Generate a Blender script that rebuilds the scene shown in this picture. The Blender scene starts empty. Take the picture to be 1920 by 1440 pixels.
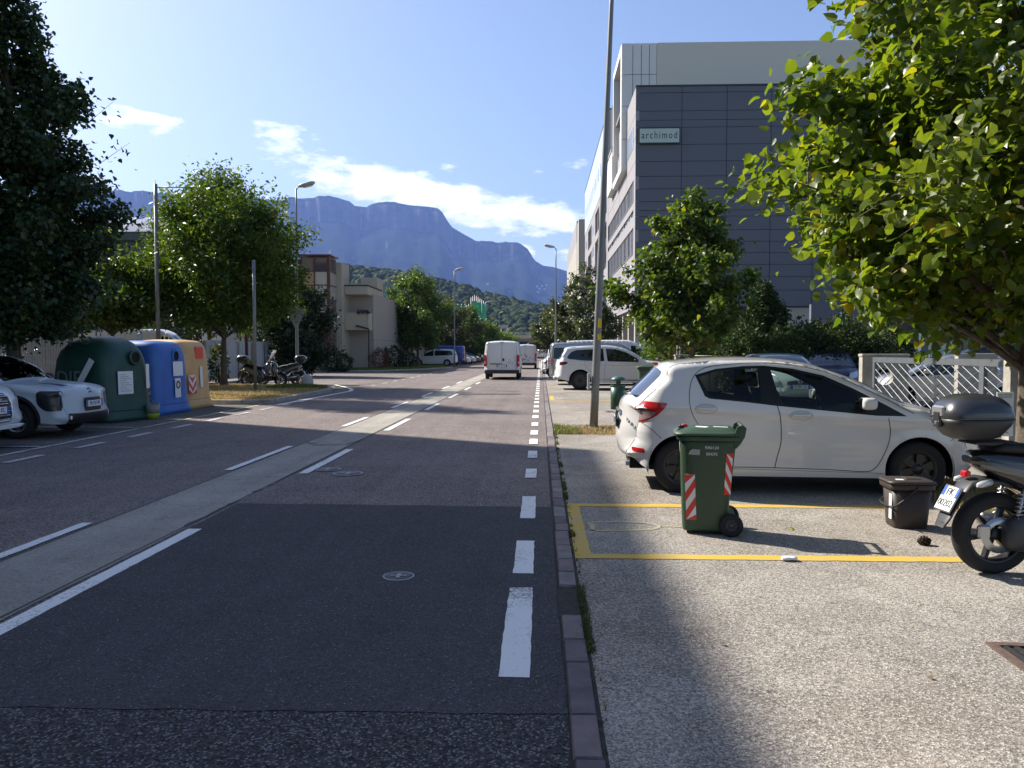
import bpy, math, random
import numpy as np
from mathutils import Vector, Matrix
from mathutils.geometry import delaunay_2d_cdt
random.seed(7); rng = np.random.default_rng(7)
S = bpy.context.scene
COL = S.collection
R = math.radians
# ---------------------------------------------------------------- camera, sky, sun, exposure
FOC = 1478.0; EYE = 1.55; PITCH = R(2.42); YAW = R(2.09)
cd = bpy.data.cameras.new('camera'); cam = bpy.data.objects.new('camera', cd); COL.objects.link(cam)
cd.sensor_width = 36; cd.lens = 36*FOC/1920; cd.clip_start = .05; cd.clip_end = 30000
cam.location = (0, 0, EYE); cam.rotation_euler = (R(90)-PITCH, 0, YAW)
S.camera = cam
S.view_settings.view_transform = 'Standard'; S.view_settings.look = 'None'
S.view_settings.gamma = 1; S.view_settings.use_curve_mapping = False
S.view_settings.exposure = 1.10
SUN_AZ = R(-60); SUN_EL = R(40)       # azimuth clockwise from +Y
world = bpy.data.worlds.new('World'); S.world = world; world.use_nodes = True
def build_world():
    nt = world.node_tree; nt.nodes.clear(); N = nt.nodes.new; L = nt.links.new
    out = N('ShaderNodeOutputWorld'); bg = N('ShaderNodeBackground'); L(bg.outputs[0], out.inputs[0])
    bg.inputs[1].default_value = 0.08
    sky = N('ShaderNodeTexSky'); sky.sky_type = 'NISHITA'; sky.sun_disc = False
    sky.sun_elevation = SUN_EL; sky.sun_rotation = SUN_AZ; sky.air_density = 1.0; sky.dust_density = 1.8; sky.ozone_density = 1.6; sky.altitude = 250
    tc = N('ShaderNodeTexCoord'); sep = N('ShaderNodeSeparateXYZ'); L(tc.outputs['Generated'], sep.inputs[0])
    def M(op, a, b=None, c=None, clamp=False):
        n = N('ShaderNodeMath'); n.operation = op; n.use_clamp = clamp
        for i, v in enumerate((a, b, c)):
            if v is None: continue
            if isinstance(v, (int, float)): n.inputs[i].default_value = v
            else: L(v, n.inputs[i])
        return n.outputs[0]
    az = M('ARCTAN2', sep.outputs[0], sep.outputs[1]); el = M('ARCSINE', sep.outputs[2])
    comb = N('ShaderNodeCombineXYZ'); L(az, comb.inputs[0]); L(M('MULTIPLY', el, 2.6), comb.inputs[1])
    def noise(scale, det, off):
        mp = N('ShaderNodeMapping'); mp.inputs['Location'].default_value = off; L(comb.outputs[0], mp.inputs[0])
        n = N('ShaderNodeTexNoise'); n.inputs['Scale'].default_value = scale; n.inputs['Detail'].default_value = det
        n.inputs['Roughness'].default_value = .62; L(mp.outputs[0], n.inputs['Vector']); return n.outputs[0]
    n1 = noise(11, 10, (3.1, 1.7, 0)); n2 = noise(30, 10, (0, 0, 2))
    # clouds: (azimuth, elevation, half width, half height, tilt, strength)
    tot = None
    for (a, e, wa, we, tl, st) in [(-.135, .190, .16, .026, -.22, 1.25), (-.22, .203, .10, .020, -.15, 1.0), (-.02, .172, .10, .021, -.16, 1.1), (.03, .162, .07, .018, 0, .9),
                                   (-.31, .245, .06, .022, -.05, .75), (-.28, .218, .05, .014, 0, .6), (-.46, .254, .065, .013, -.08, .95), (.03, .228, .05, .010, .15, .6),
                                   (-.115, .224, .016, .008, 0, .7), (-.018, .124, .012, .010, 0, 1.0), (.035, .118, .02, .012, 0, .8),
                                   (.9, .30, .3, .07, 0, .8), (-1.4, .35, .4, .06, 0, .7), (2.4, .3, .5, .08, 0, .8)]:
        da = M('SUBTRACT', az, a)
        de = M('SUBTRACT', M('SUBTRACT', el, e), M('MULTIPLY', da, tl))
        d = M('ADD', M('POWER', M('ABSOLUTE', M('DIVIDE', da, wa)), 2), M('POWER', M('ABSOLUTE', M('DIVIDE', de, we)), 2))
        m = M('MULTIPLY', M('SUBTRACT', 1.0, M('MULTIPLY', d, .5), clamp=True), st)
        tot = m if tot is None else M('MAXIMUM', tot, m)
    nn = M('ADD', M('MULTIPLY', n1, 1.7), M('MULTIPLY', n2, 1.5))
    dens = M('MULTIPLY', M('SUBTRACT', M('ADD', M('MULTIPLY', tot, .95), nn), 2.14), 2.3, clamp=True)
    dens = M('MULTIPLY', dens, M('GREATER_THAN', tot, .02))
    hz = N('ShaderNodeMix'); hz.data_type = 'RGBA'; L(sky.outputs[0], hz.inputs[6]); hz.inputs[7].default_value = (9.2, 9.4, 9.7, 1)
    L(dens, hz.inputs[0])
    L(hz.outputs[2], bg.inputs[0])
build_world()
sl = bpy.data.lights.new('sun', 'SUN'); sl.energy = 5.0; sl.angle = R(.53); sl.color = (1, .93, .82)
so = bpy.data.objects.new('sun', sl); COL.objects.link(so)
SD = Vector((math.sin(SUN_AZ)*math.cos(SUN_EL), math.cos(SUN_AZ)*math.cos(SUN_EL), math.sin(SUN_EL)))
so.rotation_euler = SD.to_track_quat('Z', 'Y').to_euler()
S.cycles.max_bounces = 8; S.cycles.transparent_max_bounces = 16; S.cycles.volume_bounces = 1
# ---------------------------------------------------------------- measuring helper: photo pixel -> place on the ground / at a distance
def _ray(px, py):
    fw = Vector((-math.sin(YAW)*math.cos(PITCH), math.cos(YAW)*math.cos(PITCH), -math.sin(PITCH)))
    r = Vector((math.cos(YAW), math.sin(YAW), 0)); u = r.cross(fw)
    return fw + r*((px-960)/FOC) - u*((py-720)/FOC)
def G(px, py, z=0):
    d = _ray(px, py); t = (z-EYE)/d.z; return d.x*t, d.y*t
def At(px, py, Y):
    d = _ray(px, py); t = Y/d.y; return d.x*t, Y, EYE+d.z*t
# ---------------------------------------------------------------- materials
MATS = {}
def pm(name, col, rough=.6, metal=0., spec=.5, coat=0., ns=0., var=0., bump=0., bs=None, det=4, emis=None, col2=None, ns2=None, back=None):
    if name in MATS: return MATS[name]
    m = bpy.data.materials.new(name); m.use_nodes = True; nt = m.node_tree; b = nt.nodes['Principled BSDF']; L = nt.links.new; N = nt.nodes.new
    c = tuple(col)+(1,)
    b.inputs['Base Color'].default_value = c; b.inputs['Roughness'].default_value = rough; b.inputs['Metallic'].default_value = metal
    b.inputs['Specular IOR Level'].default_value = spec
    if coat: b.inputs['Coat Weight'].default_value = coat; b.inputs['Coat Roughness'].default_value = .04
    if emis: b.inputs['Emission Color'].default_value = tuple(emis[:3])+(1,); b.inputs['Emission Strength'].default_value = emis[3]
    if ns:
        tc = N('ShaderNodeTexCoord'); n = N('ShaderNodeTexNoise'); n.inputs['Scale'].default_value = ns; n.inputs['Detail'].default_value = det
        L(tc.outputs['Object'], n.inputs['Vector'])
        rp = N('ShaderNodeValToRGB'); rp.color_ramp.elements[0].position = .3; rp.color_ramp.elements[1].position = .7
        c2 = col2 if col2 else [min(1, k*(1+var)) for k in col]
        c1 = col if col2 else [k*(1-var) for k in col]
        rp.color_ramp.elements[0].color = tuple(c1)+(1,); rp.color_ramp.elements[1].color = tuple(c2)+(1,)
        L(n.outputs[0], rp.inputs[0]); last = rp.outputs[0]
        if ns2:
            n2 = N('ShaderNodeTexNoise'); n2.inputs['Scale'].default_value = ns2; n2.inputs['Detail'].default_value = 3; L(tc.outputs['Object'], n2.inputs['Vector'])
            mr = N('ShaderNodeMapRange'); mr.inputs[1].default_value = .3; mr.inputs[2].default_value = .7; mr.inputs[3].default_value = .72; mr.inputs[4].default_value = 1.2; L(n2.outputs[0], mr.inputs[0])
            mx = N('ShaderNodeVectorMath'); mx.operation = 'SCALE'; L(last, mx.inputs[0]); L(mr.outputs[0], mx.inputs['Scale']); last = mx.outputs[0]
        L(last, b.inputs['Base Color'])
    if bump:
        tc = N('ShaderNodeTexCoord'); n = N('ShaderNodeTexNoise'); n.inputs['Scale'].default_value = bs or ns or 50; n.inputs['Detail'].default_value = 3
        L(tc.outputs['Object'], n.inputs['Vector']); bp = N('ShaderNodeBump'); bp.inputs['Strength'].default_value = bump; bp.inputs['Distance'].default_value = .01
        L(n.outputs[0], bp.inputs['Height']); L(bp.outputs[0], b.inputs['Normal'])
    if back:
        g = N('ShaderNodeNewGeometry'); d = N('ShaderNodeBsdfDiffuse'); d.inputs[0].default_value = tuple(back)+(1,)
        mx = N('ShaderNodeMixShader'); L(g.outputs['Backfacing'], mx.inputs[0]); L(b.outputs[0], mx.inputs[1]); L(d.outputs[0], mx.inputs[2])
        L(mx.outputs[0], nt.nodes['Material Output'].inputs[0])
    MATS[name] = m; return m
def ground_mat(name, base, grain, lo, hi, gs, patch, ps, bump=.3, rough=.88, spot=None, streak=0.0, cracks=0.0, tint=None, stain=0.0):
    """aggregate surface: fine stone grain, large soft patches, sparse light stones, cracks"""
    m = bpy.data.materials.new(name); m.use_nodes = True; nt = m.node_tree; b = nt.nodes['Principled BSDF']; L = nt.links.new; N = nt.nodes.new
    tc = N('ShaderNodeTexCoord'); v = tc.outputs['Object']
    def noise(s, d, r=.55, vec=None):
        n = N('ShaderNodeTexNoise'); n.inputs['Scale'].default_value = s; n.inputs['Detail'].default_value = d; n.inputs['Roughness'].default_value = r
        L(vec or v, n.inputs['Vector']); return n.outputs[0]
    def mr(x, a, c, d, e):
        n = N('ShaderNodeMapRange'); n.clamp = True
        for i, k in enumerate((a, c, d, e)): n.inputs[i+1].default_value = k
        L(x, n.inputs[0]); return n.outputs[0]
    def mul(a, c):
        n = N('ShaderNodeMath'); n.operation = 'MULTIPLY'; L(a, n.inputs[0])
        if isinstance(c, float): n.inputs[1].default_value = c
        else: L(c, n.inputs[1])
        return n.outputs[0]
    vo = N('ShaderNodeTexVoronoi'); vo.inputs['Scale'].default_value = gs; L(v, vo.inputs['Vector'])
    sp = N('ShaderNodeSeparateColor'); L(vo.outputs['Color'], sp.inputs[0])
    g = mr(sp.outputs[0], 0, 1, lo, hi)
    f = mul(g, mr(noise(gs*.35, 3), .3, .7, 1-grain, 1+grain))
    f = mul(f, mr(noise(ps, 6, .6), .3, .7, 1-patch, 1+patch))
    f = mul(f, mr(noise(ps*6, 4, .6), .3, .7, 1-patch*.5, 1+patch*.5))
    if streak:
        mp = N('ShaderNodeMapping'); mp.inputs['Scale'].default_value = (1.6, .03, 1); L(v, mp.inputs[0])
        f = mul(f, mr(noise(2.2, 4, .5, mp.outputs[0]), .3, .7, 1-streak, 1+streak))
    if cracks:
        vn = N('ShaderNodeTexNoise'); vn.inputs['Scale'].default_value = .9; vn.inputs['Detail'].default_value = 8; L(v, vn.inputs['Vector'])
        a = N('ShaderNodeMath'); a.operation = 'SUBTRACT'; L(vn.outputs[0], a.inputs[0]); a.inputs[1].default_value = .5
        c = N('ShaderNodeMath'); c.operation = 'ABSOLUTE'; L(a.outputs[0], c.inputs[0])
        f = mul(f, mr(c.outputs[0], 0, .006, 1-cracks, 1))
    if stain:
        f = mul(f, mr(noise(1.3, 7, .62), .52, .70, 1, 1-stain)); f = mul(f, mr(noise(.55, 5, .6), .55, .68, 1, 1-stain*.6))
    sc = N('ShaderNodeVectorMath'); sc.operation = 'SCALE'; sc.inputs[0].default_value = base; L(f, sc.inputs['Scale'])
    last = sc.outputs[0]
    if tint:
        mx = N('ShaderNodeMix'); mx.data_type = 'RGBA'; mx.blend_type = 'MULTIPLY'; L(last, mx.inputs[6]); mx.inputs[7].default_value = tuple(tint)+(1,)
        L(mr(noise(ps*.8, 5), .45, .65, 0, 1), mx.inputs[0]); last = mx.outputs[2]
    if spot:
        mx = N('ShaderNodeMix'); mx.data_type = 'RGBA'; L(last, mx.inputs[6]); mx.inputs[7].default_value = tuple(spot[1])+(1,)
        L(mr(sp.outputs[1], spot[0], spot[0]+.02, 0, .8), mx.inputs[0]); last = mx.outputs[2]
    L(last, b.inputs['Base Color']); b.inputs['Roughness'].default_value = rough; b.inputs['Specular IOR Level'].default_value = .10
    bp = N('ShaderNodeBump'); bp.inputs['Strength'].default_value = bump; bp.inputs['Distance'].default_value = .006
    L(vo.outputs['Distance'], bp.inputs['Height']); L(bp.outputs[0], b.inputs['Normal'])
    MATS[name] = m; return m
def leaf_mat(name, c1, c2, trans=.45, spec=.4, rough=.4, tcol=(1.6, 1.5, .5)):
    m = bpy.data.materials.new(name); m.use_nodes = True; nt = m.node_tree; b = nt.nodes['Principled BSDF']; L = nt.links.new; N = nt.nodes.new
    g = N('ShaderNodeNewGeometry'); rp = N('ShaderNodeValToRGB'); rp.color_ramp.elements[0].color = tuple(c1)+(1,); rp.color_ramp.elements[1].color = tuple(c2)+(1,)
    e = rp.color_ramp.elements.new(.93); e.color = tuple(k*1.0 for k in c2)+(1,); rp.color_ramp.elements[2].color = (c2[0]*2.3, c2[1]*1.5, c2[2]*.8, 1)
    L(g.outputs['Random Per Island'], rp.inputs[0]); L(rp.outputs[0], b.inputs['Base Color'])
    b.inputs['Roughness'].default_value = rough; b.inputs['Specular IOR Level'].default_value = spec
    t = N('ShaderNodeBsdfTranslucent'); vm = N('ShaderNodeVectorMath'); vm.operation = 'MULTIPLY'; L(rp.outputs[0], vm.inputs[0]); vm.inputs[1].default_value = tcol; L(vm.outputs[0], t.inputs[0])
    mx = N('ShaderNodeMixShader'); mx.inputs[0].default_value = trans; L(b.outputs[0], mx.inputs[1]); L(t.outputs[0], mx.inputs[2]); L(mx.outputs[0], nt.nodes['Material Output'].inputs[0])
    MATS[name] = m; return m
def glass_mat(name, tint, gloss=1.0):
    m = bpy.data.materials.new(name); m.use_nodes = True; nt = m.node_tree; nt.nodes.remove(nt.nodes['Principled BSDF']); L = nt.links.new; N = nt.nodes.new
    t = N('ShaderNodeBsdfTransparent'); t.inputs[0].default_value = tuple(tint)+(1,); g = N('ShaderNodeBsdfGlossy'); g.inputs['Roughness'].default_value = .02
    fr = N('ShaderNodeFresnel'); fr.inputs[0].default_value = 1.38; mx = N('ShaderNodeMixShader'); L(fr.outputs[0], mx.inputs[0]); L(t.outputs[0], mx.inputs[1]); L(g.outputs[0], mx.inputs[2])
    L(mx.outputs[0], nt.nodes['Material Output'].inputs[0]); MATS[name] = m; return m
# ---------------------------------------------------------------- objects
def link(name, me, m, parent=None, loc=None):
    if m is not None and len(me.materials) == 0:
        for k in (m if isinstance(m, (list, tuple)) else [m]): me.materials.append(k)
    o = bpy.data.objects.new(name, me); COL.objects.link(o)
    if parent is not None: o.parent = parent
    if loc is not None: o.location = loc
    return o
def tag(o, label=None, cat=None, group=None, kind=None):
    if label: o['label'] = label
    if cat: o['category'] = cat
    if group: o['group'] = group
    if kind: o['kind'] = kind
    return o
def thing(name, label, cat, loc=(0, 0, 0), rz=0, group=None, kind=None):
    o = bpy.data.objects.new(name, None); COL.objects.link(o); o.location = loc; o.rotation_euler = (0, 0, rz); o.empty_display_size = .3
    return tag(o, label, cat, group, kind)
def copy_tree(o, parent=None):
    c = o.copy(); COL.objects.link(c); c.parent = parent
    for ch in list(o.children): copy_tree(ch, c)
    return c
def place(src, loc, rz=0, label=None, group=None, scale=None):
    c = copy_tree(src); c.location = loc; c.rotation_euler = (0, 0, rz)
    if label: c['label'] = label
    if group: c['group'] = group
    if scale: c.scale = scale if isinstance(scale, tuple) else (scale,)*3
    return c
class MB:
    def __init__(s): s.v = []; s.f = []; s.mi = []; s.sm = []
    def add(s, vs, fs, mi=0, smooth=False):
        o = len(s.v); s.v += [tuple(p) for p in vs]
        for f in fs: s.f.append(tuple(i+o for i in f)); s.mi.append(mi); s.sm.append(smooth)
        return s
    def box(s, x0, x1, y0, y1, z0, z1, mi=0):
        v = [(x, y, z) for z in (z0, z1) for y in (y0, y1) for x in (x0, x1)]
        return s.add(v, [(0, 2, 3, 1), (4, 5, 7, 6), (0, 1, 5, 4), (2, 6, 7, 3), (0, 4, 6, 2), (1, 3, 7, 5)], mi)
    def bbox(s, x0, x1, y0, y1, z0, z1, b=.01, mi=0):
        """box with chamfered vertical edges and chamfered top"""
        r = [(x0+b, y0), (x1-b, y0), (x1, y0+b), (x1, y1-b), (x1-b, y1), (x0+b, y1), (x0, y1-b), (x0, y0+b)]
        cx, cy = (x0+x1)/2, (y0+y1)/2
        kx = 1-b/max((x1-x0)/2, 1e-6); ky = 1-b/max((y1-y0)/2, 1e-6)
        t = [(cx+(x-cx)*kx, cy+(y-cy)*ky) for x, y in r]
        v = [(x, y, z0) for x, y in r]+[(x, y, z1-b) for x, y in r]+[(x, y, z1) for x, y in t]
        f = [tuple(range(7, -1, -1)), tuple(range(16, 24))]
        for k in (0, 8):
            for i in range(8): j = (i+1) % 8; f.append((k+i, k+j, k+8+j, k+8+i))
        return s.add(v, f, mi)
    def tube(s, pts, rad, n=8, mi=0, cap=True, smooth=True):
        pts = [Vector(p) for p in pts]; rad = rad if isinstance(rad, (list, tuple)) else [rad]*len(pts)
        v = []; f = []; up = None
        for i, p in enumerate(pts):
            t = (pts[min(i+1, len(pts)-1)]-pts[max(i-1, 0)]).normalized()
            if up is None: up = t.orthogonal().normalized()
            up = (up-t*up.dot(t)).normalized(); sd = t.cross(up)
            for k in range(n):
                a = 2*math.pi*k/n; v.append(p+(up*math.cos(a)+sd*math.sin(a))*rad[i])
        for i in range(len(pts)-1):
            for k in range(n):
                j = (k+1) % n; f.append((i*n+k, i*n+j, (i+1)*n+j, (i+1)*n+k))
        s.add(v, f, mi, smooth)
        if cap:
            o = len(s.v)-len(v); s.f.append(tuple(o+k for k in range(n-1, -1, -1))); s.mi.append(mi); s.sm.append(False)
            o += (len(pts)-1)*n; s.f.append(tuple(o+k for k in range(n))); s.mi.append(mi); s.sm.append(False)
        return s
    def loft(s, rings, cap=True, mi=0, smooth=True, closed=True):
        n = len(rings[0]); v = [p for r in rings for p in r]; f = []
        for i in range(len(rings)-1):
            for k in range(n if closed else n-1):
                j = (k+1) % n; f.append((i*n+k, i*n+j, (i+1)*n+j, (i+1)*n+k))
        s.add(v, f, mi, smooth)
        if cap:
            o = len(s.v)-len(v); s.f.append(tuple(o+k for k in range(n-1, -1, -1))); s.mi.append(mi); s.sm.append(False)
            o += (len(rings)-1)*n; s.f.append(tuple(o+k for k in range(n))); s.mi.append(mi); s.sm.append(False)
        return s
    def lathe(s, prof, n=24, axis='z', c=(0, 0, 0), mi=0, smooth=True):
        """prof: list of (radius, height along axis)"""
        v = []; f = []
        for r, h in prof:
            for k in range(n):
                a = 2*math.pi*k/n; p = (r*math.cos(a), r*math.sin(a), h)
                if axis == 'y': p = (p[0], p[2], p[1])
                if axis == 'x': p = (p[2], p[0], p[1])
                v.append((p[0]+c[0], p[1]+c[1], p[2]+c[2]))
        for i in range(len(prof)-1):
            for k in range(n):
                j = (k+1) % n; f.append((i*n+k, i*n+j, (i+1)*n+j, (i+1)*n+k))
        return s.add(v, f, mi, smooth)
    def prism(s, poly, y0, y1, plane='xz', mi=0):
        n = len(poly)
        if plane == 'xz': v = [(a, y0, b) for a, b in poly]+[(a, y1, b) for a, b in poly]
        elif plane == 'xy': v = [(a, b, y0) for a, b in poly]+[(a, b, y1) for a, b in poly]
        else: v = [(y0, a, b) for a, b in poly]+[(y1, a, b) for a, b in poly]
        f = [tuple(range(n)), tuple(range(2*n-1, n-1, -1))]+[(i, (i+1) % n, n+(i+1) % n, n+i) for i in range(n)]
        return s.add(v, f, mi)
    def build(s, name, m, parent=None, loc=None, bevel=0, fix=True):
        me = bpy.data.meshes.new(name); me.from_pydata(s.v, [], s.f)
        me.polygons.foreach_set('material_index', s.mi); me.polygons.foreach_set('use_smooth', s.sm)
        if fix:
            import bmesh
            bm = bmesh.new(); bm.from_mesh(me); bmesh.ops.recalc_face_normals(bm, faces=bm.faces); bm.to_mesh(me); bm.free()
        me.update()
        o = link(name, me, m, parent, loc)
        if bevel:
            b = o.modifiers.new('bevel', 'BEVEL'); b.width = bevel; b.segments = 2; b.limit_method = 'ANGLE'
        return o
def sring(hx, hy, z, n=5., k=32, cx=0, cy=0):
    """superellipse ring in the xy plane at height z"""
    out = []
    for i in range(k):
        a = 2*math.pi*(i+.5)/k; c, s_ = math.cos(a), math.sin(a)
        rr = (abs(c)**n+abs(s_)**n)**(-1/n); out.append((cx+hx*c*rr, cy+hy*s_*rr, z))
    return out
def xring(x, hy, hz, zc, n=3., k=24, yc=0):
    return [(x, yc+p[0], zc+p[1]) for p in sring(hy, hz, 0, n, k)]
def text(body, size, name, m, parent, loc, rot=(0, 0, 0), depth=.002, align='CENTER', sx=1, spc=1.):
    cu = bpy.data.curves.new('t', 'FONT'); cu.body = body; cu.size = size; cu.extrude = depth; cu.space_character = spc; cu.align_x = align; cu.align_y = 'CENTER'; cu.resolution_u = 3
    t = bpy.data.objects.new('t', cu); COL.objects.link(t)
    dg = bpy.context.evaluated_depsgraph_get(); me = bpy.data.meshes.new_from_object(t.evaluated_get(dg)); me.materials.clear()
    bpy.data.objects.remove(t); bpy.data.curves.remove(cu)
    o = link(name, me, m, parent, loc); o.rotation_euler = rot; o.scale = (sx, 1, 1); return o
_unit = {}
def ubox(name, m, parent, x0, x1, y0, y1, z0, z1):
    """a box piece; alike pieces share one mesh"""
    k = m.name
    if k not in _unit:
        me = bpy.data.meshes.new('piece'); b = MB().box(-.5, .5, -.5, .5, -.5, .5); me.from_pydata(b.v, [], b.f); me.materials.append(m); _unit[k] = me
    o = link(name, _unit[k], None, parent, ((x0+x1)/2, (y0+y1)/2, (z0+z1)/2)); o.scale = (x1-x0, y1-y0, z1-z0); return o
def fastmesh(name, V, F, m, parent=None, smooth=False, corners=3):
    """numpy arrays -> mesh"""
    me = bpy.data.meshes.new(name); V = np.asarray(V, dtype=np.float32); F = np.asarray(F, dtype=np.int32)
    me.vertices.add(len(V)); me.vertices.foreach_set('co', V.ravel())
    me.loops.add(F.size); me.loops.foreach_set('vertex_index', F.ravel())
    me.polygons.add(len(F)); me.polygons.foreach_set('loop_start', np.arange(0, F.size, corners, dtype=np.int32)); me.polygons.foreach_set('loop_total', np.full(len(F), corners, dtype=np.int32))
    if smooth: me.polygons.foreach_set('use_smooth', np.ones(len(F), dtype=bool))
    me.update(calc_edges=True); return link(name, me, m, parent)
# common materials
BLK = pm('black_plastic', (.018, .018, .02), .5, bump=.15, bs=300)
RUB = pm('tyre_rubber', (.014, .014, .015), .82, bump=.4, bs=120)
TRIM = pm('dark_trim', (.03, .03, .033), .45)
DGLASS = pm('dark_car_glass', (.012, .015, .018), .03, spec=.6, coat=.3)
CHROME = pm('chrome', (.75, .76, .78), .12, 1.)
ALU = pm('wheel_alloy', (.45, .46, .48), .3, .9)
DRIM = pm('dark_wheel_paint', (.02, .02, .022), .35)
REDL = pm('tail_light_red', (.42, .01, .012), .12, coat=1.)
CLRL = pm('clear_lamp', (.55, .56, .58), .1, .3, coat=1.)
ORL = pm('amber_lamp', (.7, .2, .02), .15, coat=1.)
WPAPER = pm('white_paper', (.72, .72, .72), .7, ns=20, var=.05)
PLATE = pm('plate_white', (.75, .76, .76), .4)
PBLUE = pm('plate_blue', (.02, .08, .45), .4)
INK = pm('black_print', (.015, .015, .018), .5)
RTAPE = pm('red_reflective_tape', (.62, .03, .02), .35); WTAPE = pm('white_reflective_tape', (.68, .68, .66), .35)
CONC = pm('weathered_concrete', (.33, .31, .27), .9, ns=6, var=.25, bump=.5, bs=60, det=8)
GALV = pm('galvanised_steel', (.36, .37, .38), .45, .55, ns=8, var=.15)
SEAM = pm('panel_seam', (.02, .02, .022), .7)
BARK = pm('tree_bark', (.10, .08, .06), .95, ns=14, var=.4, bump=.8, bs=25, det=8)
# ---------------------------------------------------------------- car builder: analytic side and top surfaces, cut into panels
def catmull(P, n=6, closed=False):
    P = np.array(P, float); out = []
    m = len(P)
    for i in range(m-1):
        p0 = P[max(i-1, 0)]; p1 = P[i]; p2 = P[i+1]; p3 = P[min(i+2, m-1)]
        for k in range(n):
            t = k/n; out.append(.5*((2*p1)+(-p0+p2)*t+(2*p0-5*p1+4*p2-p3)*t*t+(-p0+3*p1-3*p2+p3)*t**3))
    out.append(P[-1]); return np.array(out)
def pip(pts, poly):
    x, y = pts[:, 0], pts[:, 1]; c = np.zeros(len(pts), bool); n = len(poly)
    for i in range(n):
        x1, y1 = poly[i]; x2, y2 = poly[(i+1) % n]
        if y1 == y2: continue
        m = ((y1 > y) != (y2 > y)) & (x < (x2-x1)*(y-y1)/(y2-y1)+x1); c ^= m
    return c
def densify(poly, d):
    out = []; n = len(poly)
    for i in range(n):
        a = np.array(poly[i], float); b = np.array(poly[(i+1) % n], float); k = max(1, int(np.linalg.norm(b-a)/d))
        for j in range(k): out.append(tuple(a+(b-a)*j/k))
    return out
def rnd(poly, r, n=4):
    """round the corners of a polygon"""
    out = []; m = len(poly)
    for i in range(m):
        p = np.array(poly[i], float); a = np.array(poly[i-1], float); b = np.array(poly[(i+1) % m], float)
        la = np.linalg.norm(a-p); lb = np.linalg.norm(b-p); q = min(r, la*.45, lb*.45)
        s = p+(a-p)/la*q; e = p+(b-p)/lb*q
        for k in range(n+1): t = k/n; out.append(tuple(s*(1-t)**2+2*p*t*(1-t)+e*t*t))
    return out
def tess(polys, pts, eps=1e-4):
    V = []; Ed = []; seen = {}
    def vid(p):
        k = (round(p[0]*2000), round(p[1]*2000))
        if k not in seen: seen[k] = len(V); V.append(Vector((p[0], p[1])))
        return seen[k]
    for poly in polys:
        ids = [vid(p) for p in poly]
        for i in range(len(ids)):
            a, b = ids[i], ids[(i+1) % len(ids)]
            if a != b: Ed.append((a, b))
    for p in pts: vid(p)
    r = delaunay_2d_cdt(V, Ed, [], 0, eps)
    P = np.array([tuple(p) for p in r[0]]); T = np.array([t for t in r[2] if len(t) == 3], int); return P, T
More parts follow.
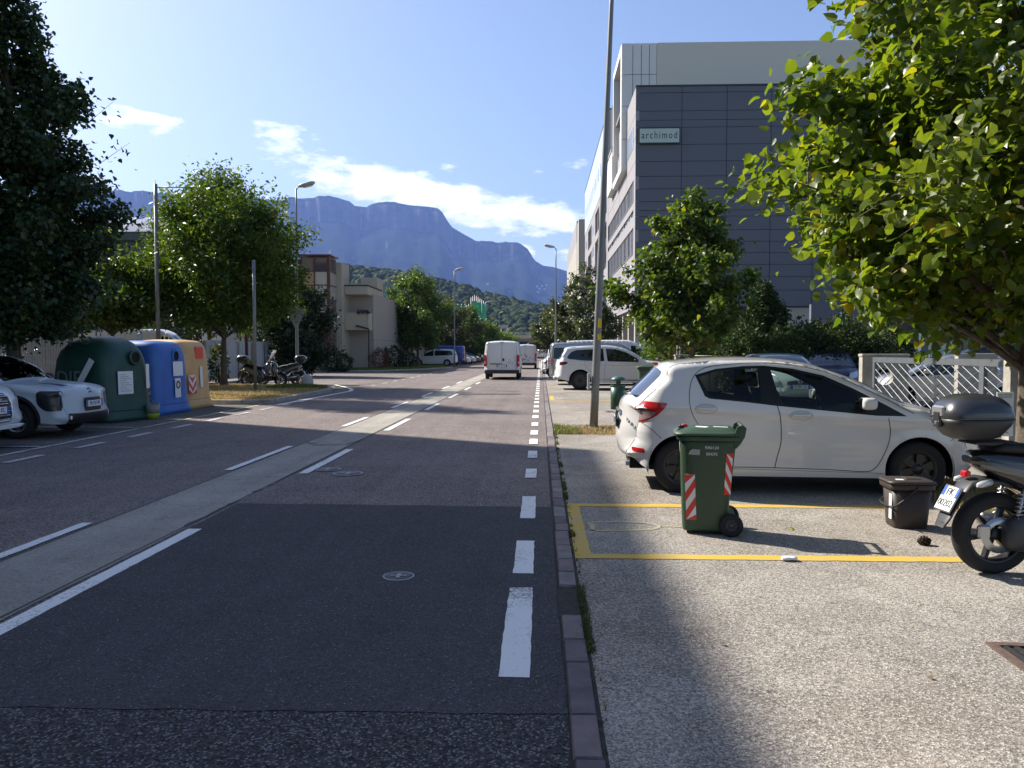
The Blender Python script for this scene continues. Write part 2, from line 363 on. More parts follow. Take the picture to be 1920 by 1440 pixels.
class CarBody:
    def __init__(s, c):
        s.c = c; g = c.get
        pr = catmull(c['prof'], 6); s.pr = pr
        d = np.r_[0, np.cumsum(np.hypot(*np.diff(pr, axis=0).T))]; s.S = d
        t = np.gradient(pr, axis=0); t /= np.linalg.norm(t, axis=1)[:, None]+1e-9
        nrm = np.stack([t[:, 1], -t[:, 0]], 1)      # inward for a profile that runs rear -> roof -> front
        x0, x1 = pr[:, 0].min(), pr[:, 0].max(); s.x0, s.x1 = x0, x1
        ins = np.full(len(pr), g('e_roof', .03))
        vert = np.abs(t[:, 1]); f = (pr[:, 0] > 0); ins = ins+(vert**1.5)*np.where(f, g('e_nose', .12), g('e_tail', .08))*(pr[:, 1] < g('zfull', 1.05)*1.0+.0)
        zlo = pr[:, 1].min()+.06; ins = .03+(ins-.03)*np.clip((pr[:, 1]-zlo)/.28, 0, 1)
        ins = ins+(vert**1.5)*.01
        s.E = pr+nrm*ins[:, None]
        s.W = c['W']; s.sill = c.get('sill', .2)
        s.ye = s.w(s.E[:, 0], s.E[:, 1], edge=True)
    def w(s, x, z, edge=False):
        c = s.c; x = np.asarray(x, float); z = np.asarray(z, float)
        fx, rx = c['fx'], c['rx']
        pf = np.clip((x-(fx-.1))/(s.x1-(fx-.1)), 0, 1); pr_ = np.clip(((rx+.1)-x)/((rx+.1)-s.x0), 0, 1)
        b = s.W*(1-c.get('pf', .16)*pf**2.2-c.get('prr', .10)*pr_**2.2)
        zb = c['belt'][0]+(c['belt'][1]-c['belt'][0])*np.clip((x-rx)/(fx-rx), 0, 1)
        up = np.clip(z-zb+.06, 0, None); b = b-c.get('tum', .28)*(up**2/(up+.10))
        b = b-.05*np.clip((.5-z)/.4, 0, 1)**2
        # shoulder crease and rocker bulge
        b = b+c.get('sh', .012)*np.exp(-((z-(zb-.10))/.05)**2)-.012*np.exp(-((z-.42)/.10)**2)
        # wheel arch flare
        for wx in (fx, rx):
            rr = np.hypot(x-wx, z-c['wr']); b = b+c.get('flare', .015)*np.exp(-((rr-c['ar'])/.07)**2)
        if edge: d = np.zeros_like(x)
        else:
            P = s.E; d = np.full(x.shape, 9.)
            for i in range(len(P)-1):
                a, q = P[i], P[i+1]; v = q-a; L2 = (v*v).sum()+1e-12
                t = np.clip(((x-a[0])*v[0]+(z-a[1])*v[1])/L2, 0, 1)
                d = np.minimum(d, np.hypot(x-a[0]-t*v[0], z-a[1]-t*v[1]))
        lo = np.clip((c['belt'][0]+.12-z)/.2, 0, 1)
        r = c.get('r_top', .07)+lo*np.where(x > 0, c.get('r_nose', .2)*np.clip((x-fx)/.4, 0, 1), c.get('r_tail', .15)*np.clip((rx-x)/.3, 0, 1))
        q = np.clip(r-d, 0, None); return b-(r-np.sqrt(np.clip(r*r-q*q, 0, None)))*.92
    def side(s, P, sg, off=0.):
        x, z = P[:, 0], P[:, 1]; h = .006; y = s.w(x, z)
        nx = -(s.w(x+h, z)-s.w(x-h, z))/(2*h); nz = -(s.w(x, z+h)-s.w(x, z-h))/(2*h)
        nx = np.clip(nx, -6, 6); nz = np.clip(nz, -6, 6)
        N = np.stack([nx, np.ones_like(x), nz], 1); N /= np.linalg.norm(N, axis=1)[:, None]
        V = np.stack([x, y, z], 1)+N*off; V[:, 1] *= sg; N[:, 1] *= sg; return V, N
    def _top(s, u, q):
        X = np.interp(u, s.S, s.pr[:, 0]); Z = np.interp(u, s.S, s.pr[:, 1]); ex = np.interp(u, s.S, s.E[:, 0]); ez = np.interp(u, s.S, s.E[:, 1]); ye = np.interp(u, s.S, s.ye)
        k = np.abs(q)**2.6; return np.stack([X*(1-k)+ex*k, q*ye, Z*(1-k)+ez*k], 1)
    def top(s, P, off=0.):
        u, q = P[:, 0], P[:, 1]; h = .012; a = s._top(u, q)
        du = s._top(np.clip(u+h*2, 0, s.S[-1]), q)-s._top(np.clip(u-h*2, 0, s.S[-1]), q); dq = s._top(u, np.clip(q+h, -1, 1))-s._top(u, np.clip(q-h, -1, 1))
        N = np.cross(dq, -du); N /= np.linalg.norm(N, axis=1)[:, None]+1e-9
        return a+N*off, N
    def sp(s, x, z):
        return s.S[np.argmin(np.hypot(s.pr[:, 0]-x, s.pr[:, 1]-z))]
def nmesh(name, V, N, T, m, parent):
    used = np.unique(T); mp = np.full(len(V), -1); mp[used] = np.arange(len(used)); V = V[used]; N = N[used]; T = mp[T]
    a = np.cross(V[T[:, 1]]-V[T[:, 0]], V[T[:, 2]]-V[T[:, 0]]); fl = (a*N[T].mean(1)).sum(1) < 0; T[fl] = T[fl][:, ::-1]
    o = fastmesh(name, V, T, m, parent, smooth=True); o.data.normals_split_custom_set_from_vertices([tuple(n) for n in N]); return o
def make_wheel(parent, x, y, wr, wid, sg, rimm, spokes=5, kind='alloy', name='wheel'):
    b = MB(); rr = wr*.64
    b.lathe([(rr, -wid/2+.01), (rr+.03, -wid/2), (wr-.03, -wid/2+.004), (wr-.006, -wid/2+.03), (wr, -wid/4), (wr, wid/4), (wr-.006, wid/2-.03), (wr-.03, wid/2-.004), (rr+.03, wid/2), (rr, wid/2-.01)], 32, 'y')
    t = b.build(name, RUB, parent, (x, y, wr))
    r = MB(); yo = sg*(wid/2-.02)
    r.lathe([(rr+.004, yo+sg*.012), (rr-.016, yo+sg*.012), (rr-.03, yo-sg*.03), (rr-.035, -yo)], 32, 'y')
    r.lathe([(0.0005, yo), (.055, yo), (.06, yo-sg*.03)], 16, 'y')
    for k in range(spokes):
        a = 2*math.pi*k/spokes+.3; c, s_ = math.cos(a), math.sin(a)
        for (w0, w1) in ((.028, .05),):
            p = [(.04, -w0), (rr-.01, -w1), (rr-.01, w1), (.04, w0)]
            q = [(u*c-v*s_, u*s_+v*c) for u, v in p]
            r.prism(q, yo-sg*.035, yo-sg*.008, 'xz')
    r.build('rim', rimm, t)
    MB().lathe([(.0005, 0), (rr-.02, 0)], 24, 'y').build('brake_disc', pm('brake_steel', (.12, .12, .12), .4, .7), t, (0, yo-sg*.07, 0))
    return t
def build_car(name, label, c, paint, loc, rz, group=None, cat='car'):
    T = thing(name, label, cat, loc, rz, group); B = CarBody(c); wr, ar, fx, rx = c['wr'], c['ar'], c['fx'], c['rx']
    # side domain: silhouette minus the arches
    E = [tuple(p) for p in B.E]; sil = E+[(E[-1][0]-.02, max(c['sill'], E[-1][1]-.02))]+[(fx, c['sill']), (rx, c['sill'])]+[(E[0][0]+.02, max(c['sill'], E[0][1]-.02))]
    sil = E+[(fx+ar+.004, c['sill']+.03), (fx+ar-.03, c['sill']), (rx-ar+.03, c['sill']), (rx-ar-.004, c['sill']+.05)]
    arch = lambda wx: [(wx+ar*math.cos(a), wr+ar*math.sin(a)) for a in np.linspace(0, 2*math.pi, 41)[:-1]]
    arches = [arch(fx), arch(rx)]
    feats = c.get('side', [])      # (name, poly, material, )
    polys = [densify(sil, .06)]+arches+[densify(f[1], .06) for f in feats]
    gx = np.arange(B.x0-.02, B.x1+.02, c.get('grid', .05)); gz = np.arange(c['sill'], B.pr[:, 1].max(), c.get('grid', .05)); P = [(x, z) for x in gx for z in gz]
    t = np.gradient(B.E, axis=0); t /= np.linalg.norm(t, axis=1)[:, None]+1e-9; n = np.stack([t[:, 1], -t[:, 0]], 1)
    for d in (.008, .025, .055, .1, .15): P += [tuple(p) for p in B.E+n*d]
    P = np.array(P); P = P[pip(P, sil)]
    pts, tri = tess(polys, P); cen = pts[tri].mean(1)
    lab = np.full(len(tri), -1); lab[pip(cen, sil)] = 0
    for a in arches: lab[pip(cen, a)] = -1
    for i, f in reversed(list(enumerate(feats))):
        m = pip(cen, f[1]) & (lab >= 0); lab[m] = i+1
    for sg in (1, -1):
        V, N = B.side(pts, sg)
        for i, f in enumerate(feats):
            if (lab == i+1).any(): nmesh(f[0], V, N, tri[lab == i+1], f[2] or paint, T)
        nmesh('side_panel', V, N, tri[lab == 0], paint, T)
    # top domain
    L = B.S[-1]; tf = []
    for f in c.get('top', []):      # (name, s-range points as ((x,z),(x,z)), half widths in q at both ends, material, q offset)
        s0, s1 = B.sp(*f[1]), B.sp(*f[2]); h0, h1 = f[3]; qc = f[5] if len(f) > 5 else 0
        tf.append((f[0], rnd([(s0, qc-h0), (s0, qc+h0), (s1, qc+h1), (s1, qc-h1)], .07, 3), f[4]))
    dom = [(0, -1), (0, 1), (L, 1), (L, -1)]
    us = np.unique(np.r_[B.S, np.arange(0, L, .07)]); us = us[np.r_[True, np.diff(us) > .02]]
    pts = [(u, q) for u in us for q in np.r_[-1, -.985, -.94, -.86, np.linspace(-.72, .72, 9), .86, .94, .985, 1]]
    pts, tri = tess([densify(dom, .08)]+[densify(f[1], .07) for f in tf], pts); cen = pts[tri].mean(1); lab = np.zeros(len(tri), int)
    for i, f in reversed(list(enumerate(tf))): lab[pip(cen, f[1])] = i+1
    V, N = B.top(pts)
    for i, f in enumerate(tf):
        if (lab == i+1).any(): nmesh(f[0], V, N, tri[lab == i+1], f[2] or paint, T)
    nmesh('body', V, N, tri[lab == 0], paint, T)
    # proud pieces on the side (lamps, mouldings, seams)
    for f in c.get('decal', []):    # name, poly, material, offset
        g = f[4] if len(f) > 4 else .04; po = np.array(f[1]); gx = np.arange(po[:, 0].min(), po[:, 0].max(), g); gz = np.arange(po[:, 1].min(), po[:, 1].max(), g)
        ip = np.array([(x, z) for x in gx for z in gz]) if len(gx)*len(gz) else np.zeros((0, 2)); ip = ip[pip(ip, f[1])] if len(ip) else ip
        Ein = [tuple(p) for p in B.E+n*.004]; dp, dt = tess([densify(f[1], g), densify(Ein, .06)], ip); cc = dp[dt].mean(1); dt = dt[pip(cc, f[1]) & pip(cc, Ein)]
        if len(dt) == 0: continue
        for sg in (1, -1):
            V, N = B.side(dp, sg, f[3]); nmesh(f[0], V, N, dt, f[2], T)
    def strip(line, wd, off, sg):
        ln = catmull(line, 5) if len(line) > 2 else np.array([np.array(line[0])*(1-t)+np.array(line[1])*t for t in np.linspace(0, 1, 12)])
        tt = np.gradient(ln, axis=0); tt /= np.linalg.norm(tt, axis=1)[:, None]+1e-9; nn = np.stack([tt[:, 1], -tt[:, 0]], 1)*wd/2
        pp = np.r_[ln+nn, ln-nn]; k = len(ln); tr = [(i, i+1, k+i) for i in range(k-1)]+[(i+1, k+i+1, k+i) for i in range(k-1)]
        V, N = B.side(pp, sg, off); return V, N, np.array(tr)
    for sm in c.get('seams', []):
        for sg in (1, -1):
            V, N, tr = strip(sm[1], sm[2] if len(sm) > 2 else .008, .0015, sg); nmesh(sm[0], V, N, tr, sm[3] if len(sm) > 3 else SEAM, T)
    for f in c.get('tdecal', []):   # name,(x,z),(x,z),(h0,h1),material,qc,off
        s0, s1 = B.sp(*f[1]), B.sp(*f[2]); h0, h1 = f[3]; qc = f[5]
        po = rnd([(s0, qc-h0), (s0, qc+h0), (s1, qc+h1), (s1, qc-h1)], f[7] if len(f) > 7 else .05, 3); a = np.array(po)
        ip = np.array([(u, q) for u in np.arange(a[:, 0].min(), a[:, 0].max(), .05) for q in np.arange(a[:, 1].min(), a[:, 1].max(), .05)]); ip = ip[pip(ip, po)] if len(ip) else np.zeros((0, 2))
        dp, dt = tess([densify(po, .05)], ip); dt = dt[pip(dp[dt].mean(1), po)]; V, N = B.top(dp, f[6]); nmesh(f[0], V, N, dt, f[4], T)
    # underbody with wheel housings
    ub = MB(); iw = B.W-.12
    ub.box(rx+ar, fx-ar, -B.W+.09, B.W-.09, c['sill']-.02, c['sill']+.10); ub.box(B.x0+.15, B.x1-.15, -iw+.25, iw-.25, c['sill']+.02, c['sill']+.14)
    for wx in (fx, rx):
        for sg in (1, -1):
            rings = []
            for yy in (sg*(B.W-.03), sg*(B.W-.42)):
                rings.append([(wx+(ar+.012)*math.cos(a), yy, max(c['sill']-.0, wr+(ar+.012)*math.sin(a))) for a in np.linspace(-.25, math.pi+.25, 20)])
            ub.loft(rings, cap=False, closed=False); r = rings[1]; ub.add(r, [tuple(range(len(r)))])
    ub.build('underbody', pm('underbody_black', (.008, .008, .009), .9), T)
    for wx in (fx, rx):
        for sg in (1, -1):
            make_wheel(T, wx, sg*(B.W-.13), wr, .2, sg, c.get('rimm', ALU), c.get('spokes', 5))
    # mirrors
    mx, mz = c['mirror']; yb = float(B.w([mx], [mz])[0])
    for sg in (1, -1):
        m = MB(); m.loft([[(mx+p[0]*k, sg*(yb+yy), mz+p[1]*k) for p in sring(.075, .062, 0, 4, 20)] for yy, k in ((.04, .8), (.06, 1.), (.19, 1.0), (.215, .85), (.225, .5))])
        mo = m.build('mirror', c.get('mirm', paint), T); g = MB(); g.box(mx-.075, mx-.068, sg*(yb+.06), sg*(yb+.18), mz-.05, mz+.055); g.build('mirror_glass', CHROME, mo)
        MB().tube([(mx+.02, sg*(yb-.02), mz-.05), (mx, sg*(yb+.06), mz-.03)], .025, 8).build('stalk', BLK, mo)
    for (hx, hz) in c.get('handles', []):
        for sg in (1, -1):
            y = float(B.w([hx], [hz])[0]); h = MB(); h.loft([xring(hx+dx, .012*k+.004, .016*k+.004, hz, 2.5, 10, sg*(y+.022)) for dx, k in ((-.10, .3), (-.085, 1), (.0, 1), (.085, 1), (.1, .3))]); h.build('door_handle', c.get('hm', paint), T)
    T_B[T.name] = B; return T
T_B = {}
def plate(T, B, x, z, code, front=False, eu=True, w=.52, h=.11, tilt=0):
    """number plate facing +x or -x at x,z"""
    sg = 1 if front else -1; e = thing('number_plate', None, None, (x, 0, z)); e.parent = T; e.rotation_euler = (0, tilt, 0)
    b = MB(); b.box(-.006, .006, -w/2-.01, w/2+.01, -h/2-.01, h/2+.01); b.build('plate_holder', BLK, e)
    b = MB(); b.box(sg*.007, sg*.011, -w/2, w/2, -h/2, h/2); b.build('plate_face', PLATE, e)
    for s_ in (1, -1): b = MB(); b.box(sg*.012, sg*.0135, s_*w/2-s_*.045, s_*w/2, -h/2, h/2); b.build('blue_band', PBLUE, e)
    text(code, .1, 'plate_text', INK, e, (sg*.0145, 0, 0), (R(90), 0, R(90)*sg), .0008, sx=.8)
# body styles (x forward, metres)
def arc_rect(x0, x1, z0, z1, r=.04): return rnd([(x0, z0), (x1, z0), (x1, z1), (x0, z1)], r)
WHITE = pm('white_car_paint', (.63, .615, .60), .22, spec=.5, coat=1., back=(.03, .03, .03))
WHITE2 = pm('cool_white_car_paint', (.62, .63, .64), .35, coat=.5)
PALEB = pm('pale_blue_grey_paint', (.46, .50, .54), .4, coat=.35)
SILV = pm('silver_car_paint', (.38, .39, .40), .28, .6, coat=1.)
DBLUE = pm('dark_blue_car_paint', (.008, .012, .04), .3, coat=.4)
BLACKP = pm('black_car_paint', (.01, .01, .012), .22, coat=1.)
VBLUE = pm('blue_van_paint', (.015, .05, .28), .3, coat=.8)
REDP = pm('red_car_paint', (.28, .012, .015), .28, coat=1.)
CGLASS = glass_mat('clear_car_glass', (.60, .66, .64))
BADGE = pm('badge_chrome', (.6, .6, .62), .2, .9)
def win_top(c, wsB, wsT, rgT, rgB, m=DGLASS, q=.88): return [('windscreen', wsB, wsT, (q, q-.06), m), ('rear_window', rgT, rgB, (q-.1, q-.06), m)]
# --- small hatchback (foreground)
def spec_hatch(detail=True):
    g = CGLASS if detail else DGLASS
    dlo = [(-1.13, 1.275), (-.90, 1.342), (-.61, 1.372), (-.40, 1.376), (-.09, 1.345), (.225, 1.272), (.516, 1.140), (.85, .975), (1.05, .862), (.746, .866), (.433, .895), (-.277, .962), (-.61, 1.0), (-.98, 1.035), (-1.03, 1.06)]
    rdoor = [(-1.09, 1.255), (-.90, 1.315), (-.70, 1.338), (-.455, 1.347), (-.435, .992), (-.61, 1.018), (-.975, 1.053)]
    fdoor = [(-.33, 1.347), (-.09, 1.318), (.20, 1.247), (.48, 1.12), (.56, 1.075), (.60, .895), (.433, .912), (-.20, .972), (-.25, 1.05)]
    dlo = [(x, z+.012*(z > 1.1)) for x, z in dlo]; rdoor = [(x, z+.012*(z > 1.1)) for x, z in rdoor]; fdoor = [(x, z+.012*(z > 1.1)) for x, z in fdoor]
    c = dict(W=.845, fx=1.19, rx=-1.27, wr=.295, ar=.35, sill=.20, belt=(1.03, .90), tum=.34, e_nose=.14, e_tail=.17, r_nose=.22, r_tail=.12, pf=.20, prr=.20, zfull=1.6,
        prof=[(-1.78, .31), (-1.91, .38), (-1.955, .52), (-1.955, .66), (-1.925, .80), (-1.90, .96), (-1.80, 1.07), (-1.60, 1.27), (-1.46, 1.40), (-1.26, 1.445), (-.8, 1.48), (-.3, 1.474), (.1, 1.43), (.5, 1.315), (.85, 1.16), (1.12, 1.02), (1.35, .955), (1.62, .87), (1.82, .74), (1.93, .58), (1.955, .44), (1.93, .32), (1.85, .22)],
        side=[('door_window', rdoor, g), ('door_window', fdoor, g), ('window_surround', dlo, pm('window_black', (.006, .006, .007), .35, spec=.3, back=(.01, .01, .01)))],
        top=[('windscreen', (1.10, 1.03), (.22, 1.395), (.90, .84), g), ('rear_window', (-1.50, 1.37), (-1.80, 1.07), (.80, .84), pm('rear_glass', (.02, .03, .05), .04, spec=.8, coat=.6, back=(.01, .01, .01)) if detail else DGLASS)],
        decal=[('tail_light', rnd([(-1.775, 1.0), (-1.42, .985), (-1.455, .93), (-1.53, .85), (-1.66, .775), (-1.87, .70)], .03), REDL, .006),
               ('reversing_lamp', rnd([(-1.76, .905), (-1.54, .885), (-1.59, .83), (-1.70, .78), (-1.82, .745)], .02), pm('smoked_lamp', (.24, .17, .17), .2, coat=.6), .010),
               ('bumper_reflector', rnd([(-1.80, .485), (-1.66, .48), (-1.66, .43), (-1.79, .44)], .02), REDL, .004),
               ('headlight', rnd([(1.38, .86), (1.62, .80), (1.86, .68), (1.80, .63), (1.55, .68)], .04), CLRL, .006)],
        seams=[('door_seam', [(-1.00, .64), (-1.09, .74), (-1.175, .90), (-1.195, 1.08), (-1.15, 1.26), (-1.03, 1.36), (-.80, 1.40), (-.40, 1.418), (-.05, 1.39), (.27, 1.315), (.55, 1.19), (.85, 1.04), (1.12, .89)], .007),
               ('door_seam', [(-.275, .965), (-.245, .85), (-.23, .70), (-.235, .55), (-.265, .42), (-.29, .30)], .009),
               ('door_seam', [(-.93, .30), (-.29, .298), (.30, .285), (.62, .27), (.72, .29), (.79, .38), (.86, .55), (.885, .70), (.86, .84)], .008),
               ('bumper_seam', [(-1.71, .77), (-1.60, .70), (-1.49, .60)], .006), ('bumper_seam', [(1.50, .60), (1.62, .68), (1.70, .70)], .006), ('sill_seam', [(-.95, .285), (.85, .255)], .004)],
        handles=[], mirror=(.62, 1.0), rimm=DRIM, spokes=6, grid=.04)
    return c
SP_SUV = dict(W=.97, fx=1.52, rx=-1.455, wr=.375, ar=.44, sill=.30, belt=(1.16, 1.05), tum=.36, e_nose=.12, e_tail=.10, r_nose=.22, r_tail=.16, zfull=1.35, pf=.12, prr=.10,
    prof=[(-2.25, .40), (-2.42, .45), (-2.455, .6), (-2.43, .8), (-2.40, 1.0), (-2.36, 1.14), (-2.25, 1.30), (-2.08, 1.56), (-1.98, 1.68), (-1.5, 1.735), (-.6, 1.765), (-.1, 1.745), (.4, 1.62), (.85, 1.40), (1.12, 1.235), (1.3, 1.16), (1.8, 1.10), (2.2, .99), (2.40, .82), (2.46, .6), (2.43, .42), (2.3, .30)],
    side=[('door_window', rnd([(-1.98, 1.28), (-1.82, 1.49), (-1.60, 1.575), (-.55, 1.63), (-.50, 1.13), (-1.3, 1.16), (-1.90, 1.22)], .05), DGLASS), ('door_window', rnd([(-.44, 1.63), (-.05, 1.61), (.35, 1.49), (.80, 1.24), (.86, 1.10), (-.38, 1.13)], .05), DGLASS)],
    top=win_top(0, (1.14, 1.22), (.25, 1.67), (-2.08, 1.56), (-2.32, 1.20)), decal=[('tail_light', rnd([(-2.38, 1.10), (-1.98, 1.12), (-1.93, 1.06), (-2.05, .99), (-2.40, .97)], .04), pm('dark_tail_light', (.10, .008, .012), .12, coat=1.), .006), ('sill_trim', [(-.98, .30), (1.05, .30), (1.05, .40), (-.98, .40)], BLK, .008), ('headlight', rnd([(1.95, 1.0), (2.36, .86), (2.36, .78), (2.0, .84)], .03), CLRL, .006)],
    seams=[('door_seam', [(-.50, .45), (-.49, .80), (-.47, 1.10)]), ('door_seam', [(.92, .45), (.98, .75), (.93, 1.05)]), ('door_seam', [(-1.0, .72), (-1.22, .92), (-1.30, 1.15)]), ('door_seam', [(-.95, .43), (.95, .42)]), ('shoulder_line', [(-1.9, 1.0), (-.5, .98), (1.2, .95)], .006)],
    handles=[(-.72, .98), (.28, .96)], hm=WHITE2, mirror=(.72, 1.17), mirm=BLK, rimm=DRIM, spokes=10)
SP_CROSS = dict(W=.865, fx=1.17, rx=-1.42, wr=.32, ar=.40, sill=.25, belt=(.98, .94), tum=.34, e_nose=.12, e_tail=.12, r_nose=.10, r_tail=.15, zfull=1.2, pf=.09, prr=.12,
    prof=[(-1.95, .35), (-2.07, .45), (-2.08, .7), (-2.05, .95), (-1.95, 1.1), (-1.78, 1.35), (-1.65, 1.45), (-1.2, 1.49), (-.4, 1.50), (.1, 1.47), (.5, 1.32), (.85, 1.11), (1.0, 1.02), (1.3, .98), (1.65, .955), (1.88, .91), (2.01, .83), (2.07, .66), (2.08, .42), (2.03, .30), (1.95, .22)],
    side=[('door_window', rnd([(-1.55, 1.02), (-1.50, 1.25), (-1.2, 1.36), (-.35, 1.38), (-.32, .97)], .05), DGLASS), ('door_window', rnd([(-.28, 1.38), (.05, 1.35), (.40, 1.20), (.78, .98), (.74, .94), (-.25, .97)], .05), DGLASS)],
    top=[('windscreen', (.93, 1.06), (.18, 1.43), (.90, .84), CGLASS), ('rear_window', (-1.72, 1.39), (-1.93, 1.12), (.8, .82), DGLASS)],
    decal=[('arch_trim', [(1.17+(.40+.055)*math.cos(a), .32+(.40+.055)*math.sin(a)) for a in np.linspace(-.3, math.pi+.3, 22)]+[(1.17+.40*math.cos(a), .32+.40*math.sin(a)) for a in np.linspace(math.pi+.3, -.3, 22)], BLK, .008),
           ('arch_trim', [(-1.42+(.40+.055)*math.cos(a), .32+(.40+.055)*math.sin(a)) for a in np.linspace(-.3, math.pi+.3, 22)]+[(-1.42+.40*math.cos(a), .32+.40*math.sin(a)) for a in np.linspace(math.pi+.3, -.3, 22)], BLK, .008),
           ('door_cushion', rnd([(-.95, .45), (.62, .45), (.66, .72), (-1.0, .72)], .05), BLK, .012)],
    seams=[('door_seam', [(-.30, .35), (-.30, .95)]), ('door_seam', [(.74, .35), (.80, .7), (.76, .94)])], handles=[(-.5, .86), (.4, .84)], hm=BLK, mirror=(.62, 1.05), mirm=BLK, rimm=ALU, spokes=7)
SP_MPV = dict(W=.90, fx=1.42, rx=-1.43, wr=.325, ar=.38, sill=.23, belt=(1.05, .98), tum=.28, e_nose=.14, e_tail=.10, zfull=1.3, r_nose=.24, r_tail=.14, pf=.18,
    prof=[(-2.2, .32), (-2.37, .38), (-2.40, .55), (-2.38, .85), (-2.34, 1.05), (-2.22, 1.4), (-2.10, 1.62), (-1.8, 1.70), (-.9, 1.74), (-.2, 1.72), (.4, 1.58), (.9, 1.32), (1.25, 1.12), (1.5, 1.02), (1.9, .92), (2.2, .78), (2.36, .58), (2.40, .42), (2.36, .30), (2.25, .22)],
    side=[('door_window', rnd([(-2.02, 1.10), (-1.93, 1.42), (-1.75, 1.54), (-.2, 1.58), (-.15, 1.04)], .05), DGLASS), ('door_window', rnd([(-.10, 1.58), (.35, 1.47), (.85, 1.22), (1.18, 1.02), (1.1, .99), (-.05, 1.02)], .05), DGLASS)],
    top=win_top(0, (1.28, 1.10), (.3, 1.62), (-2.14, 1.55), (-2.33, 1.10)), decal=[('tail_light', rnd([(-2.37, 1.05), (-2.20, 1.10), (-2.13, 1.0), (-2.12, .86), (-2.36, .86)], .03), REDL, .006), ('headlight', rnd([(1.9, .86), (2.28, .70), (2.24, .60), (1.95, .70)], .03), CLRL, .006)],
    seams=[('door_seam', [(-.12, .35), (-.11, 1.0)]), ('door_seam', [(1.0, .4), (1.04, .7), (1.0, .98)]), ('door_seam', [(-1.0, .55), (-1.15, .8), (-1.2, 1.02)]), ('sill_seam', [(-1.0, .33), (1.0, .33)])], handles=[(-.35, .90), (.2, .88)], mirror=(.95, 1.05), rimm=ALU, spokes=7)
SP_VAN = dict(W=.97, fx=1.62, rx=-1.45, wr=.335, ar=.40, sill=.30, belt=(1.25, 1.15), tum=.13, e_nose=.14, e_tail=.03, zfull=2.5, r_nose=.2, r_tail=.05, r_top=.12, pf=.18, prr=.02, e_roof=.05,
    prof=[(-2.42, .34), (-2.50, .36), (-2.51, .55), (-2.51, 1.2), (-2.50, 1.85), (-2.44, 2.02), (-2.3, 2.06), (-1.0, 2.10), (.5, 2.10), (.9, 2.04), (1.25, 1.85), (1.7, 1.45), (1.95, 1.27), (2.25, 1.12), (2.42, .92), (2.48, .6), (2.46, .38), (2.35, .26)],
    side=[('door_window', rnd([(.75, 1.82), (1.1, 1.78), (1.62, 1.36), (1.72, 1.22), (.75, 1.24)], .06), DGLASS)],
    top=[('windscreen', (1.86, 1.33), (1.18, 1.90), (.90, .86), DGLASS)],
    decal=[('tail_light', rnd([(-2.505, .72), (-2.36, .74), (-2.36, 1.32), (-2.505, 1.32)], .03), REDL, .008), ('side_rub_strip', rnd([(-.95, .52), (1.1, .52), (1.1, .64), (-.95, .64)], .03), BLK, .01), ('headlight', rnd([(2.0, 1.12), (2.35, .92), (2.35, .78), (2.1, .86)], .03), CLRL, .006)],
    seams=[('door_seam', [(.62, .38), (.62, 1.9)]), ('door_seam', [(1.55, .75), (1.68, 1.0), (1.74, 1.2)]), ('door_seam', [(-.62, .38), (-.62, 1.9)]), ('door_rail', [(-2.3, 1.25), (-.62, 1.25)], .02)], handles=[(.8, 1.1)], hm=BLK, mirror=(1.55, 1.32), mirm=BLK, rimm=DRIM, spokes=5, grid=.07)
def van_rear(T, code, emblem=True, red=REDL):
    B = T_B[T.name]; x = -2.515
    d = MB(); d.box(x-.002, x+.02, -.006, .006, .52, 1.93); d.build('door_gap', SEAM, T)
    for s in (1, -1):
        d = MB(); d.box(x-.002, x+.02, s*.80-.005, s*.80+.005, .52, 1.90); d.build('door_gap', SEAM, T)
        l = MB(); l.bbox(x-.03, x+.06, s*.90-.055, s*.90+.055, .70, 1.33, .015); o = l.build('tail_light', red, T); l = MB(); l.bbox(x-.034, x+.05, s*.90-.045, s*.90+.045, .86, .98, .01); l.build('lamp_lens', CLRL, o)
    b = MB(); b.bbox(x-.07, x+.18, -.93, .93, .33, .52, .03); b.build('rear_bumper', BLK, T)
    h = MB(); h.bbox(x-.025, x, -.13, -.03, 1.0, 1.14, .02); h.build('door_handle', BLK, T)
    h = MB(); h.bbox(x-.03, x+.02, .02, .62, .82, .86, .01); h.build('plate_lamp_bar', BLK, T)
    h = MB(); h.bbox(x-.02, x+.03, -.12, .12, 1.99, 2.02, .008); h.build('brake_light', BLK, T)
    plate(T, B, x-.02, .74, code); T.children[-1].location.y = .32
    if emblem:
        e = MB(); e.lathe([(.055, 0), (.066, 0), (.066, -.008), (.055, -.008)], 20, 'x', (x, -.42, 1.03)); e.build('badge', BADGE, T)
        text('Professional', .07, 'lettering', INK, T, (x-.004, -.45, .90), (R(90), 0, R(-90)), .0008)
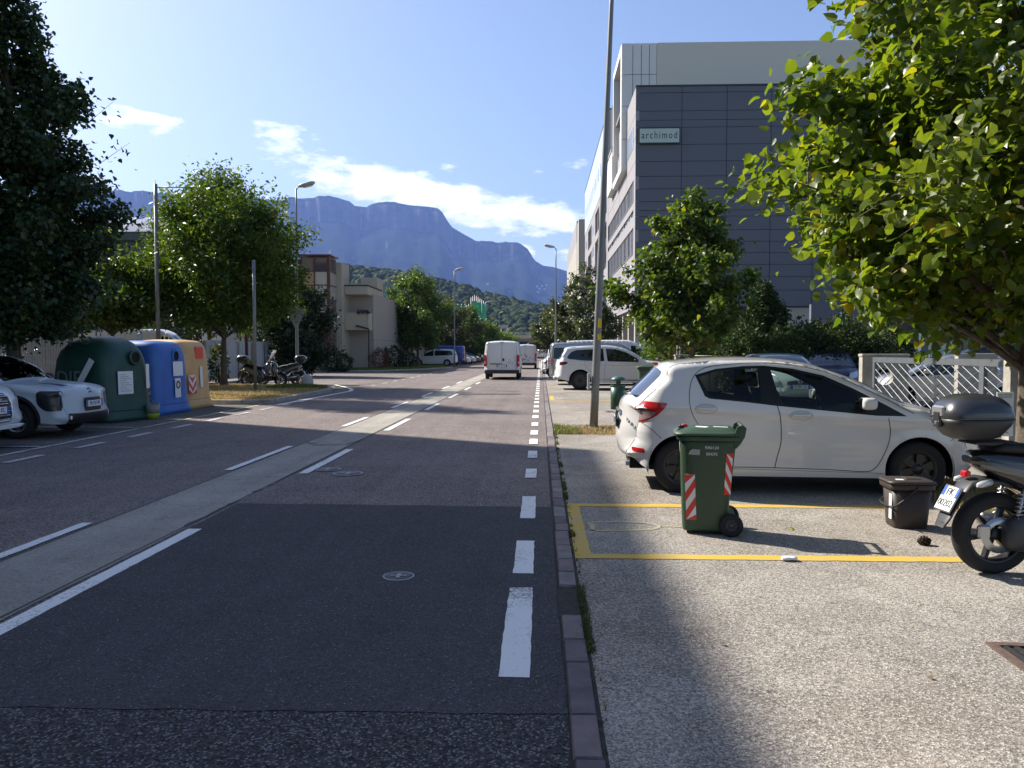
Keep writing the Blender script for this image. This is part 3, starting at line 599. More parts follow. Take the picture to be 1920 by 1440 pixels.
# ---------------------------------------------------------------- bins
GRN = pm('dark_green_plastic', (.030, .062, .030), .48, ns=40, var=.12, bump=.15, bs=200)
def hazard(parent, origin, ux, uz, w, h, n, chev=False, name='hazard_strip', flip=1, th=.003):
    """red and white striped reflective strip in the plane ux,uz"""
    o = Vector(origin); ux = Vector(ux); uz = Vector(uz); nn = ux.cross(uz).normalized()*th; b = MB()
    b.add([o, o+ux*w, o+ux*w+uz*h, o+uz*h, o+nn, o+ux*w+nn, o+ux*w+uz*h+nn, o+uz*h+nn], [(0, 3, 2, 1), (4, 5, 6, 7), (0, 1, 5, 4), (1, 2, 6, 5), (2, 3, 7, 6), (3, 0, 4, 7)], 1)
    st = h/n
    def band(x0, x1, sl, k):
        z0 = k*st
        q = [(x0, z0), (x1, z0+sl*(x1-x0)), (x1, z0+st*.5+sl*(x1-x0)), (x0, z0+st*.5)]
        # clip to 0..h
        q = [(x, min(max(z, 0), h)) for x, z in q]
        if max(z for _, z in q)-min(z for _, z in q) < 1e-4: return
        b.add([o+ux*x+uz*z+nn*1.35 for x, z in q], [(0, 1, 2, 3)], 0)
    def b_shift(k):
        z0 = k*st-w/2; q = [(w/2, z0), (w, z0+w/2), (w, z0+w/2+st*.5), (w/2, z0+st*.5)]; q = [(x, min(max(z, 0), h)) for x, z in q]
        if max(z for _, z in q)-min(z for _, z in q) > 1e-4: b.add([o+ux*x+uz*z+nn*1.35 for x, z in q], [(0, 1, 2, 3)], 0)
    for k in range(-4, int(n)+4):
        if chev: band(0, w/2, -1, k); b_shift(k)
        else: band(0, w, flip*st/w*.8, k)
    return b.build(name, [RTAPE, WTAPE], parent, fix=False)
def wheelie_bin(label, loc, rz, detail=True, s=1.):
    T = thing('wheeled_bin', label, 'wheeled bin', loc, rz)      # front faces -x, handle and wheels at +x
    b = MB(); b.loft([sring(.185, .165, .03, 7, 36, -.02), sring(.19, .17, .05, 7, 36, -.02), sring(.205, .19, .30, 7, 36, -.015), sring(.235, .215, .78, 7, 36, 0), sring(.24, .22, .84, 7, 36, 0)]); b.build('bin_body', GRN, T)
    b = MB(); b.loft([sring(.262, .238, .825, 8, 36), sring(.266, .242, .83, 8, 36), sring(.268, .244, .858, 8, 36), sring(.262, .238, .864, 8, 36)]); b.build('rim', GRN, T)
    b = MB(); b.loft([sring(.278, .25, .868, 7, 36, -.012), sring(.284, .256, .872, 7, 36, -.012), sring(.278, .25, .889, 7, 36, -.012), sring(.25, .22, .899, 6, 36, -.008), sring(.235, .205, .905, 5, 36, 0), sring(.20, .17, .927, 4, 36, .01), sring(.10, .09, .932, 3, 36, .01)]); L = b.build('lid', GRN, T)
    b = MB(); b.bbox(-.265, -.18, -.09, .09, .895, .915, .008); b.bbox(-.262, -.245, -.10, .10, .84, .90, .006); b.build('lid_grip', GRN, L)
    b = MB()
    for y in (-.17, .17):
        b.prism([(.215, .86), (.24, .945), (.285, .965), (.318, .935), (.305, .86), (.27, .80), (.235, .76), (.222, .76)], y-.018, y+.018)
    b.tube([(.283, -.2, .945), (.283, .2, .945)], .016, 10); b.build('handle', GRN, T)
    b = MB(); b.tube([(.19, -.22, .10), (.19, .22, .10)], .012, 8); b.build('axle', GALV, T)
    b = MB(); b.bbox(.10, .24, -.16, .16, .03, .19, .02); b.build('wheel_arch', GRN, T)
    for sg in (1, -1):
        w = MB(); w.lathe([(.055, -.02), (.085, -.025), (.098, -.015), (.098, .015), (.085, .025), (.055, .02), (.05, .0), (.055, -.02)], 28, 'y'); o = w.build('wheel', RUB, T, (.20, sg*.205, .098))
        r = MB(); r.lathe([(.0005, sg*.018), (.02, sg*.018), (.022, sg*.005), (.045, sg*.002), (.056, sg*.012), (.062, sg*.022)], 24, 'y')
        for k in range(8): a = k*math.pi/4; r.tube([(.02*math.cos(a), sg*.008, .02*math.sin(a)), (.055*math.cos(a), sg*.012, .055*math.sin(a))], .004, 5)
        r.build('hub', pm('wheel_grey_plastic', (.05, .05, .052), .5), o)
    # reflective strips on the side that faces -y
    def sy(x, z): return -(.17+(.215-.17)*min(1, (z-.05)/.73))-.004
    tl = Vector((0, -(.0465), .78)).normalized()
    hazard(T, (-.178, sy(0, .13), .13), (1, 0, 0), (-.045, -.062, 1), .085, .40, 2.5, flip=1)
    hazard(T, (.135, sy(0, .36), .36), (1, 0, 0), (.045, -.062, 1), .055, .36, 2.5, flip=-1)
    if detail:
        text('RR0120', .034, 'lettering', WPAPER, T, (.03, sy(0, .765)-.003, .765), (R(90), 0, 0), .0006, sx=1.05)
        text('004393', .038, 'lettering', WPAPER, T, (.03, sy(0, .71)-.003, .71), (R(90), 0, 0), .0006, sx=.85)
        b = MB(); b.prism([(-.165, .705), (-.155, .735), (-.13, .752), (-.068, .748), (-.072, .70)], sy(0, .72)-.005, sy(0, .72)-.002); b.build('sticker', pm('worn_silver_sticker', (.30, .31, .30), .4), T)
        b = MB(); b.add([(-.212, -.13, .46), (-.212, .12, .46), (-.240, .14, .79), (-.240, -.15, .79)], [(0, 1, 2, 3)]); b.build('label_sheet', WPAPER, T)
        b = MB(); b.prism([(-.11, -.10), (-.02, -.15), (.01, -.06), (-.09, -.02)], .931, .934, 'xy'); b.build('sticker', WPAPER, L)
        b = MB(); b.prism([(.05, -.06), (.17, -.09), (.17, -.05), (.05, -.02)], .930, .933, 'xy'); b.build('sticker', WPAPER, L)
        b = MB(); b.loft([sring(.028, .03, .915, 3, 16, -.20, -.03), sring(.03, .032, .935, 3, 16, -.20, -.03), sring(.02, .024, .952, 3, 16, -.20, -.03)]); b.build('lock_knob', pm('red_plastic', (.45, .02, .03), .3), L)
        b = MB(); b.bbox(-.25, -.20, -.075, .02, .913, .945, .008); b.build('lock', BLK, L)
    T.scale = (s, s, s); return T
def caddy(label, loc, rz):
    m = pm('brown_plastic', (.040, .030, .026), .5, bump=.15, bs=200); T = thing('kitchen_waste_caddy', label, 'waste caddy', loc, rz)
    b = MB(); b.loft([sring(.135, .12, .0, 8, 32), sring(.14, .125, .01, 8, 32), sring(.168, .15, .37, 8, 32)]); b.build('bin_body', m, T)
    b = MB(); b.loft([sring(.185, .165, .345, 9, 32), sring(.188, .168, .35, 9, 32), sring(.19, .17, .385, 9, 32), sring(.183, .163, .392, 9, 32)]); b.build('rim', m, T)
    b = MB(); b.loft([sring(.195, .172, .394, 8, 32, -.005), sring(.195, .172, .412, 8, 32, -.005), sring(.18, .158, .420, 7, 32), sring(.09, .08, .424, 6, 32)]); b.bbox(-.03, .10, -.06, .05, .423, .432, .006); L = b.build('lid', m, T)
    b = MB(); b.prism([(-.12, -.11), (-.06, -.11), (-.06, -.05), (-.12, -.05)], .424, .427, 'xy'); b.build('sticker', WPAPER, L)
    b = MB(); b.tube([(.185, -.12, .395), (.20, -.12, .40)], .018, 8); b.tube([(.185, .10, .395), (.20, .10, .40)], .018, 8); b.build('hinge', m, T)
    b = MB(); pts = [(-.165, -.172, .20), (-.10, -.178, .25), (.02, -.176, .36), (.03, -.172, .375)]; b.tube(pts, .008, 8); b.tube([(-.17, -.172, .20), (-.178, -.06, .19), (-.178, .10, .19), (-.165, .172, .20)], .008, 8); b.tube([(-.165, .172, .20), (.03, .172, .375)], .008, 8); b.build('handle', BLK, T)
    b = MB(); b.box(-.163, -.157, -.10, -.04, .08, .30); b.build('label_sheet', WPAPER, T)
    return T
# ---------------------------------------------------------------- bottle-bank style containers (road side faces +x)
def recycling(label, loc, rz, m, hx=.86, hy=.80, H=1.88, boxy=False, flap=None, rib=True, tone=None):
    T = thing('recycling_container', label, 'recycling container', loc, rz)
    b = MB(); n = 5.5
    b.loft([sring(hx+.08, hy+.06, 0, n, 48), sring(hx+.07, hy+.05, .10, n, 48), sring(hx, hy, .26, n, 48), sring(hx-.03, hy-.03, .9, n, 48), sring(hx-.07, hy-.07, 1.35, 5, 48), sring(hx-.13, hy-.12, 1.55, 4.5, 48), sring(hx-.24, hy-.22, 1.72, 4.2, 48), sring(hx-.40, hy-.38, 1.83, 4, 48), sring(hx-.62, hy-.58, H, 3, 48)])
    if boxy:
        b = MB(); n = 8
        b.loft([sring(hx+.09, hy+.07, 0, n, 56), sring(hx+.07, hy+.05, .10, n, 56), sring(hx, hy, .26, n, 56), sring(hx-.03, hy-.02, .9, n, 56), sring(hx-.06, hy-.05, 1.45, n, 56), sring(hx-.09, hy-.08, H-.20, 7, 56), sring(hx-.14, hy-.13, H-.09, 6, 56), sring(hx-.24, hy-.22, H-.03, 5, 56), sring(hx-.5, hy-.45, H, 4, 56)])
    o = b.build('container_body', m, T)
    b = MB(); q = sring(hx+.012, hy+.012, .25, n, 56); b.tube(q+[q[0]], .014, 6, cap=False); b.build('base_flange', m, o)
    if rib:
        for sg in (1, -1):
            b = MB(); b.tube([(0, sg*(hy+.03), .06), (0, sg*(hy-.0), .3), (0, sg*(hy-.035), .95), (0, sg*(hy-.08), 1.36), (0, sg*(hy-.14), 1.56), (0, sg*(hy-.26), 1.73)], .022, 8); b.build('rib', m, o)
    b = MB(); b.tube([(-.12, 0, H-.02), (-.12, 0, H+.12), (-.06, 0, H+.19), (.0, 0, H+.12), (0, 0, H-.02)], .014, 8); b.build('lifting_hook', GALV, T)
    return T
def filler(T, x, y, z, m, flap=None):
    b = MB(); b.lathe([(.12, -.01), (.175, -.01), (.175, .03), (.12, .03)], 28, 'x', (x, y, z)); o = b.build('filler_ring', m, T)
    b = MB(); b.lathe([(.0005, 0), (.122, 0)], 28, 'x', (x+.008, y, z)); b.build('filler_hole', pm('hole_black', (.004, .004, .004), .9), o)
def sheet(T, x, y0, y1, z0, z1, m=WPAPER, name='notice', tl=0.):
    b = MB(); b.add([(x, y0, z0), (x, y1, z0), (x-tl, y1, z1), (x-tl, y0, z1), (x-.004, y0, z0), (x-.004, y1, z0), (x-tl-.004, y1, z1), (x-tl-.004, y0, z1)], [(0, 1, 2, 3), (7, 6, 5, 4), (0, 4, 5, 1), (1, 5, 6, 2), (2, 6, 7, 3), (3, 7, 4, 0)]); return b.build(name, m, T)
# ---------------------------------------------------------------- maxi scooter, front towards +x, origin under the rear axle
def scooter(label, loc, rz, screen=True, code='FK 00202', group=None, box=True, body=None, close=False, cat='scooter'):
    T = thing('motor_scooter', label, cat, loc, rz, group); P = body or pm('gloss_black_fairing', (.010, .010, .011), .15, coat=1.); Rw = .285
    SIL = pm('brushed_metal', (.45, .46, .48), .3, .9); DK = pm('engine_grey', (.05, .052, .056), .45, .3)
    for x, r in ((0, .285), (1.42, .285)):
        w = MB(); wd = .065 if x == 0 else .055
        w.lathe([(r-.085, -wd*.7), (r-.05, -wd), (r-.02, -wd*.75), (r-.004, -wd*.35), (r, 0), (r-.004, wd*.35), (r-.02, wd*.75), (r-.05, wd), (r-.085, wd*.7)], 40, 'y'); o = w.build('wheel', RUB, T, (x, 0, r))
        q = MB(); q.lathe([(r-.083, -wd*.72), (r-.10, -wd*.72), (r-.105, -wd*.3), (r-.105, wd*.3), (r-.10, wd*.72), (r-.083, wd*.72)], 36, 'y'); q.lathe([(.0005, -.05), (.04, -.05), (.045, .05), (.0005, .05)], 16, 'y')
        for k in range(6):
            a = k*math.pi/3+.25; c, s = math.cos(a), math.sin(a); q.prism([(u*c-v*s, u*s+v*c) for u, v in ((.035, -.014), (r-.10, -.02), (r-.10, .005), (.035, .014))], -.022, .022)
        q.build('rim', pm('scooter_rim', (.035, .035, .04), .35, .5), o)
        q = MB(); q.lathe([(.075, -.078), (.125, -.078), (.125, -.073), (.075, -.073), (.075, -.078)], 36, 'y'); q.build('brake_disc', SIL, o)
        for k in range(10):
            a = k*.628; 
        q = MB(); q.bbox(-.16, -.07, -.10, -.062, -.01, .075, .012); q.build('brake_caliper', SIL if x == 0 else DK, o)
    b = MB(); b.loft([xring(.02, .03, .05, .27, 3, 20, -.09), xring(.04, .06, .10, .29, 3, 20, -.10), xring(.12, .065, .13, .31, 3, 20, -.10), xring(.26, .07, .12, .29, 3, 20, -.10), xring(.50, .08, .12, .28, 3, 20, -.08), xring(.68, .08, .10, .27, 3, 20, -.06), xring(.74, .05, .05, .27, 3, 20, -.04)]); b.build('engine_cover', DK, T)
    b = MB(); b.loft([xring(-.02, .03, .035, .36, 2.2, 16, .13), xring(.0, .055, .06, .36, 2.2, 16, .13), xring(.35, .055, .06, .31, 2.2, 16, .13), xring(.45, .03, .03, .27, 2.2, 16, .13)]); b.tube([(.45, .12, .27), (.65, .08, .2), (.8, .04, .22)], .022, 8); b.build('exhaust', SIL, T)
    # rear shocks with spring coils
    for sy in (-.11, .11):
        s = MB(); p0 = Vector((.09, sy, .33)); p1 = Vector((.14, sy, .62)); s.tube([p0, p1], .013, 8); pts = []
        d = (p1-p0); ax = d.normalized(); u = ax.orthogonal().normalized(); v = ax.cross(u)
        for k in range(73): t = k/72; a = t*8*2*math.pi; pts.append(p0+d*(.12+.76*t)+(u*math.cos(a)+v*math.sin(a))*.026)
        s.tube(pts, .0055, 5); s.build('rear_shock', SIL, T)
    # mudguard with plate hanging behind the wheel
    b = MB(); rings = []
    for x, z, w in ((.16, .60, .07), (.02, .64, .085), (-.12, .66, .09), (-.20, .63, .085), (-.27, .53, .075), (-.33, .42, .07), (-.37, .345, .05)): rings.append([(x+dx, yy, z+dz) for yy, dx, dz in ((-w, -.012, -.012), (-w, .0, .012), (-w*.6, .004, .026), (w*.6, .004, .026), (w, 0, .012), (w, -.012, -.012))])
    b.loft(rings, closed=False); o = b.build('rear_mudguard', DK, T); md = o.modifiers.new('t', 'SOLIDIFY'); md.thickness = .012
    e = thing('number_plate', None, None, (-.315, 0, .525)); e.parent = T; e.rotation_euler = (0, R(28), 0)
    b = MB(); b.box(-.006, 0, -.097, .097, -.097, .097); b.build('plate_holder', BLK, e)
    b = MB(); b.box(-.010, -.0065, -.088, .088, -.088, .088); b.build('plate_face', PLATE, e)
    b = MB(); b.box(-.0115, -.0102, -.088, -.062, .012, .088); b.box(-.0115, -.0102, .055, .088, .012, .088); b.build('blue_band', PBLUE, e)
    text(code.split()[0], .075, 'plate_text', INK, e, (-.0135, .0, .047), (R(90), 0, R(-90)), .0006); text(code.split()[1], .072, 'plate_text', INK, e, (-.0125, 0, -.038), (R(90), 0, R(-90)), .0006, sx=.9)
    b = MB(); b.bbox(-.03, .01, -.035, .035, -.02, .022, .008); o = b.build('rear_reflector', REDL, T, (-.19, 0, .70)); 
    for sy in (-1, 1): b = MB(); b.loft([xring(-.20, .012, .014, .64, 2, 12, sy*.13), xring(-.17, .025, .024, .645, 2, 12, sy*.13), xring(-.10, .03, .022, .66, 2, 12, sy*.12)]); b.build('indicator', CLRL, T)
    # tail body, seat, floor, leg shield
    def sec(x, w, zt, zb, n=3.): return xring(x, w, (zt-zb)/2, (zt+zb)/2, n, 24)
    b = MB(); b.loft([sec(-.20, .05, .83, .78), sec(-.15, .10, .86, .75), sec(0, .15, .87, .66), sec(.18, .175, .86, .56), sec(.38, .185, .83, .44), sec(.60, .17, .74, .30), sec(.74, .15, .52, .26), sec(.80, .12, .36, .24)]); b.build('tail_fairing', P, T)
    b = MB(); b.loft([sec(-.17, .06, .80, .765), sec(-.1, .165, .815, .73), sec(.1, .18, .79, .66), sec(.30, .19, .74, .56), sec(.5, .19, .66, .46), sec(.62, .15, .52, .42)], smooth=True); b.build('side_panel', pm('grey_fairing', (.13, .13, .12), .25, coat=.8), T)
    b = MB(); b.loft([sec(-.06, .10, .895, .855), sec(.0, .14, .93, .85), sec(.28, .15, .90, .83), sec(.34, .15, .86, .80), sec(.60, .13, .83, .74), sec(.72, .09, .78, .68)]); b.build('seat', pm('seat_vinyl', (.016, .016, .017), .6, bump=.3, bs=250), T)
    b = MB(); b.bbox(.70, 1.12, -.16, .16, .25, .33, .02); b.bbox(.72, 1.1, -.05, .05, .33, .45, .02); b.build('footboard', BLK, T)
    b = MB(); b.loft([[(x+dx, y, z) for y, dx in ((-w, .10), (-w*.7, .02), (0, -.02), (w*.7, .02), (w, .10), (w*.9, .16), (w*.5, .20), (0, .22), (-w*.5, .20), (-w*.9, .16))] for x, z, w in ((1.10, .28, .15), (1.08, .45, .22), (1.08, .65, .25), (1.06, .82, .23), (1.02, .93, .15))]); b.build('leg_shield', P, T)
    b = MB(); b.tube([(1.12, 0, .88), (1.20, 0, .70)], .03, 8)
    for sy in (-.075, .075): b.tube([(1.22, sy, .66), (1.42, sy, .285)], .02, 8)
    b.build('fork', SIL, T)
    b = MB(); b.loft([[(1.42+.31*math.cos(a), y, .285+.31*math.sin(a)) for y in (-.07, -.03, .03, .07)] for a in np.linspace(.35, 2.2, 12)], closed=False, cap=False); o = b.build('front_mudguard', P, T); md = o.modifiers.new('t', 'SOLIDIFY'); md.thickness = .01
    b = MB(); b.tube([(.92, -.34, 1.0), (.98, -.22, 1.0), (1.06, -.08, .96), (1.06, .08, .96), (.98, .22, 1.0), (.92, .34, 1.0)], .013, 8); o = b.build('handlebar', BLK, T)
    for sy in (-1, 1):
        b = MB(); b.tube([(.92, sy*.34, 1.0), (.96, sy*.25, 1.0)], .019, 10); b.build('grip', BLK, o)
        b = MB(); b.tube([(1.02, sy*.2, 1.0), (1.05, sy*.26, 1.12), (1.05, sy*.3, 1.18)], .007, 6); b.loft([[(1.03+dx, sy*.31+.06*math.cos(a)*k, 1.2+.045*math.sin(a)*k) for a in np.linspace(0, 6.283, 13)[:-1]] for dx, k in ((0, .9), (.01, 1), (.04, .5))]); b.build('mirror', BLK, T)
    b = MB(); b.loft([xring(1.06, .10, .06, .97, 3, 16), xring(1.16, .13, .09, .90, 3, 16), xring(1.27, .10, .08, .82, 3, 16), xring(1.30, .05, .04, .80, 3, 16)]); o = b.build('front_cowl', P, T)
    b = MB(); b.loft([xring(1.285, .08, .05, .82, 2.4, 16), xring(1.315, .05, .03, .81, 2.4, 16)]); b.build('headlight', CLRL, T)
    if screen:
        b = MB(); b.loft([[(x-.10*(abs(y)/.24)**2, y*w, z) for y in (-.24, -.16, -.08, 0, .08, .16, .24)] for x, z, w in ((1.22, .92, .7), (1.16, 1.08, 1.), (1.08, 1.25, 1.), (1.0, 1.40, .85), (.96, 1.46, .5))], closed=False, cap=False); b.build('windscreen', glass_mat('screen_perspex', (.72, .76, .78)) if 'screen_perspex' not in MATS else MATS['screen_perspex'], T)
    b = MB(); b.tube([(.35, -.02, .14), (.38, -.12, .01)], .01, 6); b.tube([(.35, .02, .14), (.38, .12, .01)], .01, 6); b.tube([(.30, 0, .2), (.36, 0, .13)], .02, 6); b.build('stand', GALV, T)
    # luggage rack and box
    b = MB()
    for sy in (-.08, .08): b.tube([(.18, sy, .87), (.0, sy, .905), (-.16, sy, .915)], .01, 6)
    b.bbox(-.20, .10, -.10, .10, .912, .93, .005); b.build('rack', BLK, T)
    if box:
        BX = pm('top_box_grey', (.026, .027, .030), .42, bump=.1, bs=400); e = thing('top_box', None, None, (-.17, 0, .945)); e.parent = T; e.scale = (.93, .93, .97)
        lo = [(0, .13, .10), (.02, .17, .15), (.10, .235, .20), (.145, .255, .215)]; 
        b = MB(); b.loft([sring(hx, hy, z, 3.6, 36) for z, hx, hy in lo]); b.build('box_base', BX, e)
        hi = [(.148, .258, .218), (.155, .26, .22), (.20, .25, .21), (.25, .225, .185), (.29, .18, .145), (.315, .11, .09), (.32, .03, .03)]
        b = MB(); b.loft([sring(hx, hy, z, 3.4, 36) for z, hx, hy in hi]); o = b.build('box_lid', pm('top_box_lid', (.035, .036, .041), .28, .1, coat=.5), e)
        b = MB(); b.bbox(-.268, -.235, -.045, .045, .085, .20, .012); b.build('box_latch', BLK, e)
        b = MB(); b.bbox(-.272, -.262, -.018, .018, .10, .125, .004); b.build('lock', CHROME, e)
        b = MB(); b.bbox(-.262, -.232, -.075, .075, .165, .235, .012); b.build('box_crest', SILV, e)
    return T
# ================================================================= SETTING
def poly_sheet(name, poly, z, m, parent=None, kind='structure', label=None):
    me = bpy.data.meshes.new(name); me.from_pydata([(x, y, z) for x, y in poly], [], [tuple(range(len(poly)))])
    if me.polygons[0].normal.z < 0: me.flip_normals()
    o = link(name, me, m, parent)
    if parent is None and kind: o['kind'] = kind
    return o
def rect(x0, x1, y0, y1): return [(x0, y0), (x1, y0), (x1, y1), (x0, y1)]
def ragged(poly, amp, step, seed=0, closed=True):
    rg = random.Random(seed); P = densify(poly, step); return [(x+rg.uniform(-amp, amp), y+rg.uniform(-amp, amp)) for x, y in P]
ASPH = ground_mat('old_asphalt', (.168, .143, .135), .25, .45, 1.6, 95, .15, .35, .5, spot=(.93, (.34, .32, .31)), streak=.09, cracks=.22, stain=.10)
ASPH_DK = ground_mat('new_asphalt', (.070, .068, .072), .2, .6, 1.45, 150, .07, .5, .35, spot=(.975, (.3, .3, .3)), streak=.06, cracks=.10, stain=.14)
ASPH_CO = ground_mat('coarse_asphalt', (.056, .055, .058), .3, .4, 1.6, 110, .12, .6, .7, spot=(.86, (.24, .235, .235)), streak=.04)
ASPH_PK = ground_mat('parking_asphalt', (.115, .105, .098), .3, .5, 1.5, 90, .3, .25, .5, spot=(.94, (.4, .38, .36)))
LOT = ground_mat('exposed_aggregate_paving', (.295, .272, .240), .3, .45, 1.35, 125, .24, .42, .5, rough=.85, spot=(.90, (.50, .47, .42)), streak=.05, cracks=.28, tint=(.86, .80, .76), stain=.24)
STRIPC = ground_mat('concrete_strip_surface', (.31, .29, .255), .15, .8, 1.2, 120, .16, .30, .15, streak=.10, cracks=.25)
EARTH = ground_mat('dry_earth', (.24, .18, .10), .4, .6, 1.4, 40, .3, .6, .6)
GROUNDM = ground_mat('valley_ground', (.09, .10, .05), .3, .6, 1.4, 2, .3, .01, .1)
def paint_mat(name, col, wear=.35, bg=(.15, .14, .13)):
    m = bpy.data.materials.new(name); m.use_nodes = True; nt = m.node_tree; b = nt.nodes['Principled BSDF']; L = nt.links.new; N = nt.nodes.new
    tc = N('ShaderNodeTexCoord'); n = N('ShaderNodeTexNoise'); n.inputs['Scale'].default_value = 55; n.inputs['Detail'].default_value = 6; n.inputs['Roughness'].default_value = .7; L(tc.outputs['Object'], n.inputs['Vector'])
    n2 = N('ShaderNodeTexNoise'); n2.inputs['Scale'].default_value = 1.7; n2.inputs['Detail'].default_value = 5; L(tc.outputs['Object'], n2.inputs['Vector'])
    a = N('ShaderNodeMath'); a.operation = 'MULTIPLY_ADD'; L(n2.outputs[0], a.inputs[0]); a.inputs[1].default_value = .55; L(n.outputs[0], a.inputs[2])
    mr = N('ShaderNodeMapRange'); mr.inputs[1].default_value = .60+.35*(wear-.35); mr.inputs[2].default_value = .68+.35*(wear-.35)+.03; mr.inputs[3].default_value = 0; mr.inputs[4].default_value = 1; L(a.outputs[0], mr.inputs[0])
    mx = N('ShaderNodeMix'); mx.data_type = 'RGBA'; mx.inputs[6].default_value = tuple(bg)+(1,); mx.inputs[7].default_value = tuple(col)+(1,); L(mr.outputs[0], mx.inputs[0]); L(mx.outputs[2], b.inputs['Base Color'])
    b.inputs['Roughness'].default_value = .75
    bp = N('ShaderNodeBump'); bp.inputs['Strength'].default_value = .25; bp.inputs['Distance'].default_value = .004; L(n.outputs[0], bp.inputs['Height']); L(bp.outputs[0], b.inputs['Normal'])
    MATS[name] = m; return m
PWHITE = paint_mat('road_paint_white', (.72, .72, .71), .35); PWOLD = paint_mat('road_paint_white_worn', (.55, .54, .52), .62)
PYEL = paint_mat('road_paint_yellow', (.52, .34, .04), .40, (.36, .32, .27)); PYOLD = paint_mat('road_paint_yellow_worn', (.52, .40, .12), .80, (.34, .31, .27)); PYGH = paint_mat('road_paint_yellow_ghost', (.36, .31, .20), 1.1, (.29, .27, .23)); PWLOT = paint_mat('bay_paint_worn', (.55, .54, .5), .8, (.34, .31, .27))
poly_sheet('ground', rect(-8850, 8850, -340, 9150), -.03, GROUNDM)
poly_sheet('left_pavement', [(-40, -40), (-8.06, -40), (-8.06, 31.5), (-9.2, 34.6), (-13, 35.4), (-40, 35.4)], -.004, ASPH_PK)
road = poly_sheet('road', rect(-8.05, .13, -40, 420), 0, ASPH)
poly_sheet('side_road', [(-90, 35.45), (-8.1, 35.45), (-8.1, 56.2), (-90, 56.2)], -.002, ASPH)
poly_sheet('far_left_parking', [(-14, 56.3), (-8.06, 69), (-8.06, 420), (-14, 420)], -.003, ASPH_PK)
lot = poly_sheet('parking_area', rect(.246, 6.05, -40, 420), 0, LOT)
poly_sheet('yard', rect(6.06, 70, -40, 80), -.003, ASPH_PK)
poly_sheet('far_pavement', rect(6.06, 70, 80.02, 420), -.004, ASPH_PK)
poly_sheet('coarse_patch', ragged([(-3.06, -6), (.115, -6), (.115, 3.33), (-3.06, 3.31)], .006, .12, 1), .004, ASPH_CO, road)
poly_sheet('asphalt_patch', ragged([(-3.05, 3.27), (.118, 3.29), (.10, 4.6), (.12, 7.74), (-3.06, 7.82)], .008, .12, 2), .007, ASPH_DK, road)
poly_sheet('asphalt_patch', ragged([(-2.9, 27.6), (-.7, 27.75), (-.7, 28.4), (-2.9, 28.3)], .01, .2, 5), .004, ASPH_DK, road)
poly_sheet('asphalt_patch', ragged([(-6.4, 31.0), (-4.3, 31.3), (-4.3, 31.8), (-6.4, 31.6)], .01, .2, 6), .004, ASPH_DK, road)
# concrete drainage strip in the middle of the road, its near right edge broken
rg = random.Random(4)
cs = [(-3.98, -20), (-3.12, -20)]+[(-3.09+rg.uniform(-.008, .008), y) for y in np.arange(-19, 6.6, .4)]+[(-3.10+rg.uniform(-.035, .04)-.03, y) for y in np.arange(6.7, 9.2, .11)]+[(-3.12, y) for y in (9.4, 30, 60, 120, 300)]+[(-3.87, 300), (-3.87, 60), (-3.89, 30), (-3.95, 15)]
strip = poly_sheet('concrete_strip', cs, .006, STRIPC)
for y0 in np.arange(9.5, 60, 5.0):
    poly_sheet('strip_joint', rect(-3.94, -3.13, y0, y0+.012), .0085, SEAM, strip)
for x0, x1 in ((-3.135, -3.118), (-3.975, -3.958)): poly_sheet('strip_edge_gap', [(x0, -5), (x1, -5), (x1+(.02 if x0 > -3.5 else .08), 60), (x0+(.02 if x0 > -3.5 else .08), 60)], .0085, SEAM, strip)
sk = MB()      # black skid scuffs across the strip
for (a, b_, w) in [((-3.95, 13.1), (-3.62, 12.7), .05), ((-3.62, 12.7), (-3.20, 12.8), .07), ((-3.85, 12.9), (-3.60, 13.2), .03), ((-3.70, 12.6), (-3.50, 13.0), .03), ((-3.20, 12.8), (-3.10, 13.6), .05)]:
    a = Vector((*a, 0)); b_ = Vector((*b_, 0)); n = (b_-a).normalized().cross(Vector((0, 0, 1)))*w/2; sk.add([a-n, b_-n*.4, b_+n*.4, a+n], [(0, 1, 2, 3)])
o = sk.build('tyre_scuff', SEAM, strip, fix=False); o.location.z = .010
# painted lines
def dash(name, x0, x1, y0, y1, m=PWHITE, z=.010, seed=0, parent=road, amp=.0035): return poly_sheet(name, ragged(rect(x0, x1, y0, y1), amp, .09 if y0 < 20 else .5, seed), z, m, parent)
ds = [(3.66, 5.07), (5.40, 6.34), (7.20, 8.30), (9.52, 10.25), (11.30, 12.10), (13.0, 13.75), (14.45, 15.2), (16.15, 16.9), (18.0, 18.8), (19.65, 20.5)]
y = 21.4
while y < 120: ds.append((y, y+.82)); y += 1.72
for i, (a, b_) in enumerate(ds): dash('edge_dash', -.190-.010*(i == 0), -.050, a, b_, PWHITE, .010, i)
for i, (a, b_) in enumerate([(-.9, 1.6), (4.3-.3, 6.66), (9.75, 12.2), (15.1, 17.7), (20.4, 22.8), (25.7, 28.1), (31, 33.4), (36.3, 38.7)]): dash('centre_dash', -3.045, -2.925, a, b_, PWHITE, .010, 40+i)
for i, (a, b_) in enumerate([(4.4, 6.86), (10.0, 12.55), (15.9, 18.1), (21.1, 23.6), (26.4, 28.9), (31.8, 34.2), (37, 39.5)]): dash('centre_dash', -4.125+.003*a, -4.02+.003*a, a, b_, PWHITE, .010, 60+i)
for i in range(11): dash('left_edge_dash', -7.46+.012*i, -7.33+.012*i, 7.3+1.62*i, 8.12+1.62*i, PWOLD, .010, 80+i)
dash('bay_line', -8.0, -7.9, -10, 12.9, PWOLD, .010, 95); dash('bay_line', -8.02, -7.92, 12.95, 15.3, PWOLD, .010, 96)
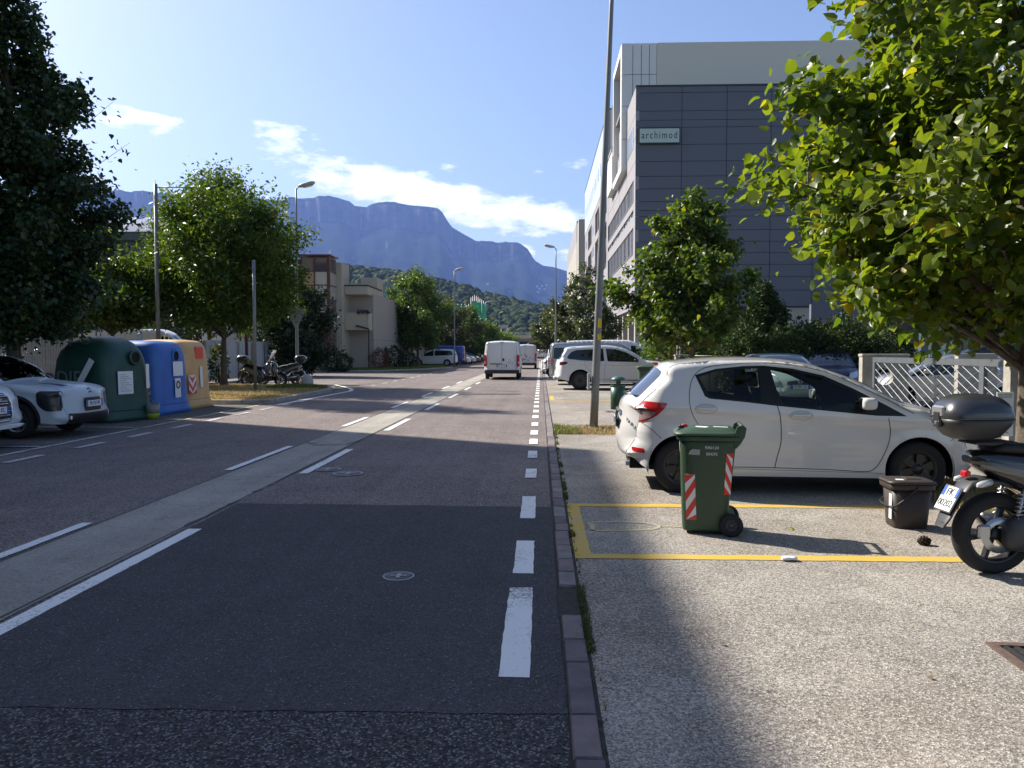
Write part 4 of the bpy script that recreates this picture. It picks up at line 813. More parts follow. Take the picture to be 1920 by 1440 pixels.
for yy in (6.4, 9.3, 12.3, 15.5): dash('bay_divider', -12.5, -8.05, yy, yy+.10, PWOLD, .010, int(yy))
dash('faint_yellow_line', -8.03, -7.93, 15.45, 22, PYOLD, .010, 97)
wl = [(-7.50, 22.2), (-7.30, 28.4), (-7.33, 30.2), (-7.9, 32.2), (-9.3, 35.3)]
c = catmull(wl, 6); t = np.gradient(c, axis=0); t /= np.linalg.norm(t, axis=1)[:, None]; n = np.stack([t[:, 1], -t[:, 0]], 1)*.075
poly_sheet('corner_line', [tuple(p) for p in c+n]+[tuple(p) for p in (c-n)[::-1]], .010, PWHITE, road)
for i in range(9): dash('junction_dash', -7.45, -7.33, 34+2.6*i, 35.1+2.6*i, PWOLD, .010, 100+i)
for i in range(7): dash('junction_dash', -9.2-1.1*i, -8.5-1.1*i, 36.0+.1*i, 36.2+.1*i, PWOLD, .010, 120+i)
# yellow bay on the right
dash('yellow_line', .262, .385, 5.97, 7.80, PYEL, .004, 130, lot); dash('yellow_line', .275, 3.75, 7.80, 7.95, PYEL, .004, 131, lot, .009); dash('yellow_line', .262, 3.35, 5.83, 5.97, PYEL, .004, 132, lot, .009)
def ribbon(name, pts, w, m, parent, z):
    p = np.array(pts, float); t = np.gradient(p, axis=0); t /= np.linalg.norm(t, axis=1)[:, None]; n = np.stack([t[:, 1], -t[:, 0]], 1)*w/2
    return poly_sheet(name, [tuple(q) for q in p+n]+[tuple(q) for q in (p-n)[::-1]], z, m, parent)
ribbon('bay_symbol', [(.46, 7.08), (.6, 7.09), (.8, 7.10), (.93, 7.08), (1.02, 6.99), (1.05, 6.93), (1.01, 6.86), (.95, 6.80), (.8, 6.77), (.6, 6.76), (.47, 6.75)], .045, PYOLD, lot, .004)
ribbon('bay_symbol', [(.44, 7.06), (.455, 6.9), (.45, 6.76)], .045, PYOLD, lot, .0085); ribbon('bay_symbol', [(1.06, 6.93), (1.14, 6.94), (1.24, 6.92)], .035, PYOLD, lot, .004)

for i, yy in enumerate((24.5, 29.6, 34.2)): dash('yellow_line' if i == 0 else 'bay_line', .45, 5.2, yy, yy+.13, PYEL if i == 0 else PWLOT, .004, 140+i, lot)
dash('yellow_line', .30, .43, 24.5, 27, PYEL, .004, 144, lot)
# kerb of flush granite stones, one missing
KST2 = pm('kerb_granite_dark', (.12, .10, .105), .85, ns=7, var=.3, bump=.5, bs=90, det=8); KST3 = pm('kerb_granite_grey', (.19, .165, .16), .85, ns=8, var=.25, bump=.5, bs=90, det=8)
KST = pm('kerb_granite', (.17, .135, .135), .85, ns=9, var=.22, bump=.5, bs=90, det=8)
kerb = thing('kerb', None, None, (0, 0, 0), kind='structure'); rg = random.Random(3)
poly_sheet('kerb_bed', rect(.10, .26, -8, 420), .0015, pm('kerb_joint_earth', (.035, .032, .026), .95, ns=20, var=.4), kerb)
ys = [-2, -1.2, -.4, .3, 1.0, 1.7, 2.35, 2.92, 3.28, 3.84, 4.15, 4.54]; y = 5.11; ks = list(zip(ys[:-1], ys[1:]))
while y < 75: l = rg.choice((.28, .33, .42, .50)) if y < 14 else rg.choice((.5, .8, 1.0)); ks.append((y, y+l)); y += l
for (a, b_) in ks:
    dx = rg.uniform(-.006, .006); b = MB(); g = .007
    b.add([(.125+dx, a+g, 0), (.240+dx, a+g, 0), (.240+dx, b_-g, 0), (.125+dx, b_-g, 0)]+[(.128+dx+rg.uniform(0, .006), a+g+.006, .016+rg.uniform(-.003, .003)), (.236+dx-rg.uniform(0, .006), a+g+.006, .016), (.236+dx, b_-g-.006, .016+rg.uniform(-.003, .003)), (.130+dx, b_-g-.006, .016)], [(4, 5, 6, 7), (0, 1, 5, 4), (1, 2, 6, 5), (2, 3, 7, 6), (3, 0, 4, 7)])
    b.build('kerb_stone', rg.choice((KST, KST, KST2, KST3)), kerb, fix=False)
b = MB(); b.box(.128, .238, 75, 400, 0, .015); b.build('far_kerb', KST, kerb)
# grass island at the left corner, with a raised kerb
isl = [(-30, 22.6), (-9.6, 22.55), (-7.95, 22.45), (-7.95, 27), (-8.05, 29.6), (-8.5, 31.2), (-9.6, 32.6), (-12.2, 33.6), (-30, 33.6)]
grass_isl = poly_sheet('verge', isl, .10, EARTH)
def raised_kerb(line, name='raised_kerb', w=.12, z=.13, step=1.0, root=None):
    root = root or thing(name, None, None, kind='structure'); c = catmull(line, 10); d = np.r_[0, np.cumsum(np.hypot(*np.diff(c, axis=0).T))]
    m = int(d[-1]/step)
    for i in range(m):
        s0, s1 = d[-1]*i/m+.006, d[-1]*(i+1)/m-.006; p = np.array([[np.interp(s, d, c[:, 0]), np.interp(s, d, c[:, 1])] for s in (s0, (s0+s1)/2, s1)])
        t = np.gradient(p, axis=0); t /= np.linalg.norm(t, axis=1)[:, None]; n = np.stack([t[:, 1], -t[:, 0]], 1)*w/2
        a, q = p+n, p-n; ring = [[(a[k][0], a[k][1], 0), (a[k][0], a[k][1], z-.015), (a[k][0]*.9+q[k][0]*.1, a[k][1]*.9+q[k][1]*.1, z), (q[k][0], q[k][1], z), (q[k][0], q[k][1], 0)] for k in range(3)]
        MB().loft(ring, smooth=False).build('kerb_stone', CONC, root)
    return root
raised_kerb([(-20, 22.6), (-14, 22.6), (-9.6, 22.5), (-8.6, 22.45), (-8.05, 22.6), (-7.9, 23.4), (-7.9, 27), (-8.0, 29.6), (-8.45, 31.2)])
far_verge = poly_sheet('far_verge', [(-60, 57), (-14, 57), (-10.5, 60.5), (-8.0, 68.8), (-8.6, 70), (-13.55, 78), (-13.55, 160), (-14.5, 160), (-60, 100)], .10, EARTH)
raised_kerb([(-24, 56.9), (-14, 56.9), (-10.4, 60.3), (-7.9, 68.6), (-8.4, 70.2), (-10, 71.5)], step=2.0)
# tree pit strip across the right side and verge along the fence
pit = poly_sheet('planting_strip', ragged([(.3, 14.55), (5.3, 14.45), (5.3, 16.2), (.3, 16.25)], .04, .3, 8), .004, EARTH)
poly_sheet('verge_strip', ragged([(3.95, 6.9), (6.05, 6.4), (6.05, 9.8), (4.1, 9.6)], .05, .3, 9), .004, EARTH)
poly_sheet('verge_strip', ragged([(5.2, 16.5), (6.05, 16.5), (6.05, 75), (5.3, 75)], .05, .5, 9), .004, EARTH)
for (x, y, w, d) in ((.42, 15.6, .45, .38), (.95, 15.9, .5, .25)):
    b = MB(); b.bbox(x, x+w, y, y+d, .004, .03, .006); o = b.build('cover_slab', KST); tag(o, 'reddish stone cover slab at the kerb end of the dry planting strip' if x < .5 else 'flat stone slab beside the foot of the leaning lamp post', 'cover slab')
# grass blades
def blades(name, region, n, h, m, label, parent=None, z0=.0, lean=.5, w=.006, kind='stuff', dens=None):
    P = []
    pa = np.array(region); lo, hi = pa.min(0), pa.max(0)
    while len(P) < n:
        q = rng.uniform(lo, hi, (n*2, 2)); q = q[pip(q, region)]
        if dens is not None: q = q[rng.random(len(q)) < dens(q)]
        P.extend(q.tolist())
    P = np.array(P[:n]); a = rng.uniform(0, 6.28, n); hh = h*rng.uniform(.35, 1.2, n); l = rng.uniform(.1, lean, n)*hh; ww = w*rng.uniform(.6, 1.6, n)
    d = np.stack([np.cos(a), np.sin(a)], 1); s = np.stack([-d[:, 1], d[:, 0]], 1)*ww[:, None]
    z = np.full(n, z0)
    V = np.stack([np.c_[P-s, z], np.c_[P+s, z], np.c_[P+s*.7+d*l[:, None]*.4, z+hh*.6], np.c_[P-s*.7+d*l[:, None]*.4, z+hh*.6], np.c_[P+d*l[:, None]*1.4, z+hh]], 1).reshape(-1, 3)
    b = np.arange(n)[:, None]*5; F = np.concatenate([b+[0, 1, 2], b+[0, 2, 3], b+[3, 2, 4]], 1).reshape(-1, 3)
    o = fastmesh(name, V, F, m, parent); tag(o, label, 'grass' if parent is None else None, kind=kind); return o
DRY = leaf_mat('dry_grass_blades', (.34, .27, .13), (.46, .37, .20), .25, .2, .7, (1, 1, .8)); FRG = leaf_mat('green_grass_blades', (.06, .10, .02), (.12, .17, .04), .35, .3, .5)
blades('dry_grass', isl[1:7]+[(-14.5, 33.4), (-14.5, 22.8)], 26000, .07, DRY, 'short dry yellow grass on the corner island round the young tree', z0=.10, w=.012)
blades('green_grass', [(-10.5, 29.5), (-8.1, 29.5), (-8.5, 31.2), (-9.6, 32.4), (-10.8, 32.6)], 6000, .10, FRG, 'greener grass at the tip of the corner island behind the stone bollard', z0=.10, w=.014)
blades('green_grass', [(-14, 57.2), (-10.6, 60.8), (-8.1, 68.8), (-13.4, 77), (-24, 70), (-24, 58)], 26000, .14, FRG, 'green grass verge in front of the concrete wall across the junction', z0=.10, w=.03)
blades('dry_grass', [(.32, 14.6), (5.2, 14.5), (5.2, 16.1), (.32, 16.15)], 9000, .06, DRY, 'straw coloured grass in the strip around the litter bin and lamp post', z0=.004, w=.006)
blades('green_grass', [(.27, 14.5), (.8, 14.6), (.7, 15.4), (.27, 16.3)], 700, .07, FRG, 'small green weeds by the kerb at the end of the planting strip', z0=.004, w=.007)
blades('dry_grass', [(4.0, 6.95), (6.0, 6.5), (6.0, 9.7), (4.15, 9.5)], 12000, .07, DRY, 'dry grass around the foot of the near linden behind the scooter', z0=.004, w=.005)
WEED = leaf_mat('kerb_weeds', (.05, .07, .02), (.10, .10, .035), .3, .3, .6)
def wd(q): return (np.sin(q[:, 1]*3.1)+np.sin(q[:, 1]*7.7+1)+np.sin(q[:, 1]*1.3+2) > .8).astype(float)*.95+.05
blades('weeds', [(.235, 2.0), (.28, 2.0), (.30, 16), (.245, 16)], 2600, .028, WEED, 'thin line of moss and weeds in the joint behind the kerb stones', z0=.002, w=.004, lean=1.2, dens=wd)
# small iron things in the road
IRON = pm('cast_iron', (.07, .068, .07), .55, .6, bump=.6, bs=80)
def manhole(loc, r, label, square=False):
    T = thing('manhole_cover', label, 'manhole cover', (loc[0], loc[1], .008)); b = MB(); b.lathe([(r, 0), (r, .004), (r*.86, .005), (r*.86, 0)], 28); b.build('frame', pm('worn_steel_ring', (.22, .22, .23), .45, .7), T)
    b = MB(); b.lathe([(r*.83, 0), (r*.83, .004), (r*.35, .004), (r*.33, .002), (.0005, .002)], 28)
    b.build('cover', IRON, T)
    b = MB(); b.box(-r*.5, r*.5, -r*.08, r*.08, .003, .008); b.box(-r*.12, r*.12, -r*.45, r*.45, .003, .007); b.build('lifting_bar', pm('worn_steel_ring', (.22, .22, .23), .45, .7), T)
manhole((-.97, 5.30), .11, 'small round iron valve cover in the dark asphalt patch of the near lane')
manhole((-2.77, 10.11), .17, 'round iron cover nearer to the centre strip, left of its twin'); manhole((-2.42, 9.77), .19, 'round iron cover right of its twin, both beside the centre line dash')
T = thing('drain_grate', 'rusty square drain grate in the pale paving at the bottom right', 'drain grate', (2.62, 3.98, .0), R(-3)); b = MB()
for q in ((-.28, .28, -.2, -.155), (-.28, .28, .155, .2), (-.28, -.235, -.155, .155), (.235, .28, -.155, .155)): b.box(*q, .002, .014)
b.build('frame', pm('rusty_iron', (.10, .065, .05), .8, ns=30, var=.3), T)
for k in range(9): b = MB(); x = -.215+k*.053; b.box(x, x+.026, -.155, .155, .002, .010); b.build('bar', IRON, T)
b = MB(); b.box(-.235, .235, -.155, .155, .001, .003); b.build('pit', pm('hole_black', (.004, .004, .004), .9), T)
o = manhole((1.75, 20.0), .16, 'small dark cover in the sunlit paving beyond the litter bin')

# ================================================================= MOUNTAINS, FOREST HILL
def rock_mat(name, forest, rock, sc):
    m = bpy.data.materials.new(name); m.use_nodes = True; nt = m.node_tree; b = nt.nodes['Principled BSDF']; L = nt.links.new; N = nt.nodes.new
    g = N('ShaderNodeNewGeometry'); s = N('ShaderNodeSeparateXYZ'); L(g.outputs['True Normal'], s.inputs[0]); tc = N('ShaderNodeTexCoord')
    n = N('ShaderNodeTexNoise'); n.inputs['Scale'].default_value = sc; n.inputs['Detail'].default_value = 8; L(tc.outputs['Object'], n.inputs['Vector'])
    a = N('ShaderNodeMath'); a.operation = 'MULTIPLY_ADD'; L(n.outputs[0], a.inputs[0]); a.inputs[1].default_value = .5; L(s.outputs[2], a.inputs[2])
    mr = N('ShaderNodeMapRange'); mr.inputs[1].default_value = .62; mr.inputs[2].default_value = .86; L(a.outputs[0], mr.inputs[0])
    mx = N('ShaderNodeMix'); mx.data_type = 'RGBA'; L(mr.outputs[0], mx.inputs[0]); mx.inputs[6].default_value = tuple(rock)+(1,); mx.inputs[7].default_value = tuple(forest)+(1,)
    L(mx.outputs[2], b.inputs['Base Color']); b.inputs['Roughness'].default_value = .95; b.inputs['Specular IOR Level'].default_value = 0; MATS[name] = m; return m
def bear(px): return math.atan((px-960)/FOC)-YAW     # compass bearing of a photo column
def ridge_z(py, D): return EYE+(657.5-py)*D/FOC
from mathutils import noise as mnoise
def mountain(name, sky, D0, D1, D2, prof, m, amp, seed, n=260, k=60, crag=1.):
    px = np.array([p[0] for p in sky], float); pz = np.array([p[1] for p in sky], float); B = np.linspace(px[0], px[-1], n); V = []; F = []
    for i, p in enumerate(B):
        a = bear(p); top = ridge_z(np.interp(p, px, pz), D1*math.cos(a+YAW))
        for j in range(k):
            t = j/(k-1)
            D = D0+(D1-D0)*min(1, t/.82) if t < .82 else D1+(D2-D1)*(t-.82)/.18
            f = np.interp(min(t/.82, 1), [q[0] for q in prof], [q[1] for q in prof]) if t < .82 else 1-.02*(t-.82)/.18
            x, y = D*math.sin(a), D*math.cos(a); q = Vector((x, y, seed*100.))
            nz = mnoise.fractal(q/(D1*.09), 1., 2.1, 6)*amp*(.35+1.3*math.sin(math.pi*min(f, .97)))*(1 if f < .985 else .1)
            dv = mnoise.fractal(Vector((a*38, t*2, seed)), .9, 2., 4)
            nz += mnoise.fractal(q/(D1*.02), .8, 2.2, 5)*amp*.45*(1 if f < .985 else .12)
            V.append((x, y+dv*(D1-D0)*.022*crag*(f < .985), max(-30, top*f+nz)))
    for i in range(n-1):
        for j in range(k-1): a = i*k+j; F.append((a, a+k, a+k+1, a+1))
    o = fastmesh(name, V, F, m, smooth=False, corners=4); o['kind'] = 'structure'; return o
sky1 = [(-700, 300), (-400, 330), (-100, 350), (60, 352), (150, 357), (200, 363), (260, 365), (300, 368), (335, 369), (400, 375), (470, 380), (530, 379), (565, 375), (600, 373.5), (640, 376), (656, 380), (666, 389), (690, 391), (697, 386), (712, 382), (745, 383), (775, 388), (800, 390), (822, 393), (832, 402), (838, 414), (848, 428), (865, 438), (892, 453), (915, 456), (950, 457), (975, 463), (992, 475), (1003, 490), (1016, 499), (1040, 502), (1070, 512), (1120, 525), (1200, 545), (1400, 560), (1700, 540), (2300, 500)]
MR = rock_mat('mountain_rock_and_forest', (.016, .026, .018), (.10, .095, .09), .006)
mountain('mountain', sky1, 3300, 7200, 8200, [(0, 0), (.15, .09), (.40, .28), (.60, .47), (.78, .66), (.89, .79), (.925, .965), (1, 1)], MR, 45, 3, 640, 120)
sky2 = [(-500, 470), (-200, 480), (200, 490), (500, 497), (600, 500), (650, 502), (700, 505), (740, 508), (790, 517), (830, 525), (870, 536), (915, 551), (960, 562), (1005, 571), (1045, 578), (1120, 590), (1250, 610), (1500, 630), (2200, 640)]
HM = pm('hill_forest_floor', (.035, .05, .02), .95, ns=.02, var=.4, col2=(.10, .09, .04))
sky2 = [(a, b+9) for a, b in sky2]
hill = mountain('forested_hill', sky2, 500, 1150, 1600, [(0, 0), (.2, .14), (.6, .62), (.9, .95), (1, 1)], HM, 3, 5, 160, 40, .3)
def clumps(name, m, label, n, region, seed, size, top=None):
    """far woodland: thousands of small rough crowns standing on the hillside"""
    r = np.random.default_rng(seed); ico = []; t = (1+5**.5)/2
    iv = np.array([(-1, t, 0), (1, t, 0), (-1, -t, 0), (1, -t, 0), (0, -1, t), (0, 1, t), (0, -1, -t), (0, 1, -t), (t, 0, -1), (t, 0, 1), (-t, 0, -1), (-t, 0, 1)], float); iv /= np.linalg.norm(iv[0])
    it = np.array([(0, 11, 5), (0, 5, 1), (0, 1, 7), (0, 7, 10), (0, 10, 11), (1, 5, 9), (5, 11, 4), (11, 10, 2), (10, 7, 6), (7, 1, 8), (3, 9, 4), (3, 4, 2), (3, 2, 6), (3, 6, 8), (3, 8, 9), (4, 9, 5), (2, 4, 11), (6, 2, 10), (8, 6, 7), (9, 8, 1)])
    P = np.array([region(r) for _ in range(n)]); s = size*r.uniform(.5, 1.4, n)
    V = iv[None]*(1+r.uniform(-.35, .35, (n, 12, 1)))*s[:, None, None]*np.array([1, 1, 1.25]); V = V+P[:, None]; F = (it[None]+12*np.arange(n)[:, None, None]).reshape(-1, 3)
    o = fastmesh(name, V.reshape(-1, 3), F, m); tag(o, label, 'woodland', kind='stuff'); return o
me = hill.data; hv = np.empty(len(me.vertices)*3, np.float32); me.vertices.foreach_get('co', hv); hv = hv.reshape(160, 40, 3)
def on_hill(r):
    i = r.uniform(8, 125); j = r.uniform(3, 36)**1.0; i0, j0 = int(i), int(j); p = hv[i0, j0]*(1-(j-j0))+hv[i0, j0+1]*(j-j0); q = hv[i0+1, j0]*(1-(j-j0))+hv[i0+1, j0+1]*(j-j0); p = p*(1-(i-i0))+q*(i-i0); return p+np.array([0, 0, 1.5])
FARF = leaf_mat('far_foliage', (.015, .032, .012), (.042, .062, .017), .1, .1, .9)
clumps('woodland', FARF, 'dense green woodland covering the low hill below the mountain', 15000, on_hill, 5, 5.2)
clumps('scrub', leaf_mat('far_scrub', (.13, .11, .05), (.17, .15, .06), .1, .1, .9), 'scattered yellowish scrub among the trees of the low hill', 900, on_hill, 6, 3.5)
# haze
hz = MB(); hz.box(-8900, 8900, -350, 9200, -32, 1720); hazem = bpy.data.materials.new('haze_air'); hazem.use_nodes = True; nt = hazem.node_tree; nt.nodes.remove(nt.nodes['Principled BSDF'])
pv = nt.nodes.new('ShaderNodeVolumePrincipled'); pv.inputs['Color'].default_value = (.26, .41, .95, 1); pv.inputs['Density'].default_value = 6.2e-5; pv.inputs['Anisotropy'].default_value = .2
nt.links.new(pv.outputs[0], nt.nodes['Material Output'].inputs['Volume']); o = hz.build('haze', hazem); o['kind'] = 'stuff'
# ================================================================= TREES
def tmpl(kind):
    if kind == 'broad':      # heart shaped, folded on the midrib, margins curled
        V = [(0, 0, 0), (.12, -.40, .10), (.45, -.50, .13), (.78, -.26, .05), (1.05, 0, -.12), (.78, .26, .05), (.45, .50, .13), (.12, .40, .10), (.45, 0, 0)]
        F = [(0, 1, 8), (1, 2, 8), (2, 3, 8), (3, 4, 8), (4, 5, 8), (5, 6, 8), (6, 7, 8), (7, 0, 8)]
    elif kind == 'narrow': V = [(0, 0, 0), (.45, -.24, .06), (1, 0, -.1), (.45, .24, .06)]; F = [(0, 1, 2), (0, 2, 3)]
    elif kind == 'oval': V = [(0, 0, 0), (.4, -.34, .08), (1, 0, -.08), (.4, .34, .08)]; F = [(0, 1, 2), (0, 2, 3)]
    else: V = [(0, 0, 0), (.5, -.17, 0), (1, 0, 0), (.5, .17, 0)]; F = [(0, 1, 2), (0, 2, 3)]
    return np.array(V), np.array(F)
def leaves_mesh(name, P, Dv, Nv, size, kind, m, parent, r):
    V, F = tmpl(kind); n = len(P); Dv = Dv/np.linalg.norm(Dv, axis=1)[:, None]
    Nv = Nv-Dv*(Nv*Dv).sum(1)[:, None]; Nv /= np.linalg.norm(Nv, axis=1)[:, None]+1e-9; Sv = np.cross(Nv, Dv)
    s = size*np.clip(r.normal(1, .28, n), .4, 1.7)
    curl = r.uniform(.2, 2.2, n)
    X = P[:, None]+s[:, None, None]*(V[None, :, :1]*Dv[:, None]+V[None, :, 1:2]*Sv[:, None]+V[None, :, 2:3]*curl[:, None, None]*Nv[:, None])
    Fa = (F[None]+len(V)*np.arange(n)[:, None, None]).reshape(-1, 3)
    return fastmesh(name, X.reshape(-1, 3), Fa, m, parent)
def tree(name, label, loc, prof, trunk, nprim, nleaf, size, kind, m, seed, group=None, cat='tree', top_parts=0, tw=1., shoots=0, bark=None, base=None, up=.45, spread=.05):
    r = np.random.default_rng(seed); T = thing(name, label, cat, loc, 0, group); T['kind_of'] = 'plant'; del T['kind_of']
    pz = np.array([p[0] for p in prof]); pr = np.array([p[1] for p in prof]); zt = pz[-1]; z0 = pz[0]
    wob = lambda z: np.array([.05*math.sin(z*1.1+seed), .05*math.cos(z*.8+seed)])*min(1, z/3)
    tz = np.linspace(0, zt*.96, 12); tp = [(wob(z)[0], wob(z)[1], z) for z in tz]; tr = [trunk*(1-.85*(z/zt)**.8)*(1+.35*math.exp(-z*4)) for z in tz]
    mb = MB(); mb.tube(tp, tr, 10); mb.build('trunk', bark or BARK, T)
    lb = MB(); anchors = []; dirs = []; wts = []
    for i in range(nprim):
        u = (i+.5)/nprim; z1 = z0+(zt-z0)*(u**.9)*r.uniform(.93, 1.05); z1 = min(z1, zt*.99); az = i*2.39996+r.uniform(-.35, .35)
        Rr = np.interp(z1, pz, pr)*r.uniform(.68, 1.15)*(1+.12*math.sin(az*3+seed)); zb = max(z0*.75, z1-Rr*r.uniform(.35, .9)*(up/.45)); o = np.array([*wob(zb), zb]); e = np.array([Rr*math.cos(az), Rr*math.sin(az), z1])
        mid = (o+e)/2+np.array([0, 0, .16*Rr]); K = 7; pts = [(1-t)**2*o+2*t*(1-t)*mid+t*t*e for t in np.linspace(0, 1, K)]
        if Rr > .25: lb.tube(pts, [max(.006, trunk*.32*(1-t)**1.1*(Rr/pr.max())+.006) for t in np.linspace(0, 1, K)], 5, cap=False)
        nt_ = max(3, int(9*tw*(Rr/pr.max())+2))
        for k in range(nt_):
            t = r.uniform(.22, 1.0)**.8; b0 = (1-t)**2*o+2*t*(1-t)*mid+t*t*e; ln = Rr*r.uniform(.18, .42)*(1.15-.4*t)+.12; out = (e-o)/np.linalg.norm(e-o); rd = r.normal(0, 1, 3); rd[2] *= .5; dv = out*.75+rd*.62+np.array([0, 0, .12]); dv /= np.linalg.norm(dv)
            b1 = b0+dv*ln; sag = np.array([0, 0, -.10*ln]); tpnts = [b0, (b0+b1)/2-sag, b1+sag]
            lb.tube(tpnts, [.010*trunk/.12, .006*trunk/.12, .003], 3, cap=False); anchors.append(tpnts); dirs.append(dv); wts.append(ln)
    for k in range(shoots):      # thin leafy shoots standing out of the crown
        az = r.uniform(0, 6.28); z1 = r.uniform(z0+(zt-z0)*.45, zt*.98); Rr = np.interp(z1, pz, pr)*.9; b0 = np.array([Rr*math.cos(az), Rr*math.sin(az), z1-.1]); dv = np.array([math.cos(az)*r.uniform(.15, .9), math.sin(az)*r.uniform(.15, .9), r.uniform(.35, 1.3)]); dv /= np.linalg.norm(dv); ln = r.uniform(.5, 1.1); b1 = b0+dv*ln
        anchors.append([b0, (b0+b1)/2, b1]); dirs.append(dv); wts.append(ln*.16); lb.tube(anchors[-1], [.008, .006, .003], 3, cap=False)
    lb.build('branches', bark or BARK, T, fix=False)
    wts = np.array(wts); cnt = np.maximum(3, (wts/wts.sum()*nleaf).astype(int)); P = []; D = []
    for (a, b_, c_), dv, n in zip(anchors, dirs, cnt):
        t = r.uniform(0, 1, n)[:, None]; q = (1-t)**2*a+2*t*(1-t)*b_+t*t*c_; P.append(q+r.normal(0, spread*(1 if wts.max() > 0 else 1), (n, 3))); D.append(np.tile(dv, (n, 1)))
    P = np.concatenate(P); D = np.concatenate(D); n = len(P)
    P[:, 2] = np.maximum(P[:, 2], .25*z0)
    rad = P*np.array([1, 1, .3]); rad /= np.linalg.norm(rad, axis=1)[:, None]+.01
    if kind == 'broad': Dv = D*.35+r.normal(0, .55, (n, 3))+np.array([0, 0, -.55])+rad*.25; Nv = r.normal(0, .75, (n, 3))+np.array([0, 0, .75])+rad*.5
    elif kind == 'needle': Dv = D+r.normal(0, .7, (n, 3)); Nv = r.normal(0, 1, (n, 3))
    else: Dv = D*.5+r.normal(0, .6, (n, 3))+np.array([0, 0, -.35]); Nv = r.normal(0, .8, (n, 3))+np.array([0, 0, .7])+rad*.4
    if top_parts:
        wl = P+np.array(loc); dist = np.linalg.norm(wl-np.array([0, 0, EYE]), axis=1); vis = (wl[:, 0]/wl[:, 1] < .60)
        idx = np.argsort(np.where(vis, dist, 99))[:top_parts]; keep = np.ones(n, bool); keep[idx] = False; V, F = tmpl(kind)
        V = V.copy(); V[:, 2] *= 1.3; me = bpy.data.meshes.new('leaf'); me.from_pydata(V.tolist(), [], F.tolist()); me.materials.append(MATS['linden_leaf_piece'])
        for i in idx:
            d = Vector(Dv[i]).normalized(); nn = Vector(Nv[i]); nn = (nn-d*nn.dot(d)).normalized(); s = nn.cross(d); o = bpy.data.objects.new('leaf', me); COL.objects.link(o); o.parent = T
            M = Matrix((d, s, nn)).transposed().to_4x4(); M.translation = P[i]; o.matrix_local = M @ Matrix.Scale(size*r.uniform(.75, 1.2), 4)
        P, Dv, Nv = P[keep], Dv[keep], Nv[keep]
    o = leaves_mesh('foliage', P, Dv, Nv, size, kind, m, T, r); o['kind'] = 'stuff'; return T
def bush(name, label, loc, blobs, nleaf, size, kind, m, seed, cat='bush', group=None, shell=.55, stems=True):
    """blobs: (x, y, z, rx, ry, rz)"""
    r = np.random.default_rng(seed); T = thing(name, label, cat, loc, 0, group); vol = np.array([b[3]*b[4]+b[4]*b[5]+b[3]*b[5] for b in blobs]); P = []; O = []
    for b, k in zip(blobs, (vol/vol.sum()*nleaf).astype(int)):
        d = r.normal(0, 1, (k, 3)); d /= np.linalg.norm(d, axis=1)[:, None]; lump = 1+.16*np.sin(d[:, 0]*5+seed)*np.sin(d[:, 1]*6+b[0])+.14*np.sin(d[:, 2]*9+d[:, 0]*7)
        q = d*(shell+(1-shell)*r.uniform(0, 1, k)[:, None]**.5)*lump[:, None]*np.array(b[3:6])*r.uniform(.92, 1.1, (k, 1)); P.append(q+np.array(b[:3])); O.append(d)
    P = np.concatenate(P); O = np.concatenate(O); keep = P[:, 2] > .02; P, O = P[keep], O[keep]; n = len(P)
    o = leaves_mesh('foliage', P, O+r.normal(0, .7, (n, 3)), O*.5+r.normal(0, .7, (n, 3))+np.array([0, 0, .5]), size, kind, m, T, r); o['kind'] = 'stuff'
    if stems:
        mb = MB()
        for b in blobs: mb.tube([(b[0]*.6, b[1]*.6, 0), (b[0]*.9, b[1]*.9, b[2]*.6), (b[0], b[1], b[2])], [.05, .035, .02], 6)
        mb.build('stems', BARK, T)
    return T
LIND = leaf_mat('linden_foliage', (.050, .098, .012), (.135, .185, .024), .50, .42, .36, (1.9, 1.75, .5))
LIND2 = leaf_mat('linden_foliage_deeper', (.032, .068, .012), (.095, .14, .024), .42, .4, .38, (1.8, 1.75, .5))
pml = leaf_mat('linden_leaf_piece', (.06, .105, .014), (.13, .17, .024), .48, .45, .34, (1.9, 1.75, .5))
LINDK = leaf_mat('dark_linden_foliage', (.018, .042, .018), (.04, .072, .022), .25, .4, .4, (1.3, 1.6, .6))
HACK = leaf_mat('street_tree_foliage', (.028, .066, .010), (.082, .130, .018), .40, .35, .42, (1.8, 1.8, .5))
EVER = leaf_mat('evergreen_foliage', (.010, .024, .009), (.028, .050, .016), .12, .3, .5)
OLIV = leaf_mat('olive_green_foliage', (.035, .055, .018), (.075, .095, .035), .30, .4, .4)
CONF = leaf_mat('conifer_foliage', (.018, .040, .012), (.045, .075, .018), .15, .25, .6)
BRNF = leaf_mat('brown_shrub_foliage', (.10, .045, .025), (.17, .085, .045), .2, .2, .6)
# near linden on the right
tree('linden_tree', 'large sunlit linden overhanging the right side, behind the scooter', (5.1, 8.35, 0), [(1.7, 1.3), (2.0, 1.7), (2.4, 2.1), (3.0, 2.3), (3.5, 2.55), (4.0, 2.75), (4.5, 2.3), (5.1, 1.95), (5.8, 1.5), (6.6, .8), (7.1, .15)], .17, 70, 29000, .108, 'broad', LIND, 15, group='lindens in the right verge', top_parts=290, tw=1.3, spread=.13, base=None)
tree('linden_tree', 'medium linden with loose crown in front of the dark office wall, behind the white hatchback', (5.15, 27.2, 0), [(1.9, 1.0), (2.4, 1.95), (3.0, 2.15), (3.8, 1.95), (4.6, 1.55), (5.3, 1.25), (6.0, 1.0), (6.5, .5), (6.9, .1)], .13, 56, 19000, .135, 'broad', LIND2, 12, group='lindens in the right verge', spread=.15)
x, y, _ = At(1088, 640, 60)
